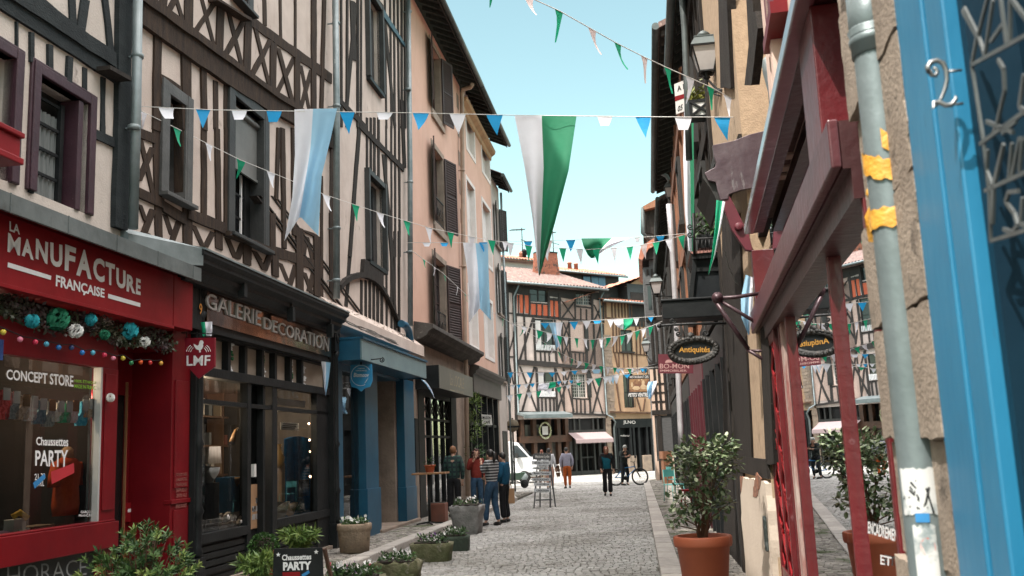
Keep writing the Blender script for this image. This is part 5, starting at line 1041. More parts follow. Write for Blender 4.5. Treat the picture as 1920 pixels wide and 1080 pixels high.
mb.box(.26, .9, -.1, .03, 2.9, 5.0); mb.build('sunlit_render', m_pinkpl, H7)
mb = MB(CF(44.0)); mb.box(.42, .62, -.1, .05, 0, 2.9); mb.box(.24, 1.2, -.1, .08, 2.95, 3.15); mb.box(.24, 1.2, -.1, .09, 5.1, 5.3)
for x in (.46, .66, .9, 1.1): mb.box(x-.05, x+.05, -.1, .07, 3.1, 9.6)
for z in (3.5, 3.9, 4.3): mb.box(.26, .85, .02, .06, z, z+.06)
mb.box(.24, 1.2, -.1, .08, 7.2, 7.4); mb.build('timber_frame', m_timber, H7)
mb = MB(CF(44.0)); mb.box(.34, .62, .05, .12, 7.5, 8.9); mb.box(.30, .66, .05, .15, 7.35, 7.5); mb.prism([(.30, 8.9), (.66, 8.9), (.60, 9.2), (.48, 9.3), (.36, 9.2)], .05, .15); wn = mb.build('window', m_slateg, H7); mb = MB(CF(44.0)); mb.box(.40, .56, .12, .13, 7.7, 8.8); mb.build('pane', m_pane, wn)
mb = MB(CF(44.0)); P = cpts(44, [(1197, 488), (1202, 466), (1262, 428), (1262, 448), (1216, 470), (1204, 492)]); mb.prism(P, -6, .5); rf = mb.build('roof', m_tile, H7)
mb = MB(CF(44.0)); P = cpts(44, [(1204, 490), (1216, 470), (1262, 448), (1262, 475), (1222, 488)]); mb.prism(P, -6, .3); mb.build('soffit', m_timber, rf)
mb = MB(CF(44.0)); P = cpts(44, [(1205, 392), (1262, 360), (1262, 384), (1208, 398)]); mb.prism(P, -6, .5); rf2 = mb.build('roof', m_orwood, H7)
mb = MB(CF(44.0)); P = cpts(44, [(1207, 396), (1262, 384), (1262, 448), (1226, 440), (1206, 436)]); mb.prism(P, -6, .1); mb.build('soffit', m_timber, rf2)
mb = MB(CF(44.0)); a = RS(1205, 393, 44); b = RS(1205, 440, 44); mb.tube([(a[0], .4, a[1]), (b[0], .4, b[1]), (b[0]+.3, .3, b[1]-.35)], .09, 8); mb.build('gutter', m_zincd, rf2)
for x, y in ((1249, 548),): mb = MB(CF(43.9)); a = RS(1257, 540, 43.8); mb.box(a[0]-.2, a[0]+.2, 0, .3, a[1]-.25, a[1]+.25); mb.thing('terracotta_pot', [m_tile], 'small square terracotta pot on a ledge of the crooked grey house', 'pot')
aR = radians(10.5); uR_ = Vector((sin(aR), cos(aR), 0)); nR = Vector((-cos(aR), sin(aR), 0))
RG = Pl((0, 0), 10.5, -1); RG.O = -RG.n*.70
m_reds = mat('shop_dark_red', (.12, .008, .012), (.08, .006, .009), .36, 2.0, .25, 16, spots=[((.24, .13, .14), 5, .62, (1, 1, 1), .1), ((.03, .02, .02), 14, .68)])
m_oxb = mat('oxblood_paint', (.055, .012, .013), (.035, .009, .010), .4, 3, .3, 14, spots=[((.2, .12, .12), 7, .64)])
m_mauve = mat('sky_sheen_red', (.17, .055, .065), (.11, .03, .035), .35, 2.5, .12, 14, coat=.9, spots=[((.36, .22, .24), 3.5, .56, (1, 1, 1), .2), ((.03, .02, .02), 12, .68)])  # paler mauve puts the sky's grazing sheen into the red colour
H2 = T('shop_house', 'cream house with a dark red timber shopfront and one large reflecting window', 'shop', RG.M(6, 0, 0))
m_cream2 = mat('cream_pink_render', (.70, .52, .44), (.62, .45, .38), .85, 2, .2, 30)
uE = RG.hit(1442, 700)[0]; uP = RG.hit(1595, 900)[0]; uQ = RG.hit(1500, 850)[0]; uN = RG.hit(1690, 1000)[0]-.1
mb = MB(RG.M); uW = RG.hit(1431, 60)[0]; mb.box(uN, uW, -5, -.06, 3.45, 9.5); mb.box(uE-.0, uE+.1, -5, -.05, 0, 3.45); mb.build('wall', m_cream2, H2)
mb = MB(RG.M)      # cream mouldings beside the upper window
for k, u in enumerate((uW-.08, uW-.3, uW-.6)): mb.box(u-.06, u+.06, -.06, -.0+.01*k, 3.5, 9.5)
mb.build('moulding', m_cream2, H2)
mb = MB(RG.M); ux = RG.hit(1440, 30)[0]; zx = RG.hit(1450, 46)[1]; mb.box(ux-.6, ux, -.1, .02, zx, 9); mb.box(ux-.65, ux+.03, -.1, .05, zx-.08, zx); mb.build('upper_window', m_redd, H2)
mb = MB(RG.M); mb.box(uN, uE, -.95, -.9, 0, 3.6); mb.box(uN, uE, -.95, .0, 3.55, 3.6); mb.build('shop_interior', m_dark, H2)
def bx(mb, *a): mb.box(*a)
z2 = RG.hit(1436, 625)[1]; z2t = z2+.22; z1 = RG.hit(1396, 440, .18)[1]; ue1 = RG.hit(1396, 440, .18)[0]
print('red shop', uE, uP, uQ, uN, z2, z1, ue1)
mb = MB(RG.M); mb.box(uN, ue1, .10, .18, z1, z1+.08); mb.build('upper_beam', m_mauve, H2, bevel=.008)
mb = MB(RG.M); mb.box(uN, ue1-.01, .02, .099, z1+.005, z1+.12); mb.box(uN, ue1-.05, -.1, .04, z1+.12, z1+.5); mb.build('lintel', m_oxb, H2)
mb = MB(RG.M); mb.box(uN, uE, .09, .13, z2+.005, z2t-.02); mb.build('lower_beam', mat('faded_maroon', (.11, .026, .032), (.07, .015, .02), .4, 2.2, .3, 16, spots=[((.28, .17, .19), 4, .60, (1, 1, 1), .15), ((.03, .02, .02), 16, .68)]), H2, bevel=.008)
mb = MB(RG.M); mb.box(uN, uE-.01, -.06, .089, z2, z2t-.03); mb.box(uN, uE-.02, -.05, .06, z2-.12, z2); mb.build('transom_rail', m_oxb, H2)
uT = RG.hit(1568, 290)[0]
for q in ((uT-.45, uT, .12), (uE-.25, uE, .08)): mb = MB(RG.M); mb.box(q[0], q[1], -.06, q[2], z2t-.03, z1); mb.build('post', m_reds, H2, bevel=.006)
mb = MB(RG.M); mb.box(uP-.022, uP+.022, -.06, .015, .3, z2-.1); mb.box(uN, uN+.05, -.06, .03, 0, z1); mb.box(uQ+.02, uQ+.14, -.06, .015, 0, z2-.1); mb.box(uQ+.6, uQ+.72, -.06, .02, 0, z2-.1); mb.box(uN, uQ, -.08, .05, .12, .34); mb.box(uN, uQ, -.04, .03, 0, .12); mb.build('mullion', m_reds, H2, bevel=.006)
mb = MB(RG.M); mb.box(uQ+.34, uQ+.52, -.06, .02, 0, z2-.1); mb.build('worn_jamb', mat('worn_pale_wood', (.45, .36, .32), (.25, .08, .07), .7, 6, .3, 20, stretch=(3, 3, .5)), H2)
m_mirror = glassmat('street_window', (.35, .36, .36), 1.9)
mb = MB(RG.M); mb.quad((uN, -.02, .3), (uQ, -.02, .3), (uQ, -.02, z2-.1), (uN, -.02, z2-.1)); gl = mb.build('display_glass', m_mirror, H2, recalc=False)
mb = MB(RG.M); mb.quad((uN, -.02, z2t), (uE, -.02, z2t), (uE, -.02, z1), (uN, -.02, z1)); mb.build('transom_glass', m_mirror, H2, recalc=False)
mb = MB(RG.M)
def rq(s, *P, **k): text_quad(mb, s, *[RG.hit(*p, .0) for p in P], -.012, **k)
rq('ENCADREMENT', (1622, 977), (1684, 996), (1684, 1019), (1622, 1000), bold=.03)
rq('ET', (1645, 1040), (1666, 1045), (1666, 1062), (1645, 1058), bold=.02)
mb.build('lettering', m_white, gl, recalc=False)
ua, ub = uQ+.80, uE-.10
mb = MB(RG.M); mb.box(ua, ua+.07, -.03, .05, 0, z2-.1); mb.box(ub-.07, ub, -.03, .05, 0, z2-.1); mb.box(ua, ub, -.03, .045, 0, .5); mb.box(ua, ub, -.03, .046, z2-.2, z2-.1); mb.box((ua+ub)/2-.03, (ua+ub)/2+.03, -.02, .04, .5, z2-.2)
dr = mb.build('door', m_reds, H2, bevel=.004)
mb = MB(RG.M)
for cx in ((ua*3+ub)/4, (ua+3*ub)/4):
    z = .62; k = 0
    while z < z2-.35:
        w = (ub-ua)/4-.07; mb.tube([(cx-w, .03, z), (cx, .03, z+.16), (cx+w, .03, z), (cx, .03, z-.1)], .013, 5, closed=True); mb.tube([(cx+.07*cos(a), .03, z+.22+.05*sin(a)) for a in [i*pi/5 for i in range(10)]], .012, 5, closed=True)
        mb.bar((cx-w, .03, z+.1), (cx+w, .03, z+.3), .02); z += .32; k += 1
mb.build('ironwork', m_red, dr); mb = MB(RG.M); mb.quad((ua, -.028, .5), (ub, -.028, .5), (ub, -.028, z2-.1), (ua, -.028, z2-.1)); mb.build('pane', m_pane, dr, recalc=False)
m_blueD = mat('bright_blue_paint', (.018, .17, .31), (.012, .13, .25), .36, 1.8, .12, 14, stretch=(1, 1, .4), spots=[((.03, .10, .16), 9, .64, (2, 2, .5)), ((.10, .28, .40), 3, .60, (1, 1, .3), .15)])
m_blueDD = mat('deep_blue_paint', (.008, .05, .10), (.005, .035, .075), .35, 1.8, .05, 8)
H1 = T('shop_house', 'blue painted doorway with a stone pier at the right edge of the street', 'shop', RG.M(2.4, 0, 0))
U = lambda x, y, d=0.0: RG.hit(x, y, d)[0]
us0 = U(1682, 1000, .10); us1 = U(1800, 1000, .10)
mb = MB(RG.M); z = -.05; k = 0
while z < 5.2:
    h = R.uniform(.26, .42); sp = R.random() < .45
    if sp: c = us1+(us0-us1)*R.uniform(.35, .65); segs = ((us1, c-.008), (c+.008, us0))
    else: segs = ((us1, us0),)
    for a, b in segs:
        P = [(a+.006, z+.006), (b-.006+R.uniform(-.01, .012), z+.006), (b-.006+R.uniform(-.01, .012), z+h-.006), (a+.006, z+h-.006)]; mb.prism(jit_edge(P, .010, .06), -.3, .10+R.uniform(-.012, .018))
    z += h
mb.box(us1+.02, us0-.02, -.3, .085, 0, 5.2)
m_pier = mat('honey_stone', (.30, .24, .19), (.20, .155, .12), .92, 4, .4, 70, spots=[((.09, .07, .055), 6, .58, (1, 1, 1), .12)])
mb.build('stone_pier', m_pier, H1)
P0 = [(1612, -30), (1625, 120), (1668, 480), (1714, 850), (1746, 1090)]
dp = .11; pp_ = [RG.hit(*q, dp) for q in P0]; um = RG.hit(1688, 540, dp)[0]; print('pipe', pp_)
ptop = RG.hit(1600, 30, dp)
mb = MB(RG.M); path = [(um+.62, .16, ptop[1]+.42), (um+.30, .16, ptop[1]+.30), (um+.12, .17, ptop[1]+.16), (um, dp, ptop[1])]
path = [(um+.34, .12, ptop[1]+.28), (um+.16, .13, ptop[1]+.24), (um+.05, .15, ptop[1]+.16), (um, dp, ptop[1]+.02), (um, dp, ptop[1]-.2), (um, dp, 1.0), (um, dp, 0)]
mb.tube(path, .058, 20)
for zc in (RG.hit(1622, 95, dp)[1],): mb.tube([(um, dp, zc-.04), (um, dp, zc-.03), (um, dp, zc-.015), (um, dp, zc-.01), (um, dp, zc+.01), (um, dp, zc+.02)], [.06, .068, .068, .063, .070, .061], 20); mb.box(um-.1, um-.04, .08, dp, zc-.03, zc+.0)
mb.tube([(um, dp, ptop[1]-.24), (um, dp, ptop[1]-.0)], .064, 20)
dpo = mb.build('downpipe', mat('weathered_zinc_pipe', (.19, .225, .235), (.12, .15, .155), .45, 2, .2, 14, metal=.25, spots=[((.34, .37, .37), 3, .58, (2, 2, .3), .1), ((.5, .5, .5), 9, .68, (1, 1, .4))]), H1)
def wrap(mb, z0, z1, a0, a1, r=.0625, n=14, dz=0, rag=0.0):      # a patch lying on the pipe
    V = []
    for k in range(n+1):
        q = a0+(a1-a0)*k/n
        for z in (z0+dz*k/n, z1+dz*k/n): rg = R.uniform(-1, 1)*rag; V.append((um+(r+abs(rg)*.25)*cos(q), dp+(r+abs(rg)*.25)*sin(q), z+rg))
    mb.add(V, [(2*k, 2*k+2, 2*k+3, 2*k+1) for k in range(n)], True)
m_tape = mat('yellow_tape', (.70, .36, .06), (.55, .26, .03), .45, 9, .5, 30)
zt = RG.hit(1660, 425, dp)[1]; mb = MB(RG.M)
wrap(mb, zt-.035, zt+.025, 0, 2*pi, .0625, 24, rag=.007); wrap(mb, zt+.15, zt+.215, 0.9, pi+1.6, .0635, 22, -.10, .008); wrap(mb, zt+.20, zt+.25, pi*.9, pi*1.5, .0625, 10, -.12, .008); 
mb.add([(um+.05, dp+.03, zt+.09), (um+.09, dp+.06, zt+.03), (um+.12, dp+.05, zt-.04), (um+.085, dp+.04, zt-.05), (um+.06, dp+.03, zt+.0)], [(0, 1, 2, 3, 4)]); mb.ball((um+.045, dp+.035, zt+.09), .022, 8, 6)
mb.thing('tape', [m_tape], 'torn yellow tape wound around the grey downpipe', 'tape', recalc=False)
zs = RG.hit(1718, 910, dp)[1]; mb = MB(RG.M); wrap(mb, zs-.07, zs+.05, 1.9, 3.9, .0595, 16, 0, .004); wrap(mb, zs-.30, zs-.10, 2.3, 3.3, .0594, 14, 0, .006)
stk = mb.build('paper_remnant', mat('torn_paper', (.55, .55, .55), (.2, .24, .25), .8, 8, lo=.5, hi=.6), dpo, recalc=False)
mb = MB(RG.M); rr = random.Random(4)
for i in range(9):
    q0 = rr.uniform(2.0, 3.3); z0 = zs+rr.uniform(-.06, .04); mb.tube([(um+.0605*cos(q0+t*rr.uniform(-.5, .5)), dp+.0605*sin(q0+t*.5), z0+t*rr.uniform(-.05, .06)) for t in (0, .4, .8, 1.2)], .003, 4)
mb.build('graffiti', m_black, dpo)
mb = MB(RG.M); z_ = RG.hit(1727, 965, dp)[1]; wrap(mb, z_-.012, z_+.012, 2.5, 3.1, .06, 6); mb.build('blue_sticker', MC['blue_sticker'], dpo, recalc=False)
mb = MB(RG.M); z_ = RG.hit(1733, 1018, dp)[1]
V = [(um+.0605*cos(2.9+.32*cos(t)), dp+.0605*sin(2.9+.32*cos(t)), z_+.025*sin(t)) for t in [i*pi/8 for i in range(16)]]; mb.add(V, [tuple(range(16))]); mb.build('red_sticker', mat('red_white_sticker', (.5, .12, .1), (.6, .5, .48), .5, 30), dpo, recalc=False)
b0, b1, b2, b3, b4 = U(1737, 540, .11), U(1788, 540, .11), U(1798, 540, .11), U(1832, 540, .11), 0.4
mb = MB(RG.M); mb.box(b1, b0, -.1, .11, 0, 5.0); mb.box(b3, b2, -.1, .112, 0, 5.0); mb.box(b2-.005, b1+.005, -.1, .085, 0, 5.0); mb.build('pilaster', m_blueD, H1, bevel=.006)
ztb = RG.hit(1760, 5, .12)[1]
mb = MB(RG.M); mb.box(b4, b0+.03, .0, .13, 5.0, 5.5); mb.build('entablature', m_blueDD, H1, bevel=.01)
mb = MB(RG.M); mb.box(b4, b3-.001, -.12, -.02, 0, 5.0); db = mb.build('door', mat('night_blue', (.003, .022, .04), (.002, .015, .03), .45, 1.8, .1, 10, spec=.25), H1); mb = MB(RG.M); mb.box(b3-.04, b3-.002, -.02, .08, 0, 5.0); mb.build('inner_frame', MC['night_blue'], db)  # door and inner frame much darker blue than the pilasters
nn = RG.hit(1763, 158, .15); w = .034; h = .052; NB = RG.M(nn[0], .15, nn[1]); xr_ = -RG.n; yr_ = -RG.u
mb = MB(lambda x, y, z: NB+xr_*x+yr_*y+Vector((0, 0, z)))       # the figure stands out on pins, turned up the street
P = [(-.3, .72), (-.14, .68), (-.08, .52), (-.2, .38), (-.42, .42), (-.55, .62)]
arc = [(-.55, .55), (-.62, .75), (-.42, .95), (-.05, 1.02), (.3, .88), (.46, .55), (.42, .15), (.22, -.25), (-.05, -.6), (-.35, -.85)]
base = [(-.35, -.85), (-.6, -.98), (-.5, -.72), (-.2, -.74), (.15, -.9), (.5, -.92), (.8, -.68), (.78, -.55)]
cv = lambda Q: [(x*w, 0, z*h) for x, z in Q]
mb.tube(cv(P+arc), [.003+.0028*sin(pi*i/15) for i in range(16)], 8); mb.tube(cv(base), [.0035, .0035, .004, .005, .0055, .0055, .004, .0025], 8)
mb.tube([(.45*w, 0, .5*h), (.45*w+.03, 0, .5*h)], .003, 6); mb.tube([(.3*w, 0, -.9*h), (.3*w+.03, 0, -.9*h)], .003, 6)
mb.build('house_number', mat('dull_steel', (.30, .30, .30), (.2, .2, .2), .4, 8, metal=.8), H1)
mb = MB(RG.M); gd = .10
def gq(x, y): h_ = RG.hit(x, y, gd); return (h_[0], gd, h_[1])
for s, q in (('YAR', ((1832, -6), (1925, -40), (1925, 62), (1840, 108))), ('LX', ((1872, 108), (1945, 75), (1945, 205), (1860, 252))), ('VIA', ((1850, 275), (1945, 235), (1945, 330), (1858, 420))), ('SU', ((1882, 355), (1950, 330), (1950, 420), (1882, 437)))):
    V, Fc = textdata(s, 0, 0, 0)
for pts in (((1805, 20), (1832, 68), (1822, 122), (1845, 270), (1855, 358), (1858, 450)), ((1822, 122), (1935, 60)), ((1838, 270), (1935, 200)), ((1847, 358), (1935, 318)), ((1858, 452), (1935, 428)),
    ((1808, 15), (1834, 66), (1848, 108)), ((1834, 66), (1856, -20)), ((1846, 108), (1862, 0)), ((1858, 78), (1880, 46)), ((1874, -20), (1888, 86)), ((1894, -20), (1894, 80)), ((1894, -5), (1935, 50)),
    ((1872, 112), (1882, 130), (1884, 170), (1870, 230), (1862, 252)), ((1850, 228), (1900, 248)), ((1880, 250), (1906, 226)), ((1920, 140), (1912, 200), (1935, 220)),
    ((1852, 280), (1850, 320), (1862, 350), (1882, 270)), ((1882, 270), (1864, 350), (1862, 420)), ((1892, 336), (1898, 268)), ((1898, 330), (1912, 260), (1918, 260), (1912, 322)), ((1862, 348), (1858, 422)),
    ((1910, 358), (1892, 360), (1886, 378), (1902, 400), (1908, 422), (1900, 436), (1882, 430)), ((1918, 370), (1914, 420), (1935, 425))):
    P = [gq(*p) for p in pts]
    for i in range(len(P)-1): mb.bar(P[i], P[i+1], .0055, .008, up=(0, 0, 1))
gr = mb.build('letter_grille', mat('grille_steel', (.17, .18, .18), (.11, .12, .12), .45, 8, metal=.6), db)
PW = lambda px, py, s: (lambda r: CAM+r*(s/r.dot(SU)))(ray(px, py))
def sign_text(mb, s, P, sd, y, **k): text_quad(mb, s, *cpts(sd, P), y, **k)
m_pwhite = mat('sign_white', (.72, .70, .68), (.62, .60, .58), .5, 3)
m_gold = mat('gold_letter', (.55, .27, .04), (.4, .19, .03), .5, 5)
m_bord = mat('burgundy_sign', (.13, .018, .03), (.10, .014, .024), .45, 3)
m_patina = mat('blackened_carving', (.03, .027, .024), (.015, .014, .013), .55, 14, .8, 40, spots=[((.12, .09, .07), 20, .60)])
m_lampglass = mat('frosted_glass', (.50, .47, .46), (.36, .34, .34), .25, 1.5)
def lantern(label, px, py, s, wpx, bracket=None, group='street lanterns on the right row'):
    """px,py = centre of the top rim of the glass body, wpx = its width in the picture"""
    c = RS(px, py, s); k = wpx/1800*s/2; M = lambda x, y, z: S(s-y*k, c[0]+x*k, c[1]+z*k)
    t = T('street_lantern', label, 'street lamp', M(0, 0, -2), group)
    mb = MB(M)
    for a, b in ((-1, -1), (1, -1), (1, 1), (-1, 1)): mb.bar((a, b, 0), (a*.55, b*.55, -1.95), .09)
    for z, r in ((0, 1.03), (-1.95, .56)):
        for a, b, c_, d in ((-1, -1, 1, -1), (1, -1, 1, 1), (1, 1, -1, 1), (-1, 1, -1, -1)): mb.bar((a*r, b*r, z), (c_*r, d*r, z), .11)
    mb.lathe((0, 0, -2.0), [(.12, -.5), (.3, -.35), (.15, -.2), (.5, 0), (.01, .02)], 10); mb.build('frame', m_iron, t)
    mb = MB(M); V = [(-.97, -.97, 0), (.97, -.97, 0), (.97, .97, 0), (-.97, .97, 0), (-.53, -.53, -1.93), (.53, -.53, -1.93), (.53, .53, -1.93), (-.53, .53, -1.93)]
    mb.add(V, [(0, 1, 5, 4), (1, 2, 6, 5), (2, 3, 7, 6), (3, 0, 4, 7), (4, 5, 6, 7)]); mb.build('glass', m_lampglass, t)
    mb = MB(M); V = [(-1.12, -1.12, .05), (1.12, -1.12, .05), (1.12, 1.12, .05), (-1.12, 1.12, .05), (-.75, -.75, .75), (.75, -.75, .75), (.75, .75, .75), (-.75, .75, .75)]
    mb.add(V, [(0, 1, 5, 4), (1, 2, 6, 5), (2, 3, 7, 6), (3, 0, 4, 7), (4, 5, 6, 7), (3, 2, 1, 0)]); mb.box(-.8, .8, -.8, .8, .75, .83)
    mb.lathe((0, 0, .8), [(.3, 0), (.5, .2), (.5, .4), (.25, .62), (.08, .72), (.01, .74)], 14); mb.build('cap', m_zincd, t)
    if bracket:
        mb = MB(); P = [M(0, 0, -2.45)]+[PW(x, y, s_) for x, y, s_ in bracket]; mb.tube(P, .016, 6); mb.tube([P[0]+Vector((0, 0, -.0)), P[0]+Vector((.0, 0, -.16)), P[len(P)//2]+Vector((0, 0, -.22))], .010, 6)
        mb.build('bracket', m_iron, t)
    return t
lantern('largest street lantern with frosted glass, above the scrolled iron bracket at upper right', 1321, 92, 11.2, 50, [(1345, 168, 11.0), (1390, 160, 10.4), (1440, 156, 9.7)])
lantern('small black lantern hanging high beside the second downpipe under the deep eaves', 1255, 353, 27.5, 19, [(1262, 340, 28), (1280, 335, 28.5)])
lantern('street lantern on the wall just below the crooked grey dormer window', 1230, 530, 31, 22, [(1242, 555, 31), (1262, 556, 31)])
lantern('farthest street lantern, above the restaurant sign', 1211, 645, 40, 15, [(1216, 672, 40), (1235, 690, 41)])
mb = MB()
def scroll(mb, c, r, s, turns=1.6, a0=0, dirn=1, th=.010):
    P = []
    for i in range(26): q = a0+dirn*turns*2*pi*i/25; rr = r*(1-.8*i/25); P.append(PW(c[0]+rr*cos(q), c[1]+rr*sin(q), s))
    mb.tube(P, th, 5)
mb.tube([PW(1338, 172, 10.9), PW(1385, 164, 10.3), PW(1440, 156, 9.7)], .020, 6)
for c, r in (((1426, 178), 11), ((1404, 172), 8), ((1382, 174), 6)): scroll(mb, c, r, 10.1)
mb.tube([PW(1345, 172, 10.9), PW(1370, 180, 10.6), PW(1392, 195, 10.3), PW(1408, 178, 10.1), PW(1436, 186, 9.8)], .010, 5); mb.tube([PW(1372, 196, 10.5), PW(1400, 202, 10.3), PW(1438, 198, 9.7)], .009, 5)
mb.thing('scrolled_bracket', [m_iron], 'black wrought-iron bracket with spiral scrolls fixed to the brown plaster wall', 'bracket')
def planter(label, x0, y0, x1, y1, s, cross=True, leaf=None, n=160, cat='planter'):
    a = RS(x0, y0, s); b = RS(x1, y1, s); M = CF(s); w0, w1, z1, z0 = a[0], b[0], a[1], b[1]; dp_ = (w1-w0)*.6
    t = T('window_planter', label, cat, M((w0+w1)/2, -dp_/2, z0)); mb = MB(M)
    mb.box(w0, w1, -dp_, 0, z0, z1); mb.build('box', m_black, t)
    if cross:
        mb = MB(M); mb.box(w0+.03, w1-.03, 0, .004, z0+.04, z1-.04); mb.build('panel', m_pwhite, t)
        mb = MB(M); mb.bar((w0+.02, .012, z0+.03), (w1-.02, .012, z1-.03), .03); mb.bar((w0+.02, .016, z1-.03), (w1-.02, .016, z0+.03), .03)
        for q in ((w0, w0+.04), (w1-.04, w1)): mb.box(q[0], q[1], 0, .02, z0, z1)
        mb.box(w0, w1, 0, .018, z1-.04, z1); mb.box(w0, w1, 0, .018, z0, z0+.04); mb.build('cross_frame', m_black, t)
    mb = MB(M)
    for i in range(n):
        x, y, z = R.uniform(w0, w1), R.uniform(-dp_, .03), z1+abs(R.gauss(0, (w1-w0)*.38)); l = R.uniform(.03, .07); v = Vector((R.gauss(0, 1), R.gauss(0, 1), R.gauss(.4, 1))).normalized()*l; q = v.orthogonal().normalized()*l*.3
        p = Vector((x, y, z)); mb.add([tuple(p-v), tuple(p+q), tuple(p+v), tuple(p-q)], [(0, 1, 2, 3)])
    mb.build('foliage', leaf or m_leafy, t, recalc=False); return t
def leafmat(name, c1, c2, sp=8, tr=.25):
    m = mat(name, c1, c2, .5, sp, spec=.35, lo=.4, hi=.6); b = m.node_tree.nodes['Principled BSDF']
    b.inputs['Subsurface Weight'].default_value = 0; return m
m_leafy = leafmat('yellow_green_leaf', (.20, .19, .03), (.09, .12, .03))
m_leafg = leafmat('glossy_green_leaf', (.055, .11, .030), (.025, .060, .020))
m_leafl = leafmat('young_green_leaf', (.16, .22, .05), (.07, .13, .03))
planter('black planter box with white crossed panel and yellowish shrub under the largest lantern', 1291, 188, 1337, 219, 13.0)
planter('plain dark window box with trailing green plants above the black canopy', 1306, 440, 1362, 462, 12.6, False, m_leafg, 120)
s_ = 17.0; mb = MB(CF(s_)); Q = cpts(s_, [(1264, 158), (1290, 147), (1292, 205), (1268, 214)]); mb.prism(Q, -.03, 0)
t = mb.thing('hanging_sign', [m_pwhite], 'white sign with letters A L and a red stripe beside the planter box', 'sign')
mb = MB(CF(s_)); sign_text(mb, 'A L', [(1269, 162), (1285, 156), (1286, 166), (1270, 172)], s_, .004); sign_text(mb, '05', [(1270, 200), (1280, 195), (1281, 205), (1271, 210)], s_, .004, shear=.3); mb.build('lettering', m_black, t, recalc=False)
mb = MB(CF(s_)); mb.prism(cpts(s_, [(1265, 181), (1283, 176), (1283, 184), (1266, 190)]), 0, .004); mb.build('red_stripe', m_red, t)
s_ = 9.15; P = [(1336, 272), (1375, 264), (1405, 252), (1437, 244), (1428, 300), (1413, 352), (1390, 356), (1367, 364), (1365, 373), (1351, 375), (1345, 355), (1342, 341), (1328, 338), (1321, 324), (1340, 314), (1343, 306), (1338, 290)]
t = T('door_hood', 'weathered plum-grey shaped board hood projecting above the antiques shop', 'hood', PW(1380, 370, s_))
mb = MB(CF(s_)); mb.prism(cpts(s_, P), -.05, 0); mb.build('end_board', mat('dirty_plum_metal', (.115, .085, .095), (.06, .035, .045), .4, 3, .3, 12, metal=.3, spots=[((.33, .33, .33), 2.2, .56, (2, 1, .6), .12)]), t, bevel=.004)
mb = MB(CF(s_)); Q = cpts(s_, [(1338, 290), (1437, 244), (1437, 262), (1340, 306)]); mb.prism(Q, -1.2, -.051); Q = cpts(s_, [(1322, 326), (1345, 342), (1351, 374), (1346, 376), (1334, 352), (1318, 330)]); mb.prism(Q, -1.2, -.052); mb.build('hood_roof', m_shutterd, t)
mb = MB(CF(s_)); Q = cpts(s_, [(1353, 376), (1368, 366), (1405, 440), (1412, 470), (1398, 468), (1372, 430)]); mb.prism(Q, -.08, -.01); c = RS(1385, 425, s_); mb.lathe((c[0], 0, c[1]), [(.001, .035), (.035, .03), (.042, .0), (.042, -.02)], 14, 'y'); mb.build('bracket', m_bord, t, bevel=.005)
s_ = 12.2; t = T('fascia_box', 'long black fascia box projecting over the antiques shop doorway', 'canopy', PW(1297, 592, s_))
mb = MB(CF(s_)); a = RS(1241, 566, s_); b = RS(1352, 592, s_); mb.box(a[0], WR+.1, -.5, 0, b[1], a[1]); mb.box(a[0]-.02, WR+.1, -.5, .02, a[1], a[1]+.03); mb.build('box', m_black, t, bevel=.01)
m_shopblk = m_black
s_ = 12.6; t = T('glazed_bay', 'black glazed bay with pinkish sill over the black fascia box', 'bay', PW(1330, 565, s_))
mb = MB(CF(s_)); Q = lambda *P: cpts(s_, P)
mb.prism(Q((1296, 476), (1372, 470), (1372, 482), (1300, 487)), -1, .05)
for x0, x1, xb0, xb1 in ((1300, 1308, 1290, 1298), (1355, 1361, 1356, 1362)): mb.prism(Q((x0, 480), (x1, 480), (xb1, 566), (xb0, 566)), -.08, 0)
mb.prism(Q((1305, 500), (1358, 498), (1358, 507), (1305, 509)), -.06, -.01); mb.build('frame', m_black, t)
mb = MB(CF(s_)); mb.prism(Q((1306, 484), (1358, 484), (1358, 566), (1299, 566)), -.05, -.04); mb.build('pane', m_pane, t)
mb = MB(CF(s_)); mb.prism(Q((1294, 474), (1370, 466), (1372, 471), (1298, 478)), -1, .07); mb.build('sill', mat('pink_sill', (.42, .2, .17), (.3, .14, .12), .7), t)
mb = MB()
for c, r, dd in (((1294, 425), 6, 1), ((1294, 440), 6, -1), ((1312, 427), 7, 1), ((1356, 430), 8, -1), ((1356, 446), 7, 1)): scroll(mb, c, r, 12.5, 1.4, th=.009)
for x in range(1302, 1362, 7): mb.tube([PW(x, 448, 12.5), PW(x, 470, 12.5)], .007, 5)
mb.tube([PW(1300, 400, 12.5), PW(1302, 480, 12.5)], .018, 6); mb.tube([PW(1300, 448, 12.5), PW(1364, 445, 12.5)], .012, 6)
mb.thing('balcony_railing', [m_iron], 'black iron balcony railing with curled ends over the pinkish sill', 'railing')
s_ = 11.9; c = RS(1300, 657, s_); a = (RS(1349, 657, s_)[0]-RS(1251, 657, s_)[0])/2; b = (RS(1300, 632, s_)[1]-RS(1300, 683, s_)[1])/2
M = CF(s_); t = T('oval_sign', 'dark carved oval sign with gold blackletter word Antiquités on an iron bar', 'sign', M(c[0], 0, c[1]-b))
mb = MB(M); mb.tube([(c[0]+a*.86*cos(q), 0, c[1]+b*.80*sin(q)+.02*cos(q)) for q in [i*2*pi/40 for i in range(40)]], .045, 8, closed=True)
for i in range(54):
    q = i*2*pi/54; mb.ball((c[0]+a*.90*cos(q), .025, c[1]+b*.86*sin(q)), .024+.008*(i % 2), 6, 4)
mb.ball((c[0]-.02, 0, c[1]+b+.01), .05, 8, 6); mb.build('carved_frame', m_patina, t)
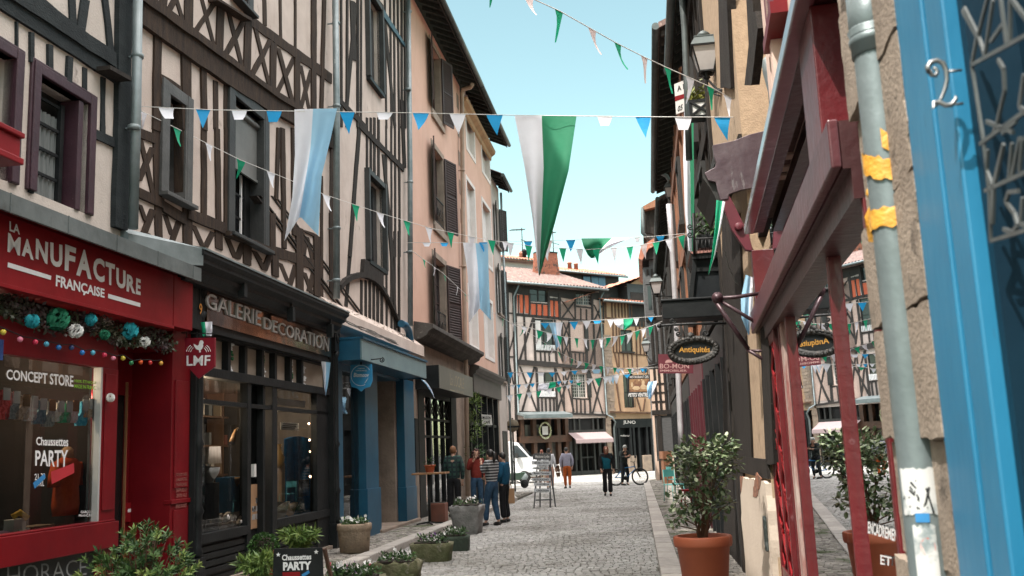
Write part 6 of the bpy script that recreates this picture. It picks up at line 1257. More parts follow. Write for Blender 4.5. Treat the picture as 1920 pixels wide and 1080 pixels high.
mb = MB(M); n = 36; mb.prism([(c[0]+a*.80*cos(q), c[1]+b*.72*sin(q)) for q in [i*2*pi/n for i in range(n)]], -.02, .012); pn = mb.build('panel', m_black, t)
mb = MB(M); sign_text(mb, 'Antiquités', [(1273, 650), (1331, 650), (1331, 664), (1273, 664)], s_, .016, bold=.02); mb.build('lettering', m_gold, t, recalc=False)
mb = MB(); mb.tube([PW(1236, 611, 11.9), PW(1260, 609, 11.9), PW(1300, 607, 11.9), PW(1362, 606, 11.9)], .016, 6); mb.ball(PW(1236, 611, 11.9), .03, 8, 6)
for q in ((1278, 609), (1322, 608)): mb.tube([PW(q[0], q[1], 11.9), PW(q[0]+6 if q[0] < 1300 else q[0]-4, 636, 11.9)], .007, 5)
for c_, r in (((1261, 602), 6), ((1272, 626), 5), ((1322, 624), 6), ((1268, 617), 4)): scroll(mb, c_, r, 11.9, 1.5, th=.009)
mb.build('hanging_bar', m_iron, t)
mb = MB(); sA = 9.0
mb.tube([PW(1340, 560, sA), PW(1380, 557, sA), PW(1425, 550, sA)], .018, 8); mb.tube([PW(1340, 562, sA), PW(1365, 600, sA), PW(1403, 655, sA)], .022, 8); mb.tube([PW(1400, 655, sA), PW(1446, 683, sA)], .016, 8); mb.tube([PW(1408, 658, sA), PW(1446, 658, sA)], .014, 8); mb.tube([PW(1352, 565, sA), PW(1385, 585, sA), PW(1430, 612, sA)], .017, 8)
cc = RS(1345, 558, sA); b_ = MB(CF(sA)); b_.lathe((cc[0], 0, cc[1]), [(.001, .04), (.025, .038), (.028, .03), (.05, .026), (.052, -.03), (.001, -.03)], 18, 'y')
t = mb.thing('awning_arms', [mat('plum_iron', (.07, .035, .042), (.04, .02, .025), .4, 8, .2, 30, metal=.3)], 'plum folding awning arms with round hub below the red shop beams', 'awning arm'); b_.build('hub', MC['plum_iron'], t)
s_ = 16.0; M = CF(s_); mb = MB(M); mb.prism(cpts(s_, [(1234, 664), (1300, 664), (1300, 700), (1235, 700)]), -.03, 0); t = mb.thing('projecting_sign', [m_bord], 'burgundy rectangular sign reading BO-MON IMMOBILIER behind the oval sign', 'sign')
mb = MB(M); sign_text(mb, 'BO-MON', [(1237, 682), (1292, 682), (1292, 691), (1237, 691)], s_, .004, bold=.01); sign_text(mb, 'IMMOBILIER', [(1238, 693), (1288, 693), (1288, 697), (1238, 697)], s_, .004); mb.build('lettering', mat('sign_pink', (.5, .28, .26)), t, recalc=False)
mb = MB(M); c = RS(1254, 680, s_); mb.prism([(c[0]+.06*cos(q), c[1]+.05*sin(q)) for q in [i*pi/8 for i in range(9)]], 0, .004); mb.build('emblem', MC['sign_pink'], t)
s_ = 39.0; M = CF(s_); t = T('painted_sign', 'painted restaurant sign reading PETITS VENTRES hanging from a curled iron arm', 'sign', PW(1197, 747, s_))
mb = MB(M); mb.prism(cpts(s_, [(1178, 704), (1218, 702), (1219, 745), (1177, 745)]), -.06, 0); mb.build('board', m_black, t)
mb = MB(M); mb.prism(cpts(s_, [(1180, 711), (1217, 710), (1217, 734), (1180, 735)]), 0, .006); mb.build('painted_scene', mat('scene_brown', (.16, .07, .04), (.30, .17, .08), .6, 3, lo=.45, hi=.55), t)
mb = MB(M); rr = random.Random(2)
for x, y, w_, h_ in ((1206, 718, 3, 5), (1206, 726, 6, 5), (1193, 728, 8, 4), (1185, 722, 2, 5), (1212, 727, 3, 4), (1198, 713, 1.5, 1.5), (1203, 712, 1.5, 1.5)): mb.prism(cpts(s_, [(x-w_, y), (x-w_*.5, y-h_), (x+w_*.5, y-h_), (x+w_, y), (x+w_*.4, y+h_*.8), (x-w_*.5, y+h_*.7)]), .006, .009)
mb.build('painted_figures', mat('scene_cream', (.6, .45, .28), (.45, .32, .2), .6, 6), t)
mb = MB(M); sign_text(mb, 'PETITS VENTRES', [(1179, 737), (1217, 736), (1218, 744), (1178, 744)], s_, .004, bold=.03); sign_text(mb, 'RESTAURANT DES', [(1181, 705), (1216, 704), (1216, 709), (1181, 709)], s_, .004, bold=.01); mb.build('lettering', m_pwhite, t, recalc=False)
mb = MB(); mb.tube([PW(1175, 702, s_), PW(1200, 692, s_), PW(1225, 684, s_), PW(1240, 682, s_)], .03, 5); scroll(mb, (1207, 694), 6, s_, th=.02); mb.tube([PW(1182, 704, s_), PW(1182, 699, s_)], .02, 4); mb.tube([PW(1214, 702, s_), PW(1214, 688, s_)], .02, 4); mb.build('bracket', m_iron, t)
m_tealmetal = mat('teal_metal', (.10, .32, .30), (.07, .24, .23), .45)
def cafe_chair(label, p, yaw, m=m_tealmetal):
    t = T('cafe_chair', label, 'chair', p, 'chairs outside on the right pavement'); M = Fr(p, yaw); mb = MB(M)
    mb.box(-.21, .21, -.2, .2, .44, .46); mb.build('seat', m, t)
    for x in (-.19, .19):
        for y in (-.18, .18): mb = MB(M); mb.tube([(x*1.1, y*1.15, 0), (x, y, .45)]+([(x, y*1.1, .85)] if y > 0 else []), .012, 6); mb.build('leg', m, t)
    mb = MB(M); mb.box(-.2, .2, .19, .205, .66, .86); mb.build('backrest', m, t); return t
cafe_chair('teal metal café chair nearest the potted shrub on the sunny right pavement', S(27.5, .62, .07), .5)
cafe_chair('teal metal café chair set against the wall beyond the other one', S(31.5, .78, .07), 2.0)
for i, (x, y, s, lab) in enumerate(((1248, 852, 40, 'small square orange pot on the wall post of the far right corner'), (1288, 905, 24, 'red and orange stool behind the potted shrub'))):
    p = S(s, RS(x, y, s)[0], 0 if i == 0 else .07); mb = MB(Fr(p, .2))
    if i == 0: z = RS(x, 860, s)[1]; mb.box(-.16, .16, -.16, .16, 0, z); mb.box(-.2, .2, -.2, .2, z, z+.3); mb.thing('orange_pot', [m_orwood], lab, 'pot', loc=p)
    else:
        mb.box(-.16, .16, -.16, .16, .42, .46)
        for a in (-.13, .13):
            for b in (-.13, .13): mb.bar((a, b, 0), (a*.9, b*.9, .42), .03)
        t = mb.thing('stool', [m_red], lab, 'stool', loc=p)
mb = MB(); mb.tube([PW(1358, 470, 10.4), PW(1366, 500, 10.4), PW(1380, 530, 10.4), PW(1392, 540, 10.4)], .006, 5); mb.tube([PW(1437, 205, 9.7), PW(1405, 222, 10), PW(1400, 225, 10)], .005, 4)
mb.thing('loose_cable', [MC['cable_grey']], 'loose pale cable drooping from the pinkish sill to the wall', 'cable')
def cloth(name, c, c2=None): 
    m = mat(name, c, c2 or tuple(x*.9 for x in c), .75, 5, .35, 9); b = m.node_tree.nodes['Principled BSDF']
    nt = m.node_tree; tr = nt.nodes.new('ShaderNodeBsdfTranslucent'); mx = nt.nodes.new('ShaderNodeMixShader'); mx.inputs[0].default_value = .35; out = nt.nodes['Material Output']
    tr.inputs[0].default_value = (*c, 1); nt.links.new(b.outputs[0], mx.inputs[1]); nt.links.new(tr.outputs[0], mx.inputs[2]); nt.links.new(mx.outputs[0], out.inputs[0]); return m
CL = dict(w=cloth('white_cloth', (.84, .85, .92)), b=cloth('azure_cloth', (.02, .36, .75)), g=cloth('emerald_cloth', (.01, .38, .20)), l=cloth('pale_blue_cloth', (.36, .62, .82)), v=cloth('bottle_green_cloth', (.02, .22, .11)), p=cloth('pinkish_white_cloth', (.78, .66, .66)))
GB = 'strings of pennants across the street'
def bunting(label, path, flags, seed=1):
    """path: (px,py,s) points of the string; flags: (px, colour, width px, height px, kind, lean)"""
    rr = random.Random(seed); W_ = [PW(*p) for p in path]; t = T('bunting_string', label, 'bunting', W_[0], GB)
    mb = MB(); mb.tube(W_, .0045 if path[0][2] < 20 else .009, 4); mb.build('string', m_pwhite, t)
    def at(px):
        for a, b, A, B in zip(path, path[1:], W_, W_[1:]):
            if a[0] <= px <= b[0]:
                f = (px-a[0])/(b[0]-a[0]); y = a[1]+(b[1]-a[1])*f; s = a[2]+(b[2]-a[2])*f; return PW(px, y, s), s, (B-A).normalized()
        return None, None, None
    for px, c, w, h, *k in flags:
        P, s, dr = at(px)
        if P is None: continue
        kind = k[0] if k else 't'; lean = k[1] if len(k) > 1 else rr.uniform(-.12, .12)
        q_ = 1.3 if s > 25 else 1.0; w_ = w*1.15*q_/1800*s; h *= q_; h_ = h/1800*s; a = P-dr*w_/2; b = P+dr*w_/2; side = Vector((dr.y, -dr.x, 0)).normalized()
        blow = side*rr.uniform(-.45, .45)*h_+dr*lean*h_
        n = 4; V = []
        for i in range(n+1):
            f = i/n; mid = P+Vector((0, 0, -h_*f))+blow*f*f
            half = w_/2*(1-f) if kind == 't' else w_/2*(1-.45*f)
            tw = dr*cos(.8*f*rr.uniform(-1, 1))+side*sin(.5*f)
            V += [mid-dr*half+side*.03*h_*sin(5*f), mid+dr*half-side*.03*h_*sin(4*f)]
        mb = MB(); mb.add([tuple(v) for v in V], [(2*i, 2*i+1, 2*i+3, 2*i+2) for i in range(n)], True); mb.build('pennant', CL[c], t, recalc=False)
    return t
s1 = [(248, 199, 9.7), (400, 206, 10.4), (600, 209, 10.55), (800, 212, 10.5), (960, 216, 10.4), (1200, 219, 10.2), (1440, 220, 9.75)]
bunting('nearest full string of blue and white pennants, from first downpipe to scrolled bracket', s1, [(312, 'w', 29, 27, 'z'), (381, 'b', 28, 42), (449, 'w', 28, 24, 'z'), (514, 'b', 28, 24, 'z'), (651, 'b', 28, 42), (721, 'w', 30, 17, 'z'), (789, 'b', 30, 42), (858, 'w', 30, 42), (927, 'b', 30, 42), (1134, 'w', 26, 20, 'z'), (1206, 'b', 28, 44), (1281, 'w', 30, 26, 'z'), (1354, 'b', 28, 44)], 2)
s2 = [(248, 200, 9.7), (330, 240, 10.9), (451, 300, 12.4), (540, 336, 13.3), (612, 366, 14), (714, 400, 15), (804, 427, 15.8), (900, 447, 16.6), (1000, 462, 17), (1100, 468, 17), (1180, 463, 17), (1240, 452, 17), (1292, 438, 17)]
bunting('green and white pennants sloping down from the first downpipe past the pale banners', s2, [(270, 'w', 26, 38, 't', .3), (332, 'g', 24, 42), (392, 'w', 24, 36), (452, 'g', 22, 36), (508, 'w', 22, 34), (612, 'w', 20, 36), (667, 'g', 18, 34), (713, 'w', 18, 32), (763, 'g', 16, 32), (804, 'w', 16, 30), (845, 'g', 15, 30), (885, 'w', 15, 28), (922, 'g', 14, 28), (957, 'w', 13, 26), (991, 'g', 13, 30), (1023, 'w', 13, 28), (1055, 'g', 12, 28), (1087, 'w', 12, 28), (1118, 'g', 12, 28), (1151, 'w', 11, 27), (1181, 'g', 11, 27), (1207, 'p', 12, 28), (1230, 'g', 12, 26), (1254, 'w', 12, 26), (1278, 'g', 12, 26)], 3)
s3 = [(850, -60, 6.6), (922, -28, 7), (993, -5, 7.3), (1050, 21, 7.7), (1110, 55, 8.1), (1158, 82, 8.5), (1208, 107, 8.9), (1253, 128, 9.2), (1332, 163, 9.6), (1395, 197, 9.8)]
bunting('green and blush pennants high against the sky, sloping down to the lantern', s3, [(922, 'g', 24, 44, 't', .1), (991, 'p', 24, 44, 't', .1), (1048, 'g', 26, 60, 't', .15), (1110, 'p', 24, 56, 't', .1), (1158, 'g', 24, 60, 't', -.05), (1208, 'p', 22, 54, 't', 0), (1252, 'g', 20, 52), (1294, 'w', 20, 48), (1332, 'g', 18, 48), (1364, 'w', 17, 44)], 4)
s4 = [(762, 455, 17), (870, 455, 17.2), (1000, 452, 17.5), (1100, 449, 17.6), (1200, 445, 17.6), (1262, 440, 17.6), (1300, 436, 17.5)]
bunting('blue and white pennants at eaves height carrying the tangled green banner', s4, [(800, 'w', 14, 8, 'z'), (833, 'b', 14, 8, 'z'), (906, 'b', 15, 20), (947, 'w', 10, 20), (990, 'b', 15, 20), (1028, 'p', 14, 24), (1070, 'b', 16, 22), (1195, 'w', 9, 9, 'z'), (1238, 'b', 14, 9, 'z')], 5)
s5 = [(772, 470, 14), (830, 512, 16), (880, 558, 18), (945, 598, 21), (1005, 632, 24), (1040, 656, 26), (1080, 676, 28), (1130, 687, 29), (1185, 692, 30), (1232, 690, 31)]
bunting('green and white pennants swooping down from the salmon house to the restaurant sign', s5, [(795, 'g', 20, 18, 't', -.5), (815, 'w', 16, 18, 't', -.5), (834, 'g', 14, 14, 't', -.5), (858, 'w', 12, 16), (872, 'g', 10, 16), (892, 'w', 10, 14), (943, 'g', 12, 16, 't', -.4), (962, 'w', 12, 14), (980, 'g', 14, 14, 't', -.6), (1008, 'w', 12, 12, 't', -.6), (1022, 'g', 12, 11, 't', -.6), (1036, 'w', 12, 11, 't', -.5), (1048, 'g', 11, 11, 't', -.5), (1061, 'w', 11, 11, 't', -.5), (1073, 'g', 11, 11, 't', -.5), (1087, 'w', 10, 11, 't', -.5), (1100, 'g', 10, 11, 't', -.5), (1114, 'w', 9, 11, 't', -.4), (1127, 'g', 9, 11, 't', -.4), (1140, 'w', 9, 11), (1153, 'g', 9, 9), (1166, 'w', 9, 9), (1180, 'g', 9, 8), (1195, 'w', 9, 8), (1210, 'b', 8, 7)], 6)
s6 = [(955, 606, 29), (1030, 605, 29), (1130, 600, 29), (1235, 593, 29), (1262, 590, 29)]
bunting('blue and white pennants under the orange panels carrying two short banners', s6, [(1022, 'b', 12, 9), (1076, 'b', 11, 12), (1100, 'w', 11, 12), (1120, 'b', 11, 5, 'z'), (1145, 'w', 9, 12), (1193, 'w', 8, 12), (1220, 'b', 8, 8)], 7)
s7 = [(965, 608, 27), (1002, 617, 27), (1054, 631, 27), (1110, 637, 27.5), (1168, 629, 28), (1225, 610, 28), (1246, 600, 28)]
bunting('long sagging string of slim green and white pennants in front of the half-timbered house', s7, [(983, 'w', 8, 12), (1012, 'g', 9, 16, 't', -.3), (1030, 'w', 8, 15, 't', -.3), (1049, 'g', 7, 15), (1061, 'w', 7, 13), (1081, 'g', 6, 15, 't', 0), (1097, 'w', 6, 15, 't', 0), (1111, 'g', 6, 15), (1127, 'w', 7, 14, 't', -.2), (1141, 'g', 8, 15, 't', -.3), (1154, 'w', 8, 14, 't', -.3), (1167, 'g', 8, 14, 't', -.4), (1181, 'w', 8, 14, 't', -.4), (1195, 'g', 7, 13, 't', -.2), (1207, 'w', 7, 13, 't', -.2), (1220, 'g', 7, 13, 't', -.2), (1234, 'w', 7, 11)], 8)
s8 = [(950, 698, 32), (1040, 698, 32), (1100, 693, 32), (1200, 690, 32), (1240, 688, 32)]
bunting('blue and white pennants level with the thick mid beam of the far house', s8, [(957, 'b', 8, 9), (974, 'p', 7, 8), (993, 'b', 8, 9), (1014, 'w', 9, 5, 'z'), (1035, 'b', 9, 7), (1057, 'w', 9, 7), (1077, 'b', 9, 6), (1096, 'w', 9, 4, 'z'), (1118, 'l', 12, 6, 'z'), (1158, 'l', 8, 7), (1184, 'w', 9, 6), (1205, 'b', 8, 6)], 9)
s9 = [(950, 723, 36), (1030, 716, 36), (1120, 709, 36), (1180, 701, 36), (1212, 694, 36)]
bunting('farther string of tiny white and blue pennants crossing the first-floor windows', s9, [(962, 'w', 6, 6), (973, 'b', 6, 6), (986, 'w', 7, 7), (998, 'b', 7, 6), (1048, 'b', 6, 6), (1059, 'w', 6, 5), (1071, 'b', 6, 5), (1083, 'w', 6, 5), (1108, 'w', 7, 6), (1136, 'w', 8, 9), (1148, 'l', 8, 12), (1156, 'w', 7, 12), (1176, 'b', 9, 6)], 10)
s10 = [(948, 742, 33), (1010, 733, 33), (1065, 722, 33), (1125, 708, 33), (1190, 696, 33), (1222, 690, 33)]
bunting('lowest string of green and white pennants rising to the right above the awnings', s10, [(956, 'w', 8, 11), (974, 'g', 7, 10), (992, 'w', 7, 10), (1010, 'g', 7, 10), (1030, 'w', 9, 8), (1048, 'g', 8, 9), (1065, 'w', 7, 6), (1085, 'g', 8, 5), (1104, 'w', 8, 7), (1121, 'g', 8, 13), (1143, 'w', 9, 12), (1154, 'w', 7, 13)], 11)
def banner(label, Lp, Rp, s, cols, split=.5, notch=0.0, rows=18, ncol=16, fold=.10, name='banner', cat='banner', seed=0):
    """cloth between two picture edges hung at distance s; cols = the two colours"""
    def along(P, f):
        x = f*(len(P)-1); i = min(int(x), len(P)-2); g = x-i; return P[i][0]+(P[i+1][0]-P[i][0])*g, P[i][1]+(P[i+1][1]-P[i][1])*g
    V = []
    for r in range(rows+1):
        f = r/rows; a = along(Lp, f); b = along(Rp, f)
        for c in range(ncol+1):
            u = c/ncol; x = a[0]+(b[0]-a[0])*u; y = a[1]+(b[1]-a[1])*u; d = 1-abs(u-split)/(split if u < split else 1-split); y -= notch*max(0, d)*f**3
            V.append(PW(x, y, s+fold*(.25+f)*sin(u*9+seed+f*2.2)+fold*.6*sin(f*6+seed)))
    F_ = []; mi = []
    for r in range(rows):
        for c in range(ncol): F_.append((r*(ncol+1)+c, r*(ncol+1)+c+1, (r+1)*(ncol+1)+c+1, (r+1)*(ncol+1)+c)); mi.append(0 if (c+.5)/ncol < split else 1)
    mb = MB(); mb.add([tuple(v) for v in V], F_, True); mb.mi = mi
    top = V[ncol//2]; return mb.thing(name, [CL[k] for k in cols], label, cat, loc=top, group='two-coloured banners hanging over the street', recalc=False)
banner('large white and sky-blue swallowtail banner hanging before the half-timbered gallery house', [(552, 205), (553, 290), (548, 370), (533, 452)], [(632, 203), (620, 260), (603, 330), (597, 442)], 10.5, 'wl', .46, 42)
banner('long tapering white and green banner hanging against the sky at the centre', [(965, 217), (983, 310), (997, 400), (1010, 515)], [(1081, 218), (1066, 320), (1040, 420), (1012, 517)], 10.35, 'wv', .46, 0, seed=2)
banner('white and pale blue swallowtail banner in front of the salmon houses', [(868, 455), (876, 505), (880, 560), (879, 606)], [(915, 457), (916, 500), (918, 560), (921, 601)], 17.2, 'wl', .48, 26, seed=1)
banner('tangled green and white banner draped over the string above the far roofs', [(1090, 447), (1094, 462), (1102, 478), (1108, 484)], [(1182, 446), (1160, 456), (1136, 468), (1114, 484)], 17.5, 'vw', .62, 0, fold=.2, seed=3)
banner('small pale blue and white banner before the upper lattice window of the far house', [(1029, 605), (1034, 620), (1040, 640), (1043, 655)], [(1055, 605), (1052, 620), (1051, 640), (1051, 656)], 29, 'lw', .5, 6, seed=1)
banner('small swagged white and green banner in front of the ochre house', [(1150, 600), (1153, 607), (1158, 613), (1166, 617)], [(1188, 597), (1185, 607), (1180, 614), (1172, 619)], 29, 'wg', .5, 0, fold=.12, seed=2)
banner('bunched white and green banner low over the brown far shop', [(1010, 720), (1009, 725), (1008, 730), (1009, 734)], [(1042, 716), (1042, 722), (1040, 726), (1036, 729)], 36, 'wg', .6, 0, fold=.15, seed=4)
banner('tall narrow white banner with green edge beside the planter box', [(1283, 190), (1281, 300), (1284, 400), (1291, 470)], [(1300, 190), (1301, 300), (1302, 400), (1302, 475)], 15.0, 'wv', .62, 0, fold=.04, seed=1)
banner('twisted green and white ribbon banner under the plum hood', [(1343, 375), (1340, 430), (1334, 480), (1328, 514)], [(1360, 378), (1351, 430), (1341, 480), (1329, 515)], 8.9, 'gw', .7, 0, fold=.03, seed=3)
banner('pale blue and white banner hanging by the awning arms', [(1398, 515), (1389, 560), (1390, 595), (1403, 628)], [(1411, 520), (1412, 560), (1410, 600), (1405, 628)], 9.3, 'lw', .68, 0, fold=.03, seed=1)
banner('green and white banner end showing behind the awning arms', [(1404, 575), (1404, 590), (1404, 603), (1404, 608)], [(1422, 578), (1422, 593), (1422, 612), (1422, 616)], 9.6, 'wv', .2, 0, fold=.03, seed=2)
banner('little white and blue pennant banner on the right post of the gallery', [(602, 677), (605, 695), (607, 720), (610, 742)], [(620, 680), (618, 700), (615, 720), (611, 743)], 15.8, 'wl', .5, 0, fold=.05, seed=1)
banner('small trailing white and blue streamer at the end of the grey-teal fascia', [(789, 711), (798, 720), (807, 733), (814, 746)], [(797, 713), (804, 722), (811, 734), (815, 747)], 21.5, 'lw', .5, 0, fold=.05, seed=2)
banner('small green and white banner hanging behind the red shield sign', [(376, 604), (378, 612), (379, 622), (380, 630)], [(398, 603), (398, 614), (398, 622), (398, 630)], 11.05, 'gw', .4, 0, fold=.03, seed=2)
banner('crumpled pale blue and white banner beside the restaurant sign', [(1216, 716), (1213, 725), (1214, 738), (1216, 748)], [(1232, 714), (1229, 726), (1225, 738), (1221, 748)], 36, 'lw', .6, 0, fold=.2, seed=2)
def lsign(name, label, P, s, m, t=.025):
    mb = MB(CF(s)); mb.prism(cpts(s, P), -t, 0); return mb.thing(name, [m], label, 'sign', bevel=.003)
sL = 10.9
t = lsign('shield_sign', 'red shield-shaped sign with white rooster and letters LMF', [(346, 634), (403, 633), (403, 687), (372, 710), (347, 683)], sL, mat('sign_red', (.21, .008, .02), (.17, .006, .016), .4), .03)
mb = MB(CF(sL)); sign_text(mb, 'LMF', [(350, 667), (395, 666), (394, 685), (350, 686)], sL, .004, bold=.02)
def kq(x, y): h_ = RS(360+(x)/3.176, 440+y/3.176, sL); return (h_[0], .004, h_[1])
ck = [(14, 665), (10, 650), (22, 655), (32, 662), (42, 655), (44, 640), (50, 630), (58, 628), (66, 632), (72, 645), (66, 650), (68, 662), (62, 678), (52, 688), (54, 700), (44, 702), (42, 688), (26, 682)]
mb.add([kq(*p) for p in ck], [tuple(range(len(ck)))])
for r in (48, 60, 72):
    for q0 in (-1, 1): 
        P = [kq(40+q0*r*cos(a), 705-r*sin(a)*.85) for a in [i*.14+.15 for i in range(6)]]; mb.tube(P, .004, 4)
mb.build('lettering', m_white, t, recalc=False)
mb = MB(); mb.bar(PW(340, 624, sL), PW(405, 626, sL), .012); mb.tube([PW(350, 634, sL), PW(350, 622, sL)], .006, 5); mb.tube([PW(398, 633, sL), PW(398, 622, sL)], .006, 5); mb.build('hanging_bar', m_iron, t)
sB = 17.3
t = lsign('shop_sign', 'blue scalloped hanging sign with white script word Biomoov', [(657, 684), (697, 683), (698, 715), (694, 725), (684, 728), (677, 734), (669, 728), (659, 725), (656, 715)], sB, mat('sign_blue', (.03, .25, .48), (.025, .21, .42), .4), .03)
mb = MB(CF(sB)); sign_text(mb, 'Biomoov', [(663, 699), (692, 699), (692, 707), (663, 707)], sB, .004, bold=.02, shear=.2)
sign_text(mb, 'COMPTOIR', [(671, 690), (684, 690), (684, 692), (671, 692)], sB, .004); sign_text(mb, 'COIFFURE MARCEL', [(667, 694), (688, 694), (688, 696), (667, 696)], sB, .004)
c = RS(677, 704, sB); r = .19; mb.tube([(c[0]+r*cos(a), .005, c[1]+r*sin(a)) for a in [.5+i*.22 for i in range(22)]], .005, 4)
for k in range(4): c2 = RS(683+k*1.2, 719-k*2, sB); mb.prism([(c2[0], c2[1]), (c2[0]+.05, c2[1]+.05), (c2[0]+.02, c2[1]+.01)], .003, .006)
mb.build('lettering', m_white, t, recalc=False)
mb = MB(); mb.tube([PW(628, 668, sB), PW(655, 675, sB), PW(700, 674, sB), PW(716, 672, sB)], .011, 6); scroll(mb, (691, 666), 4, sB, th=.009); scroll(mb, (716, 675), 5, sB, a0=-1.5, th=.009); mb.tube([PW(677, 684, sB), PW(677, 675, sB)], .02, 5); mb.build('bracket', m_iron, t)
sM = 31.6
t = lsign('shop_sign', 'small white lettered sign projecting from the black far-left shopfront', [(903, 777), (921, 778), (923, 797), (904, 797)], sM, m_pwhite)
mb = MB(CF(sM)); sign_text(mb, 'MAISON', [(905, 780), (920, 781), (920, 786), (905, 786)], sM, .01, bold=.02); sign_text(mb, 'CAFÉ', [(907, 788), (919, 788), (919, 794), (907, 794)], sM, .01, bold=.02); mb.build('lettering', m_black, t, recalc=False); mb = MB(); mb.tube([PW(896, 771, sM), PW(922, 776, sM)], .012, 5); mb.build('bracket', m_iron, t)
sN = 39
t = T('road_sign', 'round road sign seen from behind on a dark post at the street corner', 'sign', PW(961, 900, sN)); mb = MB(CF(sN)); c = RS(961, 798, sN); mb.lathe((c[0], 0, c[1]), [(.001, .02), (.25, .02), (.26, 0), (.001, -.005)], 24, 'y'); mb.build('disc', mat('sign_back', (.17, .13, .08), (.11, .09, .06), .6), t)
mb = MB(CF(sN)); mb.box(c[0]-.03, c[0]+.03, -.06, -.006, 0, c[1]+.3); mb.box(c[0]-.3, c[0]+.3, .02, .03, c[1]-.08, c[1]-.01); mb.build('post', m_black, t)
def skinmesh(P, Eg, Rd, sub=2):
    me = bpy.data.meshes.new('sk'); me.from_pydata([tuple(p) for p in P], Eg, []); ob = bpy.data.objects.new('sk', me); COL.objects.link(ob)
    sk = ob.modifiers.new('s', 'SKIN'); sk.use_smooth_shade = True; ob.modifiers.new('u', 'SUBSURF').levels = sub
    for i, r in enumerate(Rd): me.skin_vertices[0].data[i].radius = r if hasattr(r, '__len__') else (r, r)
    me.skin_vertices[0].data[0].use_root = True
    dg = bpy.context.evaluated_depsgraph_get(); out = bpy.data.meshes.new_from_object(ob.evaluated_get(dg)); bpy.data.objects.remove(ob); bpy.data.meshes.remove(me)
    return out
def addpart(name, me, m, parent, M):
    me.name = name; me.materials.clear(); me.materials.append(m); base = WL[parent.name]
    for v in me.vertices: v.co = M(*v.co)-base
    for p in me.polygons: p.use_smooth = True
    o = bpy.data.objects.new(name, me); COL.objects.link(o); o.parent = parent; WL[o.name] = base; return o
m_skin = mat('skin', (.50, .29, .21), (.42, .23, .165), .55, 9)
m_shoe = mat('dark_shoe', (.02, .018, .017), (.012, .012, .012), .5)
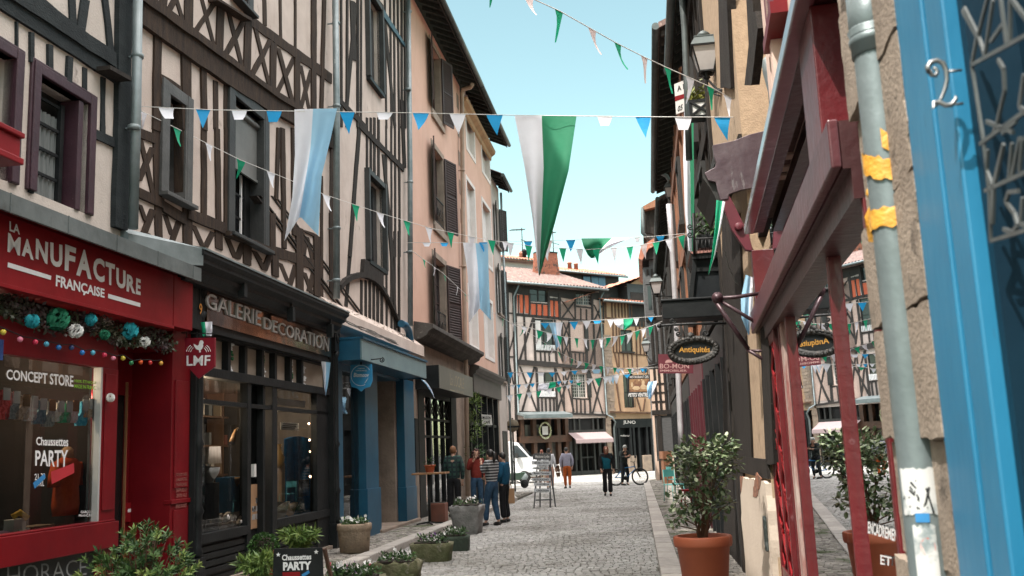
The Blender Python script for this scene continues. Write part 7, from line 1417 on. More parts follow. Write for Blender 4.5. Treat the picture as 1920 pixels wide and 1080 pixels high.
def person(label, loc, yaw, H, J, shirt, trousers, hair, hairk='short', sleeves='long', group=None, build=1.0, tl=1.0, coat=None, bag=None, neck=0):
    """J: joint overrides, fractions of the height in the body's own frame (x right, y forward, z up)"""
    t = T('person', label, 'person', loc, group); MM = Fr(loc, yaw); M = lambda x, y, z: MM(x*H, y*H, z*H)
    j = dict(pel=(0, 0, .53), waist=(0, .005, .60), chest=(0, .0, .72), neck=(0, 0, .825), head=(0, .015, .885), top=(0, .01, .955),
             shl=(-.098, 0, .795), shr=(.098, 0, .795), ell=(-.13, -.01, .635), elr=(.13, -.01, .635), wrl=(-.135, .04, .50), wrr=(.135, .04, .50),
             hl=(-.052, 0, .51), hr=(.052, 0, .51), kl=(-.056, .01, .285), kr=(.056, .01, .285), al=(-.058, -.01, .045), ar=(.058, -.01, .045), tl=(-.065, .08, .018), tr=(.065, .08, .018)); j.update(J)
    V3 = lambda k: Vector(j[k]); b = build*1.12
    hand = lambda s: V3('wr'+s)+(V3('wr'+s)-V3('el'+s)).normalized()*.045
    K = ['pel', 'waist', 'chest', 'neck', 'head', 'shl', 'ell', 'wrl', 'shr', 'elr', 'wrr', 'hl', 'kl', 'al', 'tl', 'hr', 'kr', 'ar', 'tr']
    P = [V3(k) for k in K]+[hand('l'), hand('r')]; ix = {k: i for i, k in enumerate(K)}
    Eg = [(0, 1), (1, 2), (2, 3), (3, 4), (2, 5), (5, 6), (6, 7), (2, 8), (8, 9), (9, 10), (0, 11), (11, 12), (12, 13), (13, 14), (0, 15), (15, 16), (16, 17), (17, 18), (7, 19), (10, 20)]
    Rd = [(.060*b, .045), (.055*b, .042), (.075*b, .055), .030, .032, .032, .024, .016, .032, .024, .016, .048, .032, .020, .016, .048, .032, .020, .016, (.019, .011), (.019, .011)]
    body = addpart('body', skinmesh(P, Eg, Rd), m_skin, t, M)
    mb = MB(lambda x, y, z: M(x, y, z))
    for s in 'lr':
        h = hand(s); d = (V3('wr'+s)-V3('el'+s)).normalized(); sd = d.cross(Vector((0, 1, 0)))
        if sd.length < .1: sd = Vector((1, 0, 0))
        sd.normalize(); fwd = d.cross(sd).normalized()
        for k, (o_, l) in enumerate(((-.012, .036), (-.004, .042), (.004, .040), (.012, .032))): mb.tube([h+sd*o_, h+sd*o_+d*l*.6, h+sd*o_*1.1+d*l+fwd*.008], [.0055, .005, .004], 5)
        mb.tube([h-sd*.012-d*.02, h-sd*.028, h-sd*.030+d*.018], [.0065, .006, .0045], 5)
    hd = V3('head'); hz = (V3('top')-V3('neck')); hz.normalize()
    hc = hd+Vector((0, .006, .012))
    pr = [(.001, -.072), (.022, -.068), (.036, -.050), (.044, -.02), (.047, .01), (.044, .035), (.032, .055), (.012, .066), (.001, .067)]
    mb.lathe(tuple(hc), pr, 14, sx=.86, sy=1.06); f = hc+Vector((0, .048, -.006))
    mb.lathe((f.x, f.y+.002, f.z-.012), [(.001, .02), (.004, .012), (.0075, 0), (.001, -.004)], 6)
    for sx in (-1, 1): mb.ball((hc.x+sx*.041, hc.y-.004, hc.z-.008), .011, 6, 5, sz=1.4)
    mb.build('head', m_skin, t)
    mb = MB(lambda x, y, z: M(x, y, z))
    for sx in (-1, 1): mb.ball((f.x+sx*.015, f.y-.002, f.z+.004), .0045, 6, 4); mb.bar((f.x+sx*.009, f.y-.001, f.z+.015), (f.x+sx*.024, f.y-.006, f.z+.014), .003)
    mb.build('eyes', m_shoe, t); mb = MB(lambda x, y, z: M(x, y, z)); mb.bar((f.x-.010, f.y-.005, f.z-.034), (f.x+.010, f.y-.005, f.z-.034), .005); mb.build('mouth', mat('lips', (.35, .11, .10)), t)
    kn = [V3(k) for k in ('waist', 'pel', 'hl', 'kl', 'al', 'hr', 'kr', 'ar')]; kn[4] = kn[3].lerp(V3('al'), .93*tl); kn[7] = kn[6].lerp(V3('ar'), .93*tl); kn[0] = V3('pel').lerp(V3('waist'), .9)
    fl = trousers[1] if isinstance(trousers, tuple) else 0; tm = trousers[0] if isinstance(trousers, tuple) else trousers
    addpart('trousers', skinmesh(kn, [(0, 1), (1, 2), (2, 3), (3, 4), (1, 5), (5, 6), (6, 7)], [(.068*b, .056), (.080*b, .062), .060, .045, .034+fl, .060, .045, .034+fl]), tm, t, M)
    e = {'long': .95, 'short': .0, 'elbow': .4}[sleeves]
    def arm(s):
        a, b_, c = V3('sh'+s), V3('el'+s), V3('wr'+s)
        return [a, b_, b_.lerp(c, e)] if e > 0 else [a, a.lerp(b_, .55)]
    kn = [V3('pel')-Vector((0, 0, .045)), V3('waist'), V3('chest'), V3('neck')-Vector((0, 0, .01))]; rr = [(.090*b, .068), (.076*b, .062), (.086*b, .064), (.038, .036)]; Eg = [(0, 1), (1, 2), (2, 3)]
    for s in 'lr':
        A = arm(s); b0 = len(kn); kn += A; Eg += [(2, b0)]+[(b0+i, b0+i+1) for i in range(len(A)-1)]; rr += [.048, .038, .028][:len(A)]
    sh = addpart('shirt', skinmesh(kn, Eg, rr), shirt, t, M)
    if coat:
        kn = [V3('pel')-Vector((0, 0, .03)), V3('waist'), V3('chest'), V3('neck')-Vector((0, .012, .012))]; rr = [(.096*b, .060), (.088*b, .064), (.094*b, .066), (.046, .042)]; Eg = [(0, 1), (1, 2), (2, 3)]
        for k_ in range(4): kn[k_] = kn[k_]-Vector((0, .016, 0))
        for s in 'lr':
            A = [V3('sh'+s), V3('el'+s), V3('el'+s).lerp(V3('wr'+s), .95)]; b0 = len(kn); kn += A; Eg += [(2, b0), (b0, b0+1), (b0+1, b0+2)]; rr += [.052, .042, .033]
        addpart('jacket', skinmesh(kn, Eg, rr), coat, t, M)
    mb = MB(lambda x, y, z: M(x, y, z))
    for s in 'lr':
        a, q = V3('a'+s), V3('t'+s); d = (q-a); d.z = 0; d.normalize(); o = a-d*.03; o.z = a.z-.028
        mb.tube([o+Vector((0, 0, .012)), o+d*.035+Vector((0, 0, .014)), o+d*.09+Vector((0, 0, .006)), o+d*.125+Vector((0, 0, -.002))], [.020, .024, .024, .014], 8)
    mb.build('shoes', m_shoe, t)
    mb = MB(lambda x, y, z: M(x, y, z)); c = hc+Vector((0, -.010, .010))
    if hairk == 'short': mb.lathe(tuple(c), [(.036, -.030), (.047, -.01), (.051, .015), (.049, .035), (.036, .056), (.014, .066), (.001, .067)], 14, sx=.9, sy=1.02, jit=.06)
    elif hairk == 'thin': mb.lathe(tuple(c+Vector((0, -.004, -.004))), [(.036, -.036), (.047, -.015), (.0505, .012), (.047, .034), (.034, .055), (.014, .066), (.001, .067)], 14, sx=.9, sy=1.0, jit=.03)
    elif hairk == 'long': 
        mb.lathe(tuple(c), [(.030, -.12), (.046, -.085), (.052, -.04), (.053, .0), (.054, .02), (.050, .040), (.038, .058), (.014, .069), (.001, .070)], 14, sx=.95, sy=.9, jit=.08)
    elif hairk == 'curly':
        for i in range(90): q = Vector((R.gauss(0, 1), R.gauss(-.5, .9), R.gauss(0, 1))).normalized(); mb.ball(tuple(c+Vector((q.x*.055, q.y*.052, q.z*.065-.022*(q.z < 0)))), R.uniform(.011, .018), 5, 4)
    elif hairk == 'ponytail':
        mb.lathe(tuple(c), [(.040, -.030), (.049, -.01), (.052, .015), (.049, .035), (.036, .056), (.014, .066), (.001, .067)], 14, sx=.9, sy=1.02, jit=.04); mb.tube([c+Vector((0, -.045, .03)), c+Vector((0, -.075, .01)), c+Vector((0, -.07, -.06)), c+Vector((0, -.055, -.11))], [.018, .026, .022, .008], 8)
    elif hairk == 'cap':
        mb.lathe(tuple(c+Vector((0, .004, .006))), [(.054, -.002), (.054, .02), (.048, .045), (.030, .062), (.001, .068)], 14); mb.hprism([(c.x-.034, c.y+.045), (c.x-.028, c.y+.085), (c.x, c.y+.098), (c.x+.028, c.y+.085), (c.x+.034, c.y+.045)], c.z+.004, c.z+.010)
    mb.build('cap' if hairk == 'cap' else 'hair', hair, t)
    return t, M
def fabric(name, c, c2=None, **k): return mat(name, c, c2, .85, 14, .2, 60, spec=.2, **k)
def stripes(name, c1, c2, n, axis=2, check=None):
    if name in MC: return MC[name]
    m = bpy.data.materials.new(name); m.use_nodes = True; nt = m.node_tree; N = nt.nodes; Lk = nt.links; b = N['Principled BSDF']; b.inputs['Roughness'].default_value = .85
    tc = N.new('ShaderNodeTexCoord'); sp = N.new('ShaderNodeSeparateXYZ'); Lk.new(tc.outputs['Object'], sp.inputs[0])
    def band(ax, n_, th):
        a = N.new('ShaderNodeMath'); a.operation = 'MULTIPLY'; a.inputs[1].default_value = n_; Lk.new(sp.outputs[ax], a.inputs[0])
        f = N.new('ShaderNodeMath'); f.operation = 'FRACT'; Lk.new(a.outputs[0], f.inputs[0]); g = N.new('ShaderNodeMath'); g.operation = 'GREATER_THAN'; g.inputs[1].default_value = th; Lk.new(f.outputs[0], g.inputs[0]); return g.outputs[0]
    mx = N.new('ShaderNodeMix'); mx.data_type = 'RGBA'; mx.inputs[6].default_value = (*c1, 1); mx.inputs[7].default_value = (*c2, 1); Lk.new(band(axis, n, .6), mx.inputs[0]); out = mx.outputs[2]
    if check:
        m2 = N.new('ShaderNodeMix'); m2.data_type = 'RGBA'; Lk.new(band(0, n, .55), m2.inputs[0]); Lk.new(out, m2.inputs[6]); m2.inputs[7].default_value = (*check, 1); out = m2.outputs[2]
    Lk.new(out, b.inputs['Base Color']); MC[name] = m; return m
jean = fabric('denim', (.035, .075, .13), (.02, .045, .085)); blk = fabric('black_cloth', (.014, .014, .016), (.008, .008, .01))
GS = 'people talking outside the bar'
def gp(px, py): p = G(px, py, 0); return p
def face(dx, dy): return math.atan2(-dx, dy)      # yaw that turns local +y towards (dx, dy)
UP = atan(SU.x/SU.y)
pA = gp(853, 977); pB = gp(896, 968); pC = gp(925, 986); pD = gp(948, 980)
for q in (pA, pB): q.z = .085
def to(p, q): return face(q.x-p.x, q.y-p.y)
ctr = (pA+pB+pC+pD)/4
person('man with ginger hair and green plaid shirt, black trousers, standing with his back to us', pA, face(.25, 1), 1.77, dict(elr=(.14, -.02, .65), wrr=(.12, .02, .50), ell=(-.135, .0, .64), wrl=(-.06, .10, .58)), stripes('green_plaid', (.02, .06, .045), (.005, .015, .02), 9, 2, (.008, .02, .02)), blk, mat('ginger_hair', (.20, .09, .04), (.14, .06, .025), .7, 30), 'thin', group=GS, build=1.12)
person('woman with dark red curly hair, rust cardigan and blue jeans, hand raised to her mouth', pB, to(pB, pA)+.5, 1.66, dict(elr=(.13, .03, .66), wrr=(.05, .10, .80), head=(0, .015, .885)), fabric('rust_knit', (.20, .03, .022), (.14, .02, .016)), jean, mat('dark_red_hair', (.07, .018, .015), (.04, .012, .01), .6, 30), 'curly', group=GS)
person('woman in black and white striped top and blue jeans, dark hair tied back', pC, face(-.75, .6), 1.72, dict(ell=(-.12, .04, .68), wrl=(-.08, .10, .79), elr=(.13, .03, .65), wrr=(.08, .12, .62), al=(-.07, .06, .045), tl=(-.07, .15, .018), ar=(.07, -.04, .045), tr=(.08, .05, .018), kl=(-.06, .05, .285)), stripes('breton_stripes', (.03, .03, .035), (.35, .35, .36), 16), jean, mat('black_hair', (.012, .010, .010), (.02, .016, .015), .5, 30), 'ponytail', group=GS, coat=None)
person('person in petrol-blue jacket and black flared trousers at the edge of the group', pD, face(-.8, .35), 1.64, dict(elr=(.135, .0, .64), wrr=(.11, .06, .52), wrl=(-.1, .09, .56)), fabric('petrol_jacket', (.010, .075, .14), (.008, .05, .10)), (blk, .016), MC['black_hair'], 'short', group=GS, coat=fabric('petrol_jacket', (.010, .075, .14)))
mb = MB(Fr(pD+Vector((.10, .12, .42)), .4)); mb.box(-.12, .12, -.05, .05, 0, .34); mb.tube([(-.07, 0, .34), (-.06, 0, .44), (.06, 0, .44), (.07, 0, .34)], .008, 5); mb.thing('paper_bag', [mat('kraft_paper', (.36, .21, .11), (.28, .16, .09), .8)], 'brown paper carrier bag held low by the person in the petrol-blue jacket', 'bag')
pW = gp(1141, 930)
t, M = person('woman with auburn hair walking towards us in black cardigan, teal top and wide black trousers', pW, face(-.1, -1), 1.68, dict(kl=(-.05, .05, .29), al=(-.045, .07, .05), tl=(-.05, .15, .03), kr=(.055, .0, .285), ar=(.06, -.07, .05), tr=(.065, .0, .02), ell=(-.135, -.03, .64), wrl=(-.13, .0, .51), elr=(.135, .02, .64), wrr=(.12, .08, .53)), fabric('teal_top', (.008, .10, .145), (.006, .075, .11)), (blk, .02), mat('auburn_hair', (.22, .06, .03), (.14, .035, .02), .6, 30), 'long', 'long', coat=fabric('black_knit', (.016, .016, .018)))
pO = gp(1065, 916)
person('man seen from behind in lavender-grey shirt and burnt orange trousers', pO, face(.05, 1), 1.72, dict(elr=(.145, -.01, .65), wrr=(.13, .03, .52), ell=(-.145, -.01, .65), wrl=(-.14, .02, .50), ar=(.05, -.06, .05), tr=(.055, .02, .02), al=(-.05, .04, .045)), fabric('lavender_shirt', (.33, .32, .40), (.27, .26, .34)), fabric('burnt_orange', (.42, .10, .025), (.34, .075, .02)), mat('dark_grey_hair', (.03, .028, .028), (.05, .048, .048), .7, 30), 'short', build=1.12)
pS = gp(1032, 918)
person('man in loose white shirt and pale pink trousers walking away beside the painted signs', pS, face(.2, 1), 1.72, dict(ar=(.05, .05, .045), tr=(.06, .13, .02), al=(-.05, -.04, .05)), fabric('white_shirt', (.62, .62, .66), (.54, .54, .58)), fabric('pink_cotton', (.50, .30, .24), (.43, .25, .2)), MC['dark_grey_hair'], 'thin', build=1.05)
pT = gp(1018, 908)
person('person with reddish hair in a pale top, mostly hidden behind the man in white', pT, face(.3, 1), 1.66, {}, MC['white_shirt'], fabric('beige_cotton', (.42, .33, .26)), MC['auburn_hair'], 'short')
pC2 = gp(1172, 908)
m_bike = mat('blue_frame', (.02, .16, .42), (.015, .12, .34), .35); m_tyre = mat('tyre', (.012, .012, .012), (.02, .02, .02), .8)
t = T('bicycle', 'blue mountain bicycle with black tyres, its front wheel turned towards us', 'bicycle', gp(1178, 910)); bM = Fr(gp(1178, 910), face(.98, -.35))
def bl(x, y, z): return bM(x, y, z)
for nm, y in (('rear_wheel', -.52), ('front_wheel', .52)):
    mb = MB(bl); mb.tube([(0, y+.335*cos(a), .345+.335*sin(a)) for a in [i*2*pi/28 for i in range(28)]], .026, 7, closed=True); w_ = mb.build(nm, m_tyre, t)
    mb = MB(bl); mb.tube([(0, y+.30*cos(a), .345+.30*sin(a)) for a in [i*2*pi/28 for i in range(28)]], .011, 6, closed=True)
    for i in range(14): a = i*2*pi/14; mb.tube([(0, y, .345), (0, y+.3*cos(a), .345+.3*sin(a))], .003, 4)
    mb.ball((0, y, .345), .03, 8, 6); mb.build('rim', m_iron, w_)
mb = MB(bl)
for a, b in (((0, -.08, .30), (0, -.18, .80)), ((0, -.08, .30), (0, .34, .66)), ((0, -.16, .72), (0, .32, .76)), ((0, .31, .80), (0, .35, .62)), ((.02, -.52, .345), (.02, -.16, .70)), ((.02, -.52, .345), (.02, -.08, .30))): mb.tube([a, b], .020, 8)
mb.build('frame', m_bike, t)
mb = MB(bl)
for x in (-.05, .05): mb.tube([(x, .36, .66), (x, .52, .345)], .016, 6)
mb.tube([(0, .35, .66), (0, .30, .92)], .018, 6); mb.tube([(-.32, .24, .98), (-.1, .30, .94), (.1, .30, .94), (.32, .24, .98)], .014, 6); mb.tube([(-.18, .30, .95), (-.18, .33, 1.12)], .01, 5); mb.ball((-.18, .33, 1.16), .05, 8, 6); mb.build('handlebar', m_iron, t)
mb = MB(bl); mb.box(-.07, .07, -.33, -.06, .86, .90); mb.tube([(0, -.18, .78), (0, -.19, .87)], .014, 6); mb.build('saddle', m_tyre, t)
mb = MB(bl); mb.lathe((.05, -.08, .30), [(.001, 0), (.09, 0), (.09, .01), (.001, .01)], 16, 'x'); mb.tube([(-.1, -.08, .30), (-.1, .02, .17)], .01, 5); mb.tube([(.1, -.08, .30), (.1, -.18, .43)], .01, 5); mb.build('crankset', m_iron, t)
pcy = bl(-.05, -.15, 0)
person('cyclist in grey cap and dark jacket leaning over the bicycle, arms folded', pcy, face(.55, -.8), 1.74, dict(waist=(0, .01, .60), chest=(0, .03, .72), neck=(0, .05, .815), head=(0, .075, .865), top=(0, .08, .93), shl=(-.1, .03, .785), shr=(.1, .03, .785), ell=(-.13, .06, .66), elr=(.13, .06, .66), wrl=(.02, .14, .68), wrr=(-.02, .14, .69), kl=(-.09, .03, .285), al=(-.1, -.02, .045), kr=(.09, .05, .285), ar=(.11, .03, .045)), fabric('charcoal_jacket', (.035, .042, .042), (.025, .03, .03)), fabric('dark_trousers', (.02, .022, .026)), mat('pale_grey_cap', (.42, .42, .40)), 'cap', build=1.15)
pv = G(1012, 905); t = T('delivery_van', 'white delivery van with sloping windscreen parked at the corner behind the wheelbarrow', 'van', pv); yv = -.08
vM0 = Fr(pv, yv); vM = lambda x, y, z: vM0(x, y, z)      # x = forward (to the right), y = away
m_vw = mat('van_white', (.72, .72, .73), (.64, .64, .65), .3, 1.2, coat=.3); m_vg = mat('van_glass', (.03, .04, .045), (.06, .075, .08), .05, 2)
Lv = 4.6; mb = MB(vM); prof = [(-Lv, .35), (-Lv, 1.95), (-Lv+.1, 2.05), (-1.35, 2.08), (-1.0, 1.98), (-.42, 1.28), (-.08, 1.05), (0, .85), (.02, .4), (-.1, .3), (-Lv+.1, .3)]
mb.prism(prof, 0, 1.75); mb.build('body', m_vw, t, bevel=.05)
mb = MB(vM); mb.prism([(-1.28, 1.28), (-1.28, 1.88), (-1.05, 1.88), (-.52, 1.28)], -.012, 0); mb.build('side_window', m_vg, t)
mb = MB(vM); mb.add([(-.98, .12, 1.99), (-.98, 1.63, 1.99), (-.43, 1.65, 1.30), (-.43, .10, 1.30), (-.96, .12, 2.0), (-.96, 1.63, 2.0), (-.41, 1.65, 1.31), (-.41, .10, 1.31)], [(0, 1, 2, 3), (4, 5, 6, 7), (0, 1, 5, 4), (3, 2, 6, 7)]); mb.build('windscreen', m_vg, t)
mb = MB(vM)
for x in (-1.35, -2.25): mb.box(x-.008, x+.008, -.004, .01, .4, 1.95)
mb.box(-2.25, -1.35, -.004, .01, .42, .436); mb.box(-2.3, -2.1, -.03, .0, 1.02, 1.08); mb.box(-1.35, -1.2, -.03, .0, 1.05, 1.12); mb.box(-Lv, 0, -.02, .0, .38, .52); mb.build('trim', m_tyre, t)
mb = MB(vM); mb.box(-1.15, -1.0, -.28, -.08, 1.25, 1.5); mb.bar((-1.05, -.1, 1.33), (-1.05, .02, 1.28), .03); mb.build('mirror', m_tyre, t)
for x in (-.75, -Lv+.8):
    mb = MB(vM); mb.lathe((x, -.02, .32), [(.001, .2), (.30, .2), (.32, .15), (.32, .03), (.26, 0), (.001, .01)], 22, 'y'); w_ = mb.build('wheel', m_tyre, t); mb = MB(vM); mb.lathe((x, -.03, .32), [(.001, 0), (.17, .0), (.19, .02)], 14, 'y'); mb.build('hubcap', m_zinc, w_)
mb = MB(vM); mb.box(-Lv-.005, -Lv+.02, .1, .35, .6, .85)
for k in range(4): mb.box(-3.4+.12*k, -3.34+.12*k, -.006, 0, .55, .72)
mb.build('warning_stripe', m_red, t); mb = MB(vM); mb.box(-.2, .0, .1, .35, .75, .92); mb.build('headlight', m_lampglass, t)
pw = G(966, 916); t = T('wheelbarrow', 'green wheelbarrow with a black wheel in front of the white van', 'wheelbarrow', pw); M = Fr(pw, .1)
mb = MB(M); V = [(-.45, -.3, .62), (.45, -.3, .66), (.45, .3, .66), (-.45, .3, .62), (-.22, -.18, .36), (.22, -.18, .36), (.22, .18, .36), (-.22, .18, .36)]; mb.add(V, [(0, 1, 5, 4), (1, 2, 6, 5), (2, 3, 7, 6), (3, 0, 4, 7), (4, 5, 6, 7)]); mb.tube([Vector(v) for v in V[:4]], .015, 6, closed=True); mb.build('tray', mat('green_tray', (.13, .22, .16), (.10, .17, .13), .5), t, recalc=False)
mb = MB(M); mb.lathe((.42, -.04, .18), [(.001, 0), (.17, 0), (.18, .04), (.17, .08), (.001, .08)], 16, 'y'); mb.build('wheel', m_tyre, t)
for y in (-.18, .18): mb = MB(M); mb.tube([(.42, y*.4, .18), (.0, y, .34), (-.5, y*1.3, .5), (-.85, y*1.4, .6)], .016, 6); mb.build('handle', m_iron, t); mb = MB(M); mb.tube([(-.15, y, .35), (-.3, y*1.1, .0)], .014, 6); mb.build('leg', m_iron, t)
sg = 27.6; base = PW(1019, 950, sg); base.z = 0; t = T('sign_stand', 'easel stand carrying a column of painted grey-white direction boards', 'sign stand', base); M = CF(sg)
m_board = mat('chalky_grey_paint', (.66, .67, .70), (.52, .53, .56), .7, 6); m_wd = mat('weathered_grey_wood', (.15, .15, .155), (.10, .10, .105), .8, 5, .3, 20)
for P in (((1008, 862), (1001, 951)), ((1012, 862), (1010, 950)), ((1030, 862), (1032, 950)), ((1030, 862), (1039, 945))):
    a, b = cpts(sg, P); mb = MB(M); mb.bar((a[0], -.05, a[1]), (b[0], 0 if P[1][0] in (1001, 1032) else -.35, 0), .035); mb.build('leg', m_wd, t)
mb = MB(M); a, b = cpts(sg, [(1004, 938), (1036, 938)]); mb.box(a[0], b[0], -.06, -.03, a[1]-.02, a[1]+.02); mb.build('crossbar', m_wd, t)
for i, (x0, x1, y0, y1, txt, arrow) in enumerate(((999, 1033, 851, 862, 'Madame Lydie', 0), (997, 1032, 864, 871, 'MERCERIE & CRÉATION', 0), (1006, 1028, 871, 875, 'ET DÉCO', 0), (998, 1028, 876, 880, 'COUTURE', -1), (996, 1033, 884, 891, 'Mariage / Thématique', -1), (996, 1032, 896, 902, 'RETOUCHES', -1), (1001, 1033, 905, 911, 'VITRE DÉCOR', 0), (1001, 1032, 916, 923, 'CRÉATION', 0))):
    P = [(x0+(3 if arrow else 0), y0), (x1, y0), (x1, y1), (x0+(3 if arrow else 0), y1)]+([(x0-1, (y0+y1)/2)] if arrow else [])
    mb = MB(M); mb.prism(cpts(sg, P), -.02, .012); bd_ = mb.build('direction_board', m_board if i else m_wd, t)
    mb = MB(M); h = (y1-y0)*.2; sign_text(mb, txt, [(x0+5, y0+h), (x1-3, y0+h), (x1-3, y1-h), (x0+5, y1-h)], sg, .015, bold=.02); mb.build('lettering', m_black if i else m_pwhite, bd_, recalc=False)
mb = MB(M)
for k in range(8): a = cpts(sg, [(1002+k*4, 849), (1005+k*4, 852)]); mb.box(a[0][0], a[1][0], -.01, .02, a[1][1], a[0][1])
mb.build('notched_crest', m_wd, t)
pf = G(1046, 905); M = Fr(pf, .3); mb = MB(M)
for x in (-.15, .15): mb.bar((x, 0, 0), (x+.1, .15, .9), .035); mb.bar((x+.1, -.1, 0), (x, .12, .9), .035)
for z in (.2, .5, .85): mb.bar((-.1, .05, z), (.2, .05, z), .03)
mb.thing('folding_chair', [m_pwhite], 'folded pale chair standing open-legged between the two men walking away', 'chair', loc=pf)
pb = G(806, 983, .085); pb.z = .085; t = T('bar_table', 'narrow high wooden bar table on a black pedestal outside the salmon house', 'table', pb); M = Fr(pb, -radians(7.6)); zt_ = 1.13
mb = MB(M); mb.box(-.34, .42, -.22, .30, zt_-.04, zt_); mb.build('tabletop', mat('oak_top', (.30, .15, .07), (.22, .11, .05), .5, 4), t, bevel=.006)
mb = MB(M); mb.tube([(0, 0, .03), (0, 0, zt_-.04)], .032, 10); mb.build('pedestal', m_iron, t)
for a in range(4): mb = MB(M); q = a*pi/2+.4; mb.bar((0, 0, .05), (.3*cos(q), .3*sin(q), .015), .035, .03); mb.build('leg', m_iron, t)
def leaves(mb, c, r, n, l, wf=.35, up=.3, sz=1.0, inner=.0, bend=.25):
    """n leaf blades scattered through an ellipsoid of radius r round c"""
    c = Vector(c)
    for i in range(n):
        d = Vector((R.gauss(0, 1), R.gauss(0, 1), R.gauss(0, 1))).normalized(); rad = r*(inner+(1-inner)*R.random()**.45); p = c+Vector((d.x*rad, d.y*rad, d.z*rad*sz))
        v = (d+Vector((R.gauss(0, .5), R.gauss(0, .5), R.gauss(up, .5)))).normalized(); ll = l*R.uniform(.6, 1.25); q = v.cross(Vector((R.gauss(0, 1), R.gauss(0, 1), R.gauss(0, 1))))
        if q.length < .05: continue
        q.normalize(); q *= ll*wf; nn_ = v.cross(q).normalized()*ll*bend*R.uniform(-.4, 1)
        mb.add([tuple(p), tuple(p+v*ll*.45+q*.5+nn_*.3), tuple(p+v*ll+nn_), tuple(p+v*ll*.45-q*.5+nn_*.3)], [(0, 1, 2), (0, 2, 3)])
m_terra = mat('terracotta', (.40, .10, .045), (.32, .075, .035), .65, 2, .1, 20, spots=[((.46, .26, .19), 4, .60, (1, 1, .4), .15), ((.14, .06, .04), 5, .62, (1, 1, .5), .12)])
m_soil = mat('soil', (.03, .02, .014), (.02, .014, .01), .95, 12, .6, 40)
def pot(t, M, r0, r1, h, m, rim=True, z0=0):
    mb = MB(M); pr = [(r0*.96, 0), (r0, .01), (r1*.97, h*.86)]+([(r1*1.06, h*.87), (r1*1.09, h*.9), (r1*1.09, h*.985), (r1*1.06, h)] if rim else [(r1, h)])+[(r1*.93, h), (r1*.90, h*.93)]
    mb.lathe((0, 0, z0), pr, 32); o = mb.build('pot', m, t); mb = MB(M); mb.lathe((0, 0, z0+h*.9), [(.001, .01), (r1*.5, .012), (r1*.93, 0)], 20); mb.build('soil', m_soil, t); return o
tt = T('potted_plant', 'small leafy plant in a terracotta pot on the bar table', 'plant', M(.02, .05, zt_), 'pots on and beside the bar table'); Mq = Fr(M(.02, .05, zt_)); pot(tt, Mq, .09, .12, .17, m_terra); mb = MB(Mq); leaves(mb, (0, 0, .22), .12, 70, .07); mb.build('foliage', m_leafg, tt, recalc=False)
pp = G(822, 978, .085); tt = T('crate', 'square rusty-brown tub standing on the pavement under the bar table', 'tub', pp); mb = MB(Fr(pp, -.1)); mb.box(-.2, .2, -.2, .2, 0, .42); mb.build('tub', mat('rusty_tub', (.20, .07, .045), (.13, .05, .035), .7, 3), tt, bevel=.02); mb = MB(Fr(pp, -.1)); mb.box(-.18, .18, -.18, .18, .421, .43); mb.build('soil', m_soil, tt)
m_fl = mat('white_petal', (.72, .72, .70), (.62, .60, .60), .6, 20); m_flp = mat('violet_petal', (.12, .04, .20), (.35, .02, .05), .6, 3, lo=.48, hi=.52)
def flowers(t, M, w, d, z, n, nl, cols=(m_fl,)):
    mb = MB(M)
    for i in range(nl):
        p = (R.uniform(-w, w), R.uniform(-d, d), z+R.uniform(0, .09)); leaves(mb, p, .035, 4, .055, .5)
    mb.build('foliage', m_leafg, t, recalc=False)
    mbs = [MB(M) for _ in cols]
    for i in range(n):
        k = 0 if R.random() < .75 else len(cols)-1; c = Vector((R.uniform(-w, w), R.uniform(-d, d), z+R.uniform(.05, .15))); q = Vector((R.gauss(0, .5), -1+R.gauss(0, .4), R.gauss(.5, .4))).normalized(); a = q.orthogonal().normalized(); b = q.cross(a)
        for s in range(5): an = s*2*pi/5; e = a*cos(an)+b*sin(an); f = a*cos(an+.6)+b*sin(an+.6); g = a*cos(an-.6)+b*sin(an-.6); mbs[k].add([tuple(c), tuple(c+g*.022), tuple(c+e*.032+q*.004), tuple(c+f*.022)], [(0, 1, 2, 3)])
        mbs[k].ball(tuple(c+q*.004), .006, 5, 3)
    for k, m_ in enumerate(cols): mbs[k].build('blossoms', m_, t, recalc=False)
m_granite = mat('rough_granite', (.24, .23, .225), (.15, .145, .14), .92, 5, 1.0, 22, spots=[((.10, .10, .085), 5, .60, (1, 1, 1), .08)])
m_buff = mat('buff_stone', (.32, .24, .17), (.22, .165, .12), .92, 6, .8, 26, spots=[((.10, .085, .06), 5, .60, (1, 1, 1), .1)])
m_moss = mat('mossy_stone', (.15, .14, .08), (.075, .085, .035), .95, 5, 1.0, 24, spots=[((.26, .23, .19), 6, .58, (1, 1, 1), .08)])
m_gmoss = mat('green_box_stone', (.045, .065, .045), (.03, .04, .03), .9, 5, .6, 24)
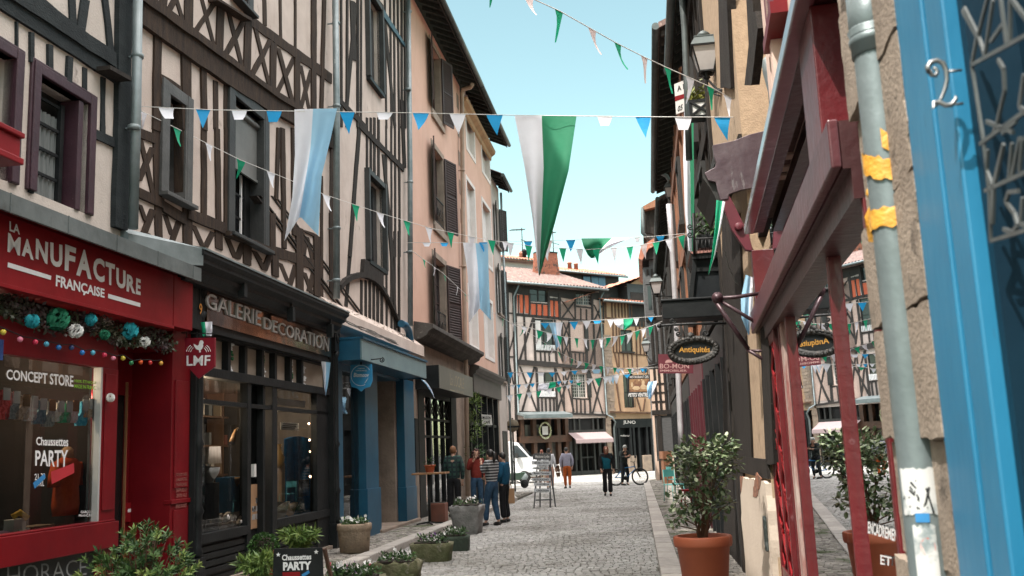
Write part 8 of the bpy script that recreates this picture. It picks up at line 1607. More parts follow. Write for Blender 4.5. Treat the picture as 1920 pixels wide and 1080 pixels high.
def roughbox(M, w, d, h, taper, n=7, j=.02):
    mb = MB(M); V = []; 
    import itertools
    idx = {}
    def P(x, y, z):
        k = (round(x, 3), round(y, 3), round(z, 3))
        if k not in idx:
            f = 1-taper*(1-z); r = 1-.08*max(0, abs(x)+abs(y)-1.2)
            idx[k] = len(V); V.append((x*w*f*r+R.uniform(-j, j), y*d*f*r+R.uniform(-j, j), z*h+(R.uniform(-j, j) if z > .01 else 0)))
        return idx[k]
    F_ = []; g = [-1+2*i/n for i in range(n+1)]; m = 5; gz = [i/m for i in range(m+1)]
    for i in range(n):
        for k in range(m):
            for s in (-1, 1): F_.append((P(g[i], s, gz[k]), P(g[i+1], s, gz[k]), P(g[i+1], s, gz[k+1]), P(g[i], s, gz[k+1]))); F_.append((P(s, g[i], gz[k]), P(s, g[i+1], gz[k]), P(s, g[i+1], gz[k+1]), P(s, g[i], gz[k+1])))
        for k in range(n): F_.append((P(g[i], g[k], 1), P(g[i+1], g[k], 1), P(g[i+1], g[k+1], 1), P(g[i], g[k+1], 1)))
    mb.add(V, F_, True); return mb
def trough(label, px, py, w, d, h, m, taper=.1, yaw=None, z=0, nf=26, j=.02, cols=(m_fl,), seedn=70):
    p = G(px, py, z); p.z = z; t = T('stone_planter', label, 'planter', p, 'stone planters with flowers along the left kerb'); M = Fr(p, -radians(7.6)+pi/2 if yaw is None else yaw)
    roughbox(M, w, d, h, taper, j=j).build('trough', m, t); mb = MB(M); mb.box(-w*.8, w*.8, -d*.75, d*.75, h, h+.02); mb.build('soil', m_soil, t)
    if nf: flowers(t, M, w*.75, d*.7, h+.02, nf, seedn, cols)
    return t
p = G(665, 1036, .085); p.z = .085; t = T('stone_planter', 'round buff stone pot of white pansies in front of the gallery corner', 'planter', p, 'stone planters with flowers along the left kerb'); M = Fr(p)
mb = MB(M); mb.lathe((0, 0, 0), [(.20, 0), (.235, .02), (.265, .33), (.275, .36), (.285, .37), (.285, .45), (.27, .465), (.24, .465), (.23, .43)], 28, jit=.03); mb.build('pot', m_buff, t); mb = MB(M); mb.lathe((0, 0, .42), [(.001, .02), (.24, 0)], 16); mb.build('soil', m_soil, t); flowers(t, M, .2, .2, .43, 30, 110)
trough('big rough grey granite block planter beside the talking group', 878, 1000, .40, .33, .56, m_granite, .22, None, .0, 22, .025)
trough('mossy oblong stone trough with red-violet and white flowers', 810, 1052, .19, .33, .27, m_moss, .12, -.1+pi/2, 0, 22, .012, (m_fl, m_flp))
trough('small dark green stone box with white flowers', 855, 1032, .16, .24, .24, m_gmoss, .05, -.1+pi/2, 0, 16, .006)
trough('low broken mossy stone trough at the bottom edge of the pavement', 746, 1096, .20, .30, .28, m_moss, .15, -.1+pi/2, 0, 8, .035)
trough('stone trough of white and violet pansies cut by the lower edge, by the chalkboard', 660, 1135, .20, .38, .30, m_moss, .1, -.1+pi/2, 0, 50, .02, (m_fl, m_flp), 140)
sA_ = 9.2; t = T('chalkboard_stand', 'black chalkboard stand with white words Chaussettes Party and stars', 'board', PW(560, 1180, sA_)); M = CF(sA_)
mb = MB(M); mb.prism(cpts(sA_, [(513, 1029), (604, 1027), (611, 1240), (505, 1245)]), -.02, 0); bo = mb.build('board', m_black, t, bevel=.003)
mb = MB(M); sign_text(mb, 'Chaussettes', [(529, 1040), (584, 1038), (584, 1049), (529, 1051)], sA_, .004, bold=.03); sign_text(mb, 'PARTY', [(531, 1054), (584, 1052), (584, 1068), (531, 1070)], sA_, .004, bold=.05)
for x, y, r in ((522, 1040, 4.5), (593, 1035, 4.5)): mb.prism(cpts(sA_, [(x+r*(1 if i % 2 == 0 else .42)*sin(i*pi/5), y-r*(1 if i % 2 == 0 else .42)*cos(i*pi/5)) for i in range(10)]), .002, .005)
mb.build('lettering', m_white, bo, recalc=False)
mb = MB(M); mb.prism(cpts(sA_, [(530, 1073), (563, 1072), (563, 1084), (530, 1085)]), .002, .005); mb.build('red_sticker', m_red, bo); mb = MB(M); mb.prism(cpts(sA_, [(566, 1077), (579, 1069), (581, 1074), (568, 1083)]), .002, .005); mb.build('blue_sticker', MC['blue_sticker'], bo)
a = cpts(sA_, [(607, 1029), (610, 1100)]); mb = MB(M); mb.bar((a[0][0], -.02, a[0][1]), (a[0][0]+.06, -.35, 0), .03); mb.build('rear_leg', MC['brown_shop_wood'], t); mb = MB(M); mb.bar((a[0][0]-.5, -.02, a[0][1]), (a[0][0]-.52, -.35, 0), .03); mb.build('rear_leg', mat('pine_leg', (.35, .18, .08)), t)
def gpot(label, px, py, s, r, kind, colr, group='potted plants at the foot of the gallery front'):
    c = PW(px, py, s); base = Vector((c.x, c.y, .085)); h = c.z-.085; t = T('potted_plant', label, 'plant', base, group); M = Fr(base); pot(t, M, r*.8, r, h, colr)
    mb = MB(M)
    if kind == 'ball':
        leaves(mb, (0, 0, h+r*.95), r*1.12, 1500, .035, .6, 0, 1, .80); mb.build('foliage', leafmat('box_leaf', (.05, .115, .025), (.025, .06, .015)), t, recalc=False); mb = MB(M); mb.ball((0, 0, h+r*.95), r*.95, 12, 8); mb.build('core', m_soil, t)
    else:
        for i in range(26):
            q = R.uniform(0, 2*pi); d = Vector((cos(q), sin(q), 0)); l = R.uniform(.6, 1.1)*r*1.9; P = [Vector((0, 0, h))+d*.02, Vector((0, 0, h+l*.7))+d*l*.35, Vector((0, 0, h+l*.75))+d*l*.8]
            for a_, b_ in zip(P, P[1:]):
                for k in range(6): f = k/6; leaves(mb, a_.lerp(b_, f), .03, 3, .11, .22, .1)
        mb.build('foliage', m_leafl, t, recalc=False)
    return t
gpot('clipped round box ball in a red clay pot against the gallery front', 494, 1052, 11.0, .15, 'ball', m_terra)
gpot('yellow-green leafy plant in a terracotta pot above the chalkboard', 562, 1034, 11.3, .16, 'leafy', m_terra)
gpot('drooping yellow-leaved plant in the red pot in front of the box ball', 484, 1085, 9.9, .15, 'leafy', m_terra)
for px, py, s, r, lab in ((884, 757, 30, .30, 'small hanging basket fern highest on the black shopfront'), (884, 802, 30, .38, 'spiky green plant hanging halfway down the black shopfront'), (888, 852, 29.5, .42, 'dark leafy shrub in a pot beside the talking group')):
    c = PW(px, py, s); t = T('hanging_plant', lab, 'plant', c, 'greenery on the black shopfront'); M = Fr(c); mb = MB(M); leaves(mb, (0, 0, 0), r, 260, .16, .16, .1); mb.build('foliage', m_leafg if r > .4 else m_leafl, t, recalc=False)
    mb = MB(M); mb.lathe((0, 0, -r*.7), [(.08, 0), (.14, .18), (.15, .2)], 12); mb.build('pot', m_black, t)
    if r > .4: mb = MB(M); mb.tube([(0, 0, -c.z+.085), (0, 0, -r*.6)], .05, 8); mb.build('stem', m_iron, t)
    else: mb = MB(M); mb.tube([(0, 0, 0), (-.15, 0, r*.9), (-.45, 0, r*.95)], .01, 5); mb.build('hook', m_iron, t)
sb = 8.6; c = PW(268, 1048, sb); base = Vector((c.x, c.y, .085)); t = T('potted_shrub', 'wide bushy green shrub with narrow whorled leaves in the left foreground', 'shrub', base); M = Fr(base)
mb = MB(M); mb.box(-.30, .30, -.2, .2, 0, .42); mb.build('planter_box', m_zincd, t, bevel=.01)
hz = c.z-.085; mbs = [MB(M), MB(M), MB(M)]; stem = MB(M)
for i in range(250):
    d = Vector((R.gauss(0, 1), R.gauss(0, 1), R.gauss(.25, .9))).normalized(); rad = R.random()**.4
    q = Vector((d.x*.58*rad, d.y*.42*rad, hz-.10+d.z*.40*rad+.07*sin(d.x*5+1)))
    if i % 3 == 0: stem.tube([(q.x*.2, q.y*.2, .4), (q.x*.7, q.y*.7, q.z*.75), tuple(q)], [.008, .006, .003], 4)
    ax = (d+Vector((0, 0, .7))+Vector((R.gauss(0, .25), R.gauss(0, .25), 0))).normalized(); a = ax.orthogonal().normalized(); b = ax.cross(a); w_ = mbs[0 if R.random() < .5 else (1 if R.random() < .75 else 2)]
    for k in range(13):
        an = k*2.4; e = a*cos(an)+b*sin(an); f = .25+.75*R.random(); v = (e*f+ax*(1.05-f*.6)).normalized(); l = R.uniform(.055, .10); p = q-ax*.02*k*.25; sd = v.cross(ax); sd = sd.normalized()*l*.13 if sd.length > .01 else a*l*.13; dn = Vector((0, 0, -l*.12))
        w_.add([tuple(p), tuple(p+v*l*.55+sd), tuple(p+v*l+dn), tuple(p+v*l*.55-sd)], [(0, 1, 2), (0, 2, 3)])
for w_, m_, nm in zip(mbs, (m_leafg, leafmat('mid_green_leaf', (.10, .17, .045), (.05, .10, .03)), leafmat('fresh_tip_leaf', (.24, .30, .09), (.14, .2, .05))), ('foliage', 'foliage', 'young_leaves')): w_.build(nm, m_, t, recalc=False)
stem.build('stems', m_obeam, t)
sp_ = 9.25; c = PW(1317, 1004, sp_); base = Vector((c.x, c.y, .07)); h = c.z-.07; t = T('potted_shrub', 'tall leggy evergreen shrub with pale-edged leaves in a big terracotta pot', 'shrub', base); M = Fr(base)
pot(t, M, .175, .245, h, m_terra)
stem = MB(M); lv = [MB(M), MB(M), MB(M)]
K = sp_/1800.0
def loc(px, py): p = PW(px, py, sp_); return Vector((p.x-base.x, p.y-base.y, p.z-.07))
cl = [(1320, 850, 50, 200), (1345, 862, 42, 150), (1290, 858, 36, 120), (1318, 880, 50, 200), (1355, 836, 26, 60), (1270, 866, 20, 30), (1310, 905, 34, 90), (1282, 935, 30, 80), (1322, 945, 34, 110), (1352, 950, 24, 50), (1272, 968, 20, 36), (1342, 910, 22, 40), (1370, 870, 16, 20), (1375, 825, 10, 10), (1300, 962, 24, 40), (1365, 945, 14, 16), (1268, 985, 8, 12)]
for x, y, r, n in cl:
    q = loc(x, y); q.y += R.uniform(-.08, .08); stem.tube([(R.uniform(-.03, .03), R.uniform(-.03, .03), h*.9), (q.x*.35+R.uniform(-.04, .04), q.y*.4, h+(q.z-h)*.5), tuple(q)], [.011, .008, .004], 5)
    for i in range(int(n*1.0)):
        d = Vector((R.gauss(0, 1), R.gauss(0, 1), R.gauss(0, .8))).normalized(); p = q+Vector((d.x, d.y, d.z*.8))*(r*K*R.random()**.45); v = (d*.6+Vector((R.gauss(0, .4), R.gauss(0, .4), R.gauss(0, .3)))).normalized(); l = R.uniform(.045, .072); sd = v.cross(Vector((R.gauss(0, .3), R.gauss(0, .3), 1))).normalized()*l*.32; up_ = v.cross(sd).normalized()*l*.10
        w_ = lv[0 if R.random() < .5 else (1 if R.random() < .6 else 2)]
        w_.add([tuple(p), tuple(p+v*l*.3+sd*.8), tuple(p+v*l*.7+sd*.8), tuple(p+v*l), tuple(p+v*l*.7-sd*.8), tuple(p+v*l*.3-sd*.8), tuple(p+v*l*.5+up_)], [(0, 1, 6), (1, 2, 6), (2, 3, 6), (3, 4, 6), (4, 5, 6), (5, 0, 6)])
for w_, m_, nm in zip(lv, (leafmat('camellia_leaf', (.075, .115, .045), (.04, .07, .03)), leafmat('pale_edged_leaf', (.42, .45, .31), (.20, .25, .14), 22), leafmat('dull_leaf', (.22, .26, .15), (.11, .15, .07))), ('foliage', 'variegated_foliage', 'foliage')): w_.build(nm, m_, t, recalc=False)
stem.build('stems', m_obeam, t)
def lq(t_, x, y, d): return L.hit(*X(t_, x, y), d)
zg_lo, zg_hi = zg1+.30, zs0-.04
t = T('leaf_garland', 'dark leafy garland hanging over the red shop window', 'garland', L.M(-14, .05, zg_lo)); mb = MB(L.M)
for i in range(2600):
    u = R.uniform(hl(L, 'k', -60, 700)[0], L.hit(304, 660, .0)[0]); f = R.random(); z = zg_lo-.02+(zg_hi-zg_lo)*f+.04*sin(u*5); c = Vector((u, .06+R.uniform(-.08, .12), z)); v = Vector((R.gauss(0, 1), R.gauss(0, 1), R.gauss(-.5, 1))).normalized()*R.uniform(.025, .06); q = v.orthogonal().normalized()*.014
    mb.add([tuple(c), tuple(c+v*.5+q), tuple(c+v), tuple(c+v*.5-q)], [(0, 1, 2, 3)])
mb.build('foliage', leafmat('garland_leaf', (.035, .05, .02), (.05, .025, .03), 3), t, recalc=False)
pm = {'t': mat('teal_tissue', (.02, .33, .38), (.015, .24, .30), .9, 20), 'g': mat('green_tissue', (.01, .16, .08), (.008, .11, .06), .9, 20), 'w': mat('white_tissue', (.70, .70, .68), (.58, .58, .57), .9, 20)}
GPM = 'tissue paper pompoms over the red shop'
for x, y, r, c, lab in ((203, 748, 36, 't', 'teal paper pompom at the left of the garland'), (365, 737, 58, 'g', 'big dark green paper pompom near the left of the garland'), (478, 812, 38, 'w', 'white paper pompom below the big green one'), (574, 741, 33, 't', 'smaller teal paper pompom in the middle of the garland'), (818, 811, 50, 't', 'largest teal paper pompom near the doorway'), (915, 882, 33, 'w', 'white paper pompom at the right end of the garland'), (662, 835, 28, 'g', 'small green paper pompom half lost in the garland'), (1208-40, 1320-15, 28, 'w', None)):
    if lab is None: u, z = lq('m', 508, 259, .1); rr = .045; lab = 'small white paper pompom on the red door post'; 
    else: u, z = lq('k', x, y, .2); rr = r/3.376/1800*9.5*1.15
    mb = MB(L.M); dd = .1 if 'post' in lab else .2
    for i in range(90):
        d = Vector((R.gauss(0, 1), R.gauss(0, 1), R.gauss(0, 1))).normalized(); e = d.orthogonal().normalized()*rr*.42; f = d.cross(e).normalized()*rr*.42; p = Vector((u, dd, z))+d*rr*.55; tip = Vector((u, dd, z))+d*rr*R.uniform(.9, 1.08)
        mb.add([tuple(p-e), tuple(tip-e*.7+f*.5), tuple(tip+e*.7-f*.5), tuple(p+e)], [(0, 1, 2, 3)])
    mb.thing('paper_pompom', [pm[c]], lab, 'pompom', group=GPM, recalc=False)
bc = dict(y=(.62, .50, .06), p=(.75, .22, .32), r=(.60, .03, .08), c=(.10, .42, .60), b=(.02, .18, .52), d=(.04, .07, .22), g=(.02, .22, .08), o=(.75, .10, .02), R=(.70, .03, .03), a=(.75, .38, .05))
t = T('festoon_lights', 'string of small coloured ball bulbs along the red shop head', 'string lights', L.M(-14, .15, zg_lo)); P = []
for x, y, c in ((-60, 790, 'b'), (20, 820, 'y'), (127, 865, 'p'), (223, 883, 'r'), (293, 895, 'c'), (371, 916, 'b'), (452, 918, 'd'), (520, 950, 'b'), (587, 950, 'c'), (660, 965, 'r'), (717, 985, 'p'), (778, 985, 'y'), (830, 1015, 'g'), (890, 1010, 'o'), (949, 1013, 'R'), (1019, 1016, 'a')):
    u, z = lq('k', x, y, .14); mb = MB(L.M); mb.ball((u, .14, z), .026, 10, 7); mb.build('bulb', mat('bulb_'+{'y': 'yellow', 'p': 'pink', 'r': 'crimson', 'c': 'sky', 'b': 'blue', 'd': 'navy', 'g': 'green', 'o': 'orange', 'R': 'red', 'a': 'amber'}[c], bc[c], None, .25), t); P += [(u, .14, z+.035), (u+.06, .13, z+.02+.01)]
mb = MB(L.M); mb.tube(sorted(P), .006, 4); mb.build('cord', m_black, t)
t = T('sock_line', 'line of patterned socks pegged across the red shop window', 'socks', L.M(-14, -.25, 2.2)); P = []; dS = -.07
sc = [('r', (.4, .03, .03)), ('g', (.13, .14, .15)), ('b', (.28, .2, .15)), ('p', (.55, .42, .42)), ('t', (.05, .13, .17)), ('s', (.18, .2, .2)), ('c', (.55, .48, .42)), ('e', (.02, .26, .12)), ('k', (.62, .36, .38)), ('z', (.03, .28, .45)), ('n', (.3, .2, .12))]
for i, (x, yt, yb) in enumerate(((25, 225, 360), (70, 240, 358), (117, 255, 360), (153, 262, 365), (195, 272, 380), (236, 278, 392), (277, 284, 370), (313, 285, 374), (345, 282, 374), (388, 278, 388), (418, 272, 350))):
    a = lq('m', x, yt, dS); b = lq('m', x-6, yb, dS); w_ = .06; mb = MB(L.M); P.append((a[0], dS, a[1]))
    mb.prism([(a[0]-w_, a[1]), (a[0]+w_, a[1]), (b[0]+w_*.9, b[1]+.14), (b[0]+w_*.9, b[1]+.03), (b[0]+w_*.5, b[1]), (b[0]-w_*2.2, b[1]-.005), (b[0]-w_*2.4, b[1]+.05), (b[0]-w_*.9, b[1]+.13)], dS-.012, dS+.012)
    mb.build('sock', mat('sock_'+['red', 'grey', 'brown', 'blush', 'petrol', 'ash', 'cream', 'green', 'pink', 'azure', 'tan'][i], tuple(min(.9, v*1.7+.03) for v in sc[i][1]), tuple(min(1, v*2.2+.12) for v in sc[i][1]), .9, 30, lo=.46, hi=.52), t)
    mb = MB(L.M); mb.box(a[0]-w_*.8, a[0]+w_*.8, dS+.012, dS+.02, a[1]-.09, a[1]+.02); mb.build('label_card', MC['kraft_paper'] if i % 3 == 2 else m_white, t)
mb = MB(L.M); mb.tube(P, .004, 4); mb.build('line', m_white, t)
a = lq('m', 300, 800, -.22); u0, z0 = a; zt2 = lq('m', 335, 480, -.22)[1]; t = T('shop_mannequin', 'cloth bust in an orange T-shirt behind the red shop window', 'mannequin', L.M(u0, -.22, z0)); hh = zt2-z0
mb = MB(L.M); mb.lathe((u0, -.22, z0), [(.15, 0), (.165, hh*.15), (.15, hh*.4), (.17, hh*.6), (.175, hh*.72), (.12, hh*.80), (.06, hh*.83)], 20, sx=1.15, sy=.6)
for s in (-1, 1): mb.tube([(u0+s*.17, -.22, z0+hh*.74), (u0+s*.23, -.21, z0+hh*.55), (u0+s*.24, -.2, z0+hh*.42)], [.055, .055, .06], 10)
mb.build('shirt', fabric('orange_jersey', (.50, .085, .03), (.40, .065, .022)), t); mb = MB(L.M); mb.lathe((u0, -.22, z0+hh*.82), [(.065, 0), (.055, hh*.08), (.06, hh*.12), (.03, hh*.16), (.001, hh*.17)], 16); mb.build('neck', mat('linen_bust', (.45, .28, .16)), t)
zf = zg0-.10
for i, (x, w_, h_, col, nm, lab) in enumerate(((70, .09, .20, (.62, .6, .58), 'gift_box', 'white gift box with yellow ribbon at the left of the red shop window'), (115, .07, .14, (.03, .2, .22), 'folded_sock', 'teal rolled socks next to the white gift box'), (78, .05, .11, (.68, .67, .66), 'mug', 'white mug standing in front of the gift box'), (165, .16, .12, (.28, .21, .15), 'parcel', 'beige parcel lying in the middle of the red shop window'), (240, .07, .08, (.5, .5, .5), 'folded_cloth', 'pale folded cloth right of the beige parcel'), (15, .08, .07, (.12, .06, .14), 'folded_sock', 'dark purple rolled socks at the window corner'), (290, .10, .04, (.08, .1, .16), 'book', 'dark blue flat book before the orange T-shirt'))):
    u = lq('m', x, 830, -.2)[0]; mb = MB(L.M); dd = -.12 if nm == 'mug' else -.2
    if nm in ('mug',): mb.lathe((u, dd, zf), [(w_, 0), (w_, h_), (w_*.85, h_), (w_*.85, h_*.3)], 14)
    elif 'sock' in nm: mb.ball((u, dd, zf+w_*.7), w_, 10, 7, .7)
    else: mb.box(u-w_, u+w_, dd-w_*.6, dd+w_*.6, zf, zf+h_)
    o = mb.thing(nm, [mat('goods_%s' % 'abcdefg'[i], col)], lab, nm.replace('_', ' ').split()[-1] if 'sock' not in nm else 'socks', bevel=.006)
    if nm == 'gift_box': mb = MB(L.M); mb.tube([(u-.04, dd, zf+h_+.02), (u, dd+.04, zf+h_+.06), (u+.05, dd+.09, zf+h_)], .03, 8); mb.build('ribbon', MC['goods_ribbon'] if 'goods_ribbon' in MC else mat('goods_ribbon', (.6, .35, .03)), o)
for x, y, c_, lab in ((272, 142, 'm', 'glowing bare bulb hanging inside the red shop'),):
    u, z = lq('m', x, y, -1.2); mb = MB(L.M); mb.ball((u, -1.2, z), .035, 10, 8); o = mb.thing('pendant_bulb', [emit('warm_bulb', (1, .55, .25), 14)], lab, 'lamp'); mb = MB(L.M); mb.tube([(u, -1.2, z+.03), (u, -1.2, 3.1)], .006, 4); mb.build('cord', m_black, o)
u, z = lq('m', 593, 786, -.43); mb = MB(L.M); mb.box(u-.12, u+.12, -.435, -.41, z-.11, z+.11); o = mb.thing('door_notice', [m_red], 'small red notice on the red shop door', 'notice'); mb = MB(L.M); mb.box(u-.06, u+.06, -.41, -.407, z, z+.04); mb.build('print', m_white, o)
u, z = L.hit(0, 655, .06); mb = MB(L.M); mb.box(u-.4, u+.06, .03, .05, z-.09, z+.09); o = mb.thing('street_plate', [mat('enamel_blue', (.02, .06, .22))], 'corner of a blue enamel plate at the left edge of the red shop', 'plate')
def gl_(x, y, d=-.35): return lq('o', x, y, d*.45)
zfl = za0-.04
t_ = gl_(112, 500); a = gl_(112, 458); b = gl_(112, 540); c = gl_(112, 632); r = (gl_(160, 500)[0]-gl_(68, 500)[0])/2*.8
t = T('table_lamp', 'table lamp with pleated cream shade and grey urn base in the gallery window', 'lamp', L.M(a[0], -.16, c[1])); mb = MB(L.M); mb.lathe((a[0], -.16, b[1]), [(r, 0), (r*.92, a[1]-b[1]), (r*.88, a[1]-b[1]), (r*.96, 0)], 28, jit=.02); mb.build('lamp_shade', mat('pleated_cream', (.48, .40, .32), (.38, .31, .25), .8, 40, stretch=(1, 1, .1)), t)
mb = MB(L.M); hh = b[1]-c[1]; mb.lathe((a[0], -.16, c[1]), [(r*.5, 0), (r*.55, hh*.1), (r*.85, hh*.5), (r*.9, hh*.8), (r*.5, hh*.85), (.02, hh*.9), (.02, hh)], 20); mb.build('base', mat('grey_urn', (.22, .22, .21), (.15, .15, .14), .6, 5), t)
mb = MB(L.M); mb.box(a[0]-.2, a[0]+.2, -.32, -.04, zfl, c[1]); mb.thing('display_plinth', [m_dark], 'dark plinth under the cream-shaded lamp', 'plinth')
rr = random.Random(5)
def knick(label, x, y, kind, col, h, r, d=-.3, nm='ornament'):
    u, z = gl_(x, y, d); d *= .45; mb = MB(L.M); m_ = mat('ornament_tone_'+nm+str(int(col[0]*100))+str(int(col[2]*100)), col, None, .5, 6)
    if kind == 'vase': mb.lathe((u, d, z), [(r*.5, 0), (r*.9, h*.2), (r, h*.45), (r*.5, h*.75), (r*.35, h*.85), (r*.55, h)], 16)
    elif kind == 'candle': mb.lathe((u, d, z), [(r*2, 0), (r*2, .02), (r*.6, .05), (r*.6, h*.4), (r*1.2, h*.42), (r*.5, h*.45), (r*.4, h)], 10)
    elif kind == 'bowl': mb.lathe((u, d, z), [(r*.5, 0), (r, h*.7), (r*1.02, h), (r*.9, h*.9)], 18)
    elif kind == 'box': mb.box(u-r, u+r, d-r*.6, d+r*.6, z, z+h)
    elif kind == 'pile':
        for i in range(14): mb.ball((u+rr.uniform(-r, r), d+rr.uniform(-.1, .1), z+rr.uniform(0, h)), rr.uniform(.02, .045), 7, 5)
    elif kind == 'horn': mb.tube([(u-r, d, z), (u-r*.3, d, z+h*.5), (u+r*.2, d, z+h*.8), (u+r, d, z+h)], [r*.5, r*.35, r*.22, .01], 8)
    mb.thing(nm, [m_], label, nm.replace('_', ' ').split()[-1])
cr_ = (.55, .50, .44); br_ = (.30, .18, .09)
knick('glass carafe at the lower left corner of the gallery window', 64, 850, 'vase', (.4, .42, .42), .22, .06, nm='carafe')
knick('brown shell-like bowl by the glass carafe in the gallery window', 108, 845, 'bowl', br_, .08, .10, nm='bowl')
knick('tall cream candlestick behind the brown bowl', 122, 800, 'candle', cr_, .42, .022, nm='candlestick')
knick('white candlestick in the middle of the left gallery pane', 172, 800, 'candle', (.62, .6, .57), .38, .022, nm='candlestick')
knick('heap of small white china figures on the gallery sill', 200, 828, 'pile', (.62, .6, .58), .14, .16, nm='china_figures')
knick('white china pile at the right of the left gallery pane', 260, 828, 'pile', (.58, .55, .52), .16, .10, nm='china_figures')
knick('blue storage box behind the white china', 232, 770, 'box', (.02, .12, .26), .48, .2, -.6, nm='blue_box')
knick('wicker basket in front of the blue box', 245, 660, 'bowl', (.36, .22, .11), .16, .12, -.5, nm='wicker_basket')
knick('carved wooden bird perched high in the left gallery pane', 258, 440, 'horn', (.40, .24, .12), .22, .10, -.5, nm='wooden_bird')
knick('yellow pleated paper figure in the right gallery pane', 470, 560, 'vase', (.45, .27, .06), .38, .09, -.5, nm='paper_figure')
knick('beige wooden post behind the yellow paper figure', 480, 720, 'box', (.42, .30, .19), .6, .07, -.6, nm='wooden_post')
knick('grey stone fish on the right gallery sill', 500, 770, 'horn', (.24, .25, .24), .14, .20, -.3, nm='stone_fish')
knick('row of white flower balls along the right gallery sill', 520, 822, 'pile', (.60, .62, .64), .06, .36, -.2, nm='flower_balls')
knick('driftwood sculpture on the stand in the right gallery pane', 540, 760, 'horn', (.34, .26, .18), .10, .20, -.4, nm='driftwood')
a = gl_(500, 420, -.7); b = gl_(625, 800, -.7); mb = MB(L.M); n = 30; V = []
for k in range(2):
    for i in range(n+1): f = i/n; V.append((a[0]+(b[0]-a[0])*f, -.33+.06*sin(i*1.9), (a[1]+.05*sin(f*pi)) if k else b[1]))
mb.add(V, [(i, i+1, n+2+i, n+1+i) for i in range(n)], True); mb.thing('hanging_cloth', [fabric('royal_blue_cloth', (.008, .11, .28), (.006, .07, .19))], 'long bright blue cloth hanging in folds in the right gallery pane', 'cloth', recalc=False)
a, b = gl_(574, 617, -.15), gl_(618, 692, -.15); mb = MB(L.M); mb.box(a[0], b[0], -.10, -.07, b[1], a[1]); o = mb.thing('picture_frame', [m_black], 'small dark framed picture in front of the blue cloth', 'picture'); mb = MB(L.M); mb.box(a[0]+.05, b[0]-.05, -.07, -.067, b[1]+.06, a[1]-.06); mb.build('picture', mat('grey_picture', (.2, .2, .2), (.05, .05, .05), .6, 9, lo=.45, hi=.55), o)
a, b = L.hit(*X('o', 327, 640), -.05), L.hit(*X('o', 388, 843), -.05); mb = MB(L.M); mb.box(a[0], b[0], -.058, -.05, b[1], a[1]); o = mb.thing('poster', [MC['kraft_paper']], 'tall tan poster with grey photographs on the gallery door', 'poster')
mb = MB(L.M); w_ = b[0]-a[0]; h_ = a[1]-b[1]
for i, (x, y) in enumerate(((.22, .48), (.5, .48), (.22, .66), (.5, .66), (.5, .3))): mb.box(a[0]+w_*x, a[0]+w_*(x+.24), -.05, -.047, b[1]+h_*(1-y-.14), b[1]+h_*(1-y)-.01)
mb.build('photographs', mat('grey_photo', (.3, .3, .3), (.03, .03, .03), .5, 8, lo=.48, hi=.52), o)
a, b = gl_(490, 338, -.06), gl_(576, 378, -.06); mb = MB(L.M); mb.box(a[0], b[0], -.07, -.06, b[1], a[1]); o = mb.thing('window_card', [m_pwhite], 'white lettered card hanging high in the right gallery pane', 'card'); mb = MB(L.M)
for k in range(3): z = a[1]-(a[1]-b[1])*(.25+.25*k); mb.box(a[0]+.06, b[0]-.08-.05*k, -.06, -.057, z, z+.014)
mb.build('writing', m_black, o)
a, b = gl_(455, 205, -.3), gl_(594, 250, -.3); mb = MB(L.M); mb.yprism([(-.5, a[1]), (-.12, a[1]-.05), (-.12, a[1]-.16), (-.5, a[1]-.1)], a[0], b[0]); mb.thing('roller_awning', [m_white_sur], 'rolled white blind inside the head of the right gallery pane', 'blind')
u, z = L.hit(*X('o', 326, 572), -.03); mb = MB(L.M); mb.box(u-.035, u+.035, -.04, .065, z-.09, z+.09); mb.thing('door_sticker', [m_pwhite], 'small white opening-hours card on the gallery door post', 'card')
for i, (x, y, r_) in enumerate(((615, 345, .02), (618, 424, .02), (622, 600, .022), (620, 480, .015))):
    u, z = gl_(x, y, -.4); mb = MB(L.M); mb.ball((u, -.18, z), r_, 8, 6); mb.thing('spot_bulb', [emit('warm_spot', (1, .62, .36), 5)], ('highest', 'second', 'lowest', 'third')[i]+' of four tiny lit bulbs down the right gallery post', 'bulb', group='lit bulbs in the gallery window')
u0, u1 = gl_(60, 300, -1.9)[0], gl_(640, 300, -1.9)[0]; t = T('display_shelves', 'wooden shelves crowded with books and frames at the back of the gallery', 'shelves', L.M((u0+u1)/2, -1.9, .6)); mb = MB(L.M)
for k in range(5): mb.box(u0, u1, -2.1, -1.8, .9+k*.5, .93+k*.5)
for k in range(6): u = u0+(u1-u0)*k/5; mb.box(u-.02, u+.02, -2.1, -1.8, .6, 3.3)
mb.build('boards', mat('shelf_wood', (.12, .07, .04), (.08, .045, .03), .7), t); cs = [(.35, .28, .2), (.12, .13, .14), (.4, .38, .36), (.2, .08, .06), (.08, .14, .2)]
for ci, cc in enumerate(cs):
    mb = MB(L.M)
    for i in range(22): u = rr.uniform(u0, u1); k = rr.randrange(5); w_ = rr.uniform(.03, .14); mb.box(u, u+w_, -1.95, -1.82, .935+k*.5+ci*.0007, .935+k*.5+rr.uniform(.1, .36))
    mb.build('goods', mat('shelf_goods_'+'abcde'[ci], cc), t)

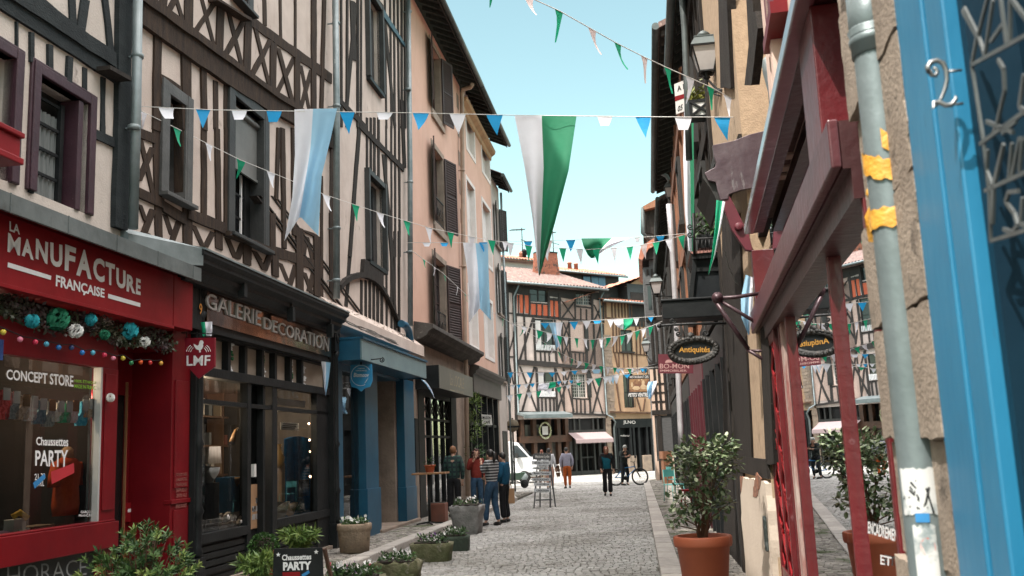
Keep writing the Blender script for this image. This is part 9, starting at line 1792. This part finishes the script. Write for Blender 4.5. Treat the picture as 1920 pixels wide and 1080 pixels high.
def shoplight(d, u, z, e, r=.08):
    l = bpy.data.lights.new('shop_lamp', 'POINT'); l.energy = e; l.color = (1, .74, .50); l.shadow_soft_size = r; o = bpy.data.objects.new('shop_lamp', l); COL.objects.link(o); o.location = L.M(u, d, z)
u, z = lq('m', 272, 160, -1.2); shoplight(-.75, u-.2, z-.1, 40); shoplight(-.25, u-.9, z-.35, 7); shoplight(-.7, u-2.0, z-.1, 20)
u, z = gl_(560, 300, -.6); shoplight(-.6, u-.2, z, 20); u, z = gl_(200, 300, -.6); shoplight(-.7, u, z, 24)
SUN_OFF = 36; EXPO = 1.15; SKY_FILL = 27.0
cam = bpy.data.cameras.new('camera'); co = bpy.data.objects.new('camera', cam); COL.objects.link(co); SC.camera = co
cam.sensor_fit = 'HORIZONTAL'; cam.sensor_width = 36; cam.lens = 36*FPX/1920; cam.clip_end = 3000; cam.clip_start = .05
fw = Vector((0, cos(PITCH), sin(PITCH))); up = Vector((0, -sin(PITCH), cos(PITCH))); rt = Vector((1, 0, 0))
cr, sr = cos(ROLL), sin(ROLL)
rt2 = rt*cr-up*sr; up2 = up*cr+rt*sr
co.matrix_world = Matrix(((rt2.x, up2.x, -fw.x, 0), (rt2.y, up2.y, -fw.y, 0), (rt2.z, up2.z, -fw.z, EYE), (0, 0, 0, 1)))
SUN_EL = radians(57); SUN_AZ = radians(7.6+180+SUN_OFF)        # compass bearing (from +Y towards +X) the sun stands at
to_sun = Vector((sin(SUN_AZ)*cos(SUN_EL), cos(SUN_AZ)*cos(SUN_EL), sin(SUN_EL)))
sl = bpy.data.lights.new('sun', 'SUN'); sl.energy = 3.3; sl.angle = radians(.5); sl.color = (1, .94, .86)
so = bpy.data.objects.new('sun', sl); COL.objects.link(so); so.rotation_euler = (-to_sun).to_track_quat('-Z', 'Y').to_euler()
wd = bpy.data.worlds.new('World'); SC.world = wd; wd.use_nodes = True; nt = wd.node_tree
bg = nt.nodes['Background']; sky = nt.nodes.new('ShaderNodeTexSky'); sky.sky_type = 'NISHITA'; sky.sun_disc = False
sky.sun_elevation = SUN_EL; sky.sun_rotation = SUN_AZ; sky.air_density = 1.0; sky.dust_density = 1.0; sky.ozone_density = 1.0
N = nt.nodes; Lk = nt.links
tn = N.new('ShaderNodeMix'); tn.data_type = 'RGBA'; tn.blend_type = 'MULTIPLY'; tn.inputs[0].default_value = 1; tn.inputs[7].default_value = (1.30, 1.34, .91, 1); Lk.new(sky.outputs[0], tn.inputs[6])
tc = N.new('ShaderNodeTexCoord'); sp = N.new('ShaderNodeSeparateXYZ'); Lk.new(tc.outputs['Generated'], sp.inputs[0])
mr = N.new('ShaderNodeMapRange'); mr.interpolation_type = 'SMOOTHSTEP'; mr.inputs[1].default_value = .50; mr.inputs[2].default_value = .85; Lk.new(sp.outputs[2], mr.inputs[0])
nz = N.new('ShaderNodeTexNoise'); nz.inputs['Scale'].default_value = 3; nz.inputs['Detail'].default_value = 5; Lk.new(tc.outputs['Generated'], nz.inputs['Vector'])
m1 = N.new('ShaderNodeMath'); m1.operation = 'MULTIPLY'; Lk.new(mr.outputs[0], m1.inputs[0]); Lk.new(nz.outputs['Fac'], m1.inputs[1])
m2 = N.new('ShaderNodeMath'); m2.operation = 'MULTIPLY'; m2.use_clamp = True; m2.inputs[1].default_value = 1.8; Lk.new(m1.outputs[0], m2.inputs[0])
cl = N.new('ShaderNodeMix'); cl.data_type = 'RGBA'; Lk.new(m2.outputs[0], cl.inputs[0]); Lk.new(tn.outputs[2], cl.inputs[6]); cl.inputs[7].default_value = (SKY_FILL*1.0, SKY_FILL*.95, SKY_FILL*.91, 1)  # added bright overhead sky, out of view, fills the shaded street
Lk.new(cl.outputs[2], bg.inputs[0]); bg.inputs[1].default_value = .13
SC.view_settings.view_transform = 'Standard'; SC.view_settings.look = 'None'; SC.view_settings.exposure = EXPO; SC.view_settings.gamma = 1
cam.dof.use_dof = True; cam.dof.focus_distance = 14; cam.dof.aperture_fstop = 4.5
SC.cycles.max_bounces = 8; SC.cycles.transparent_max_bounces = 24; SC.cycles.caustics_reflective = False; SC.cycles.caustics_refractive = False
SC.cycles.sample_clamp_indirect = 6
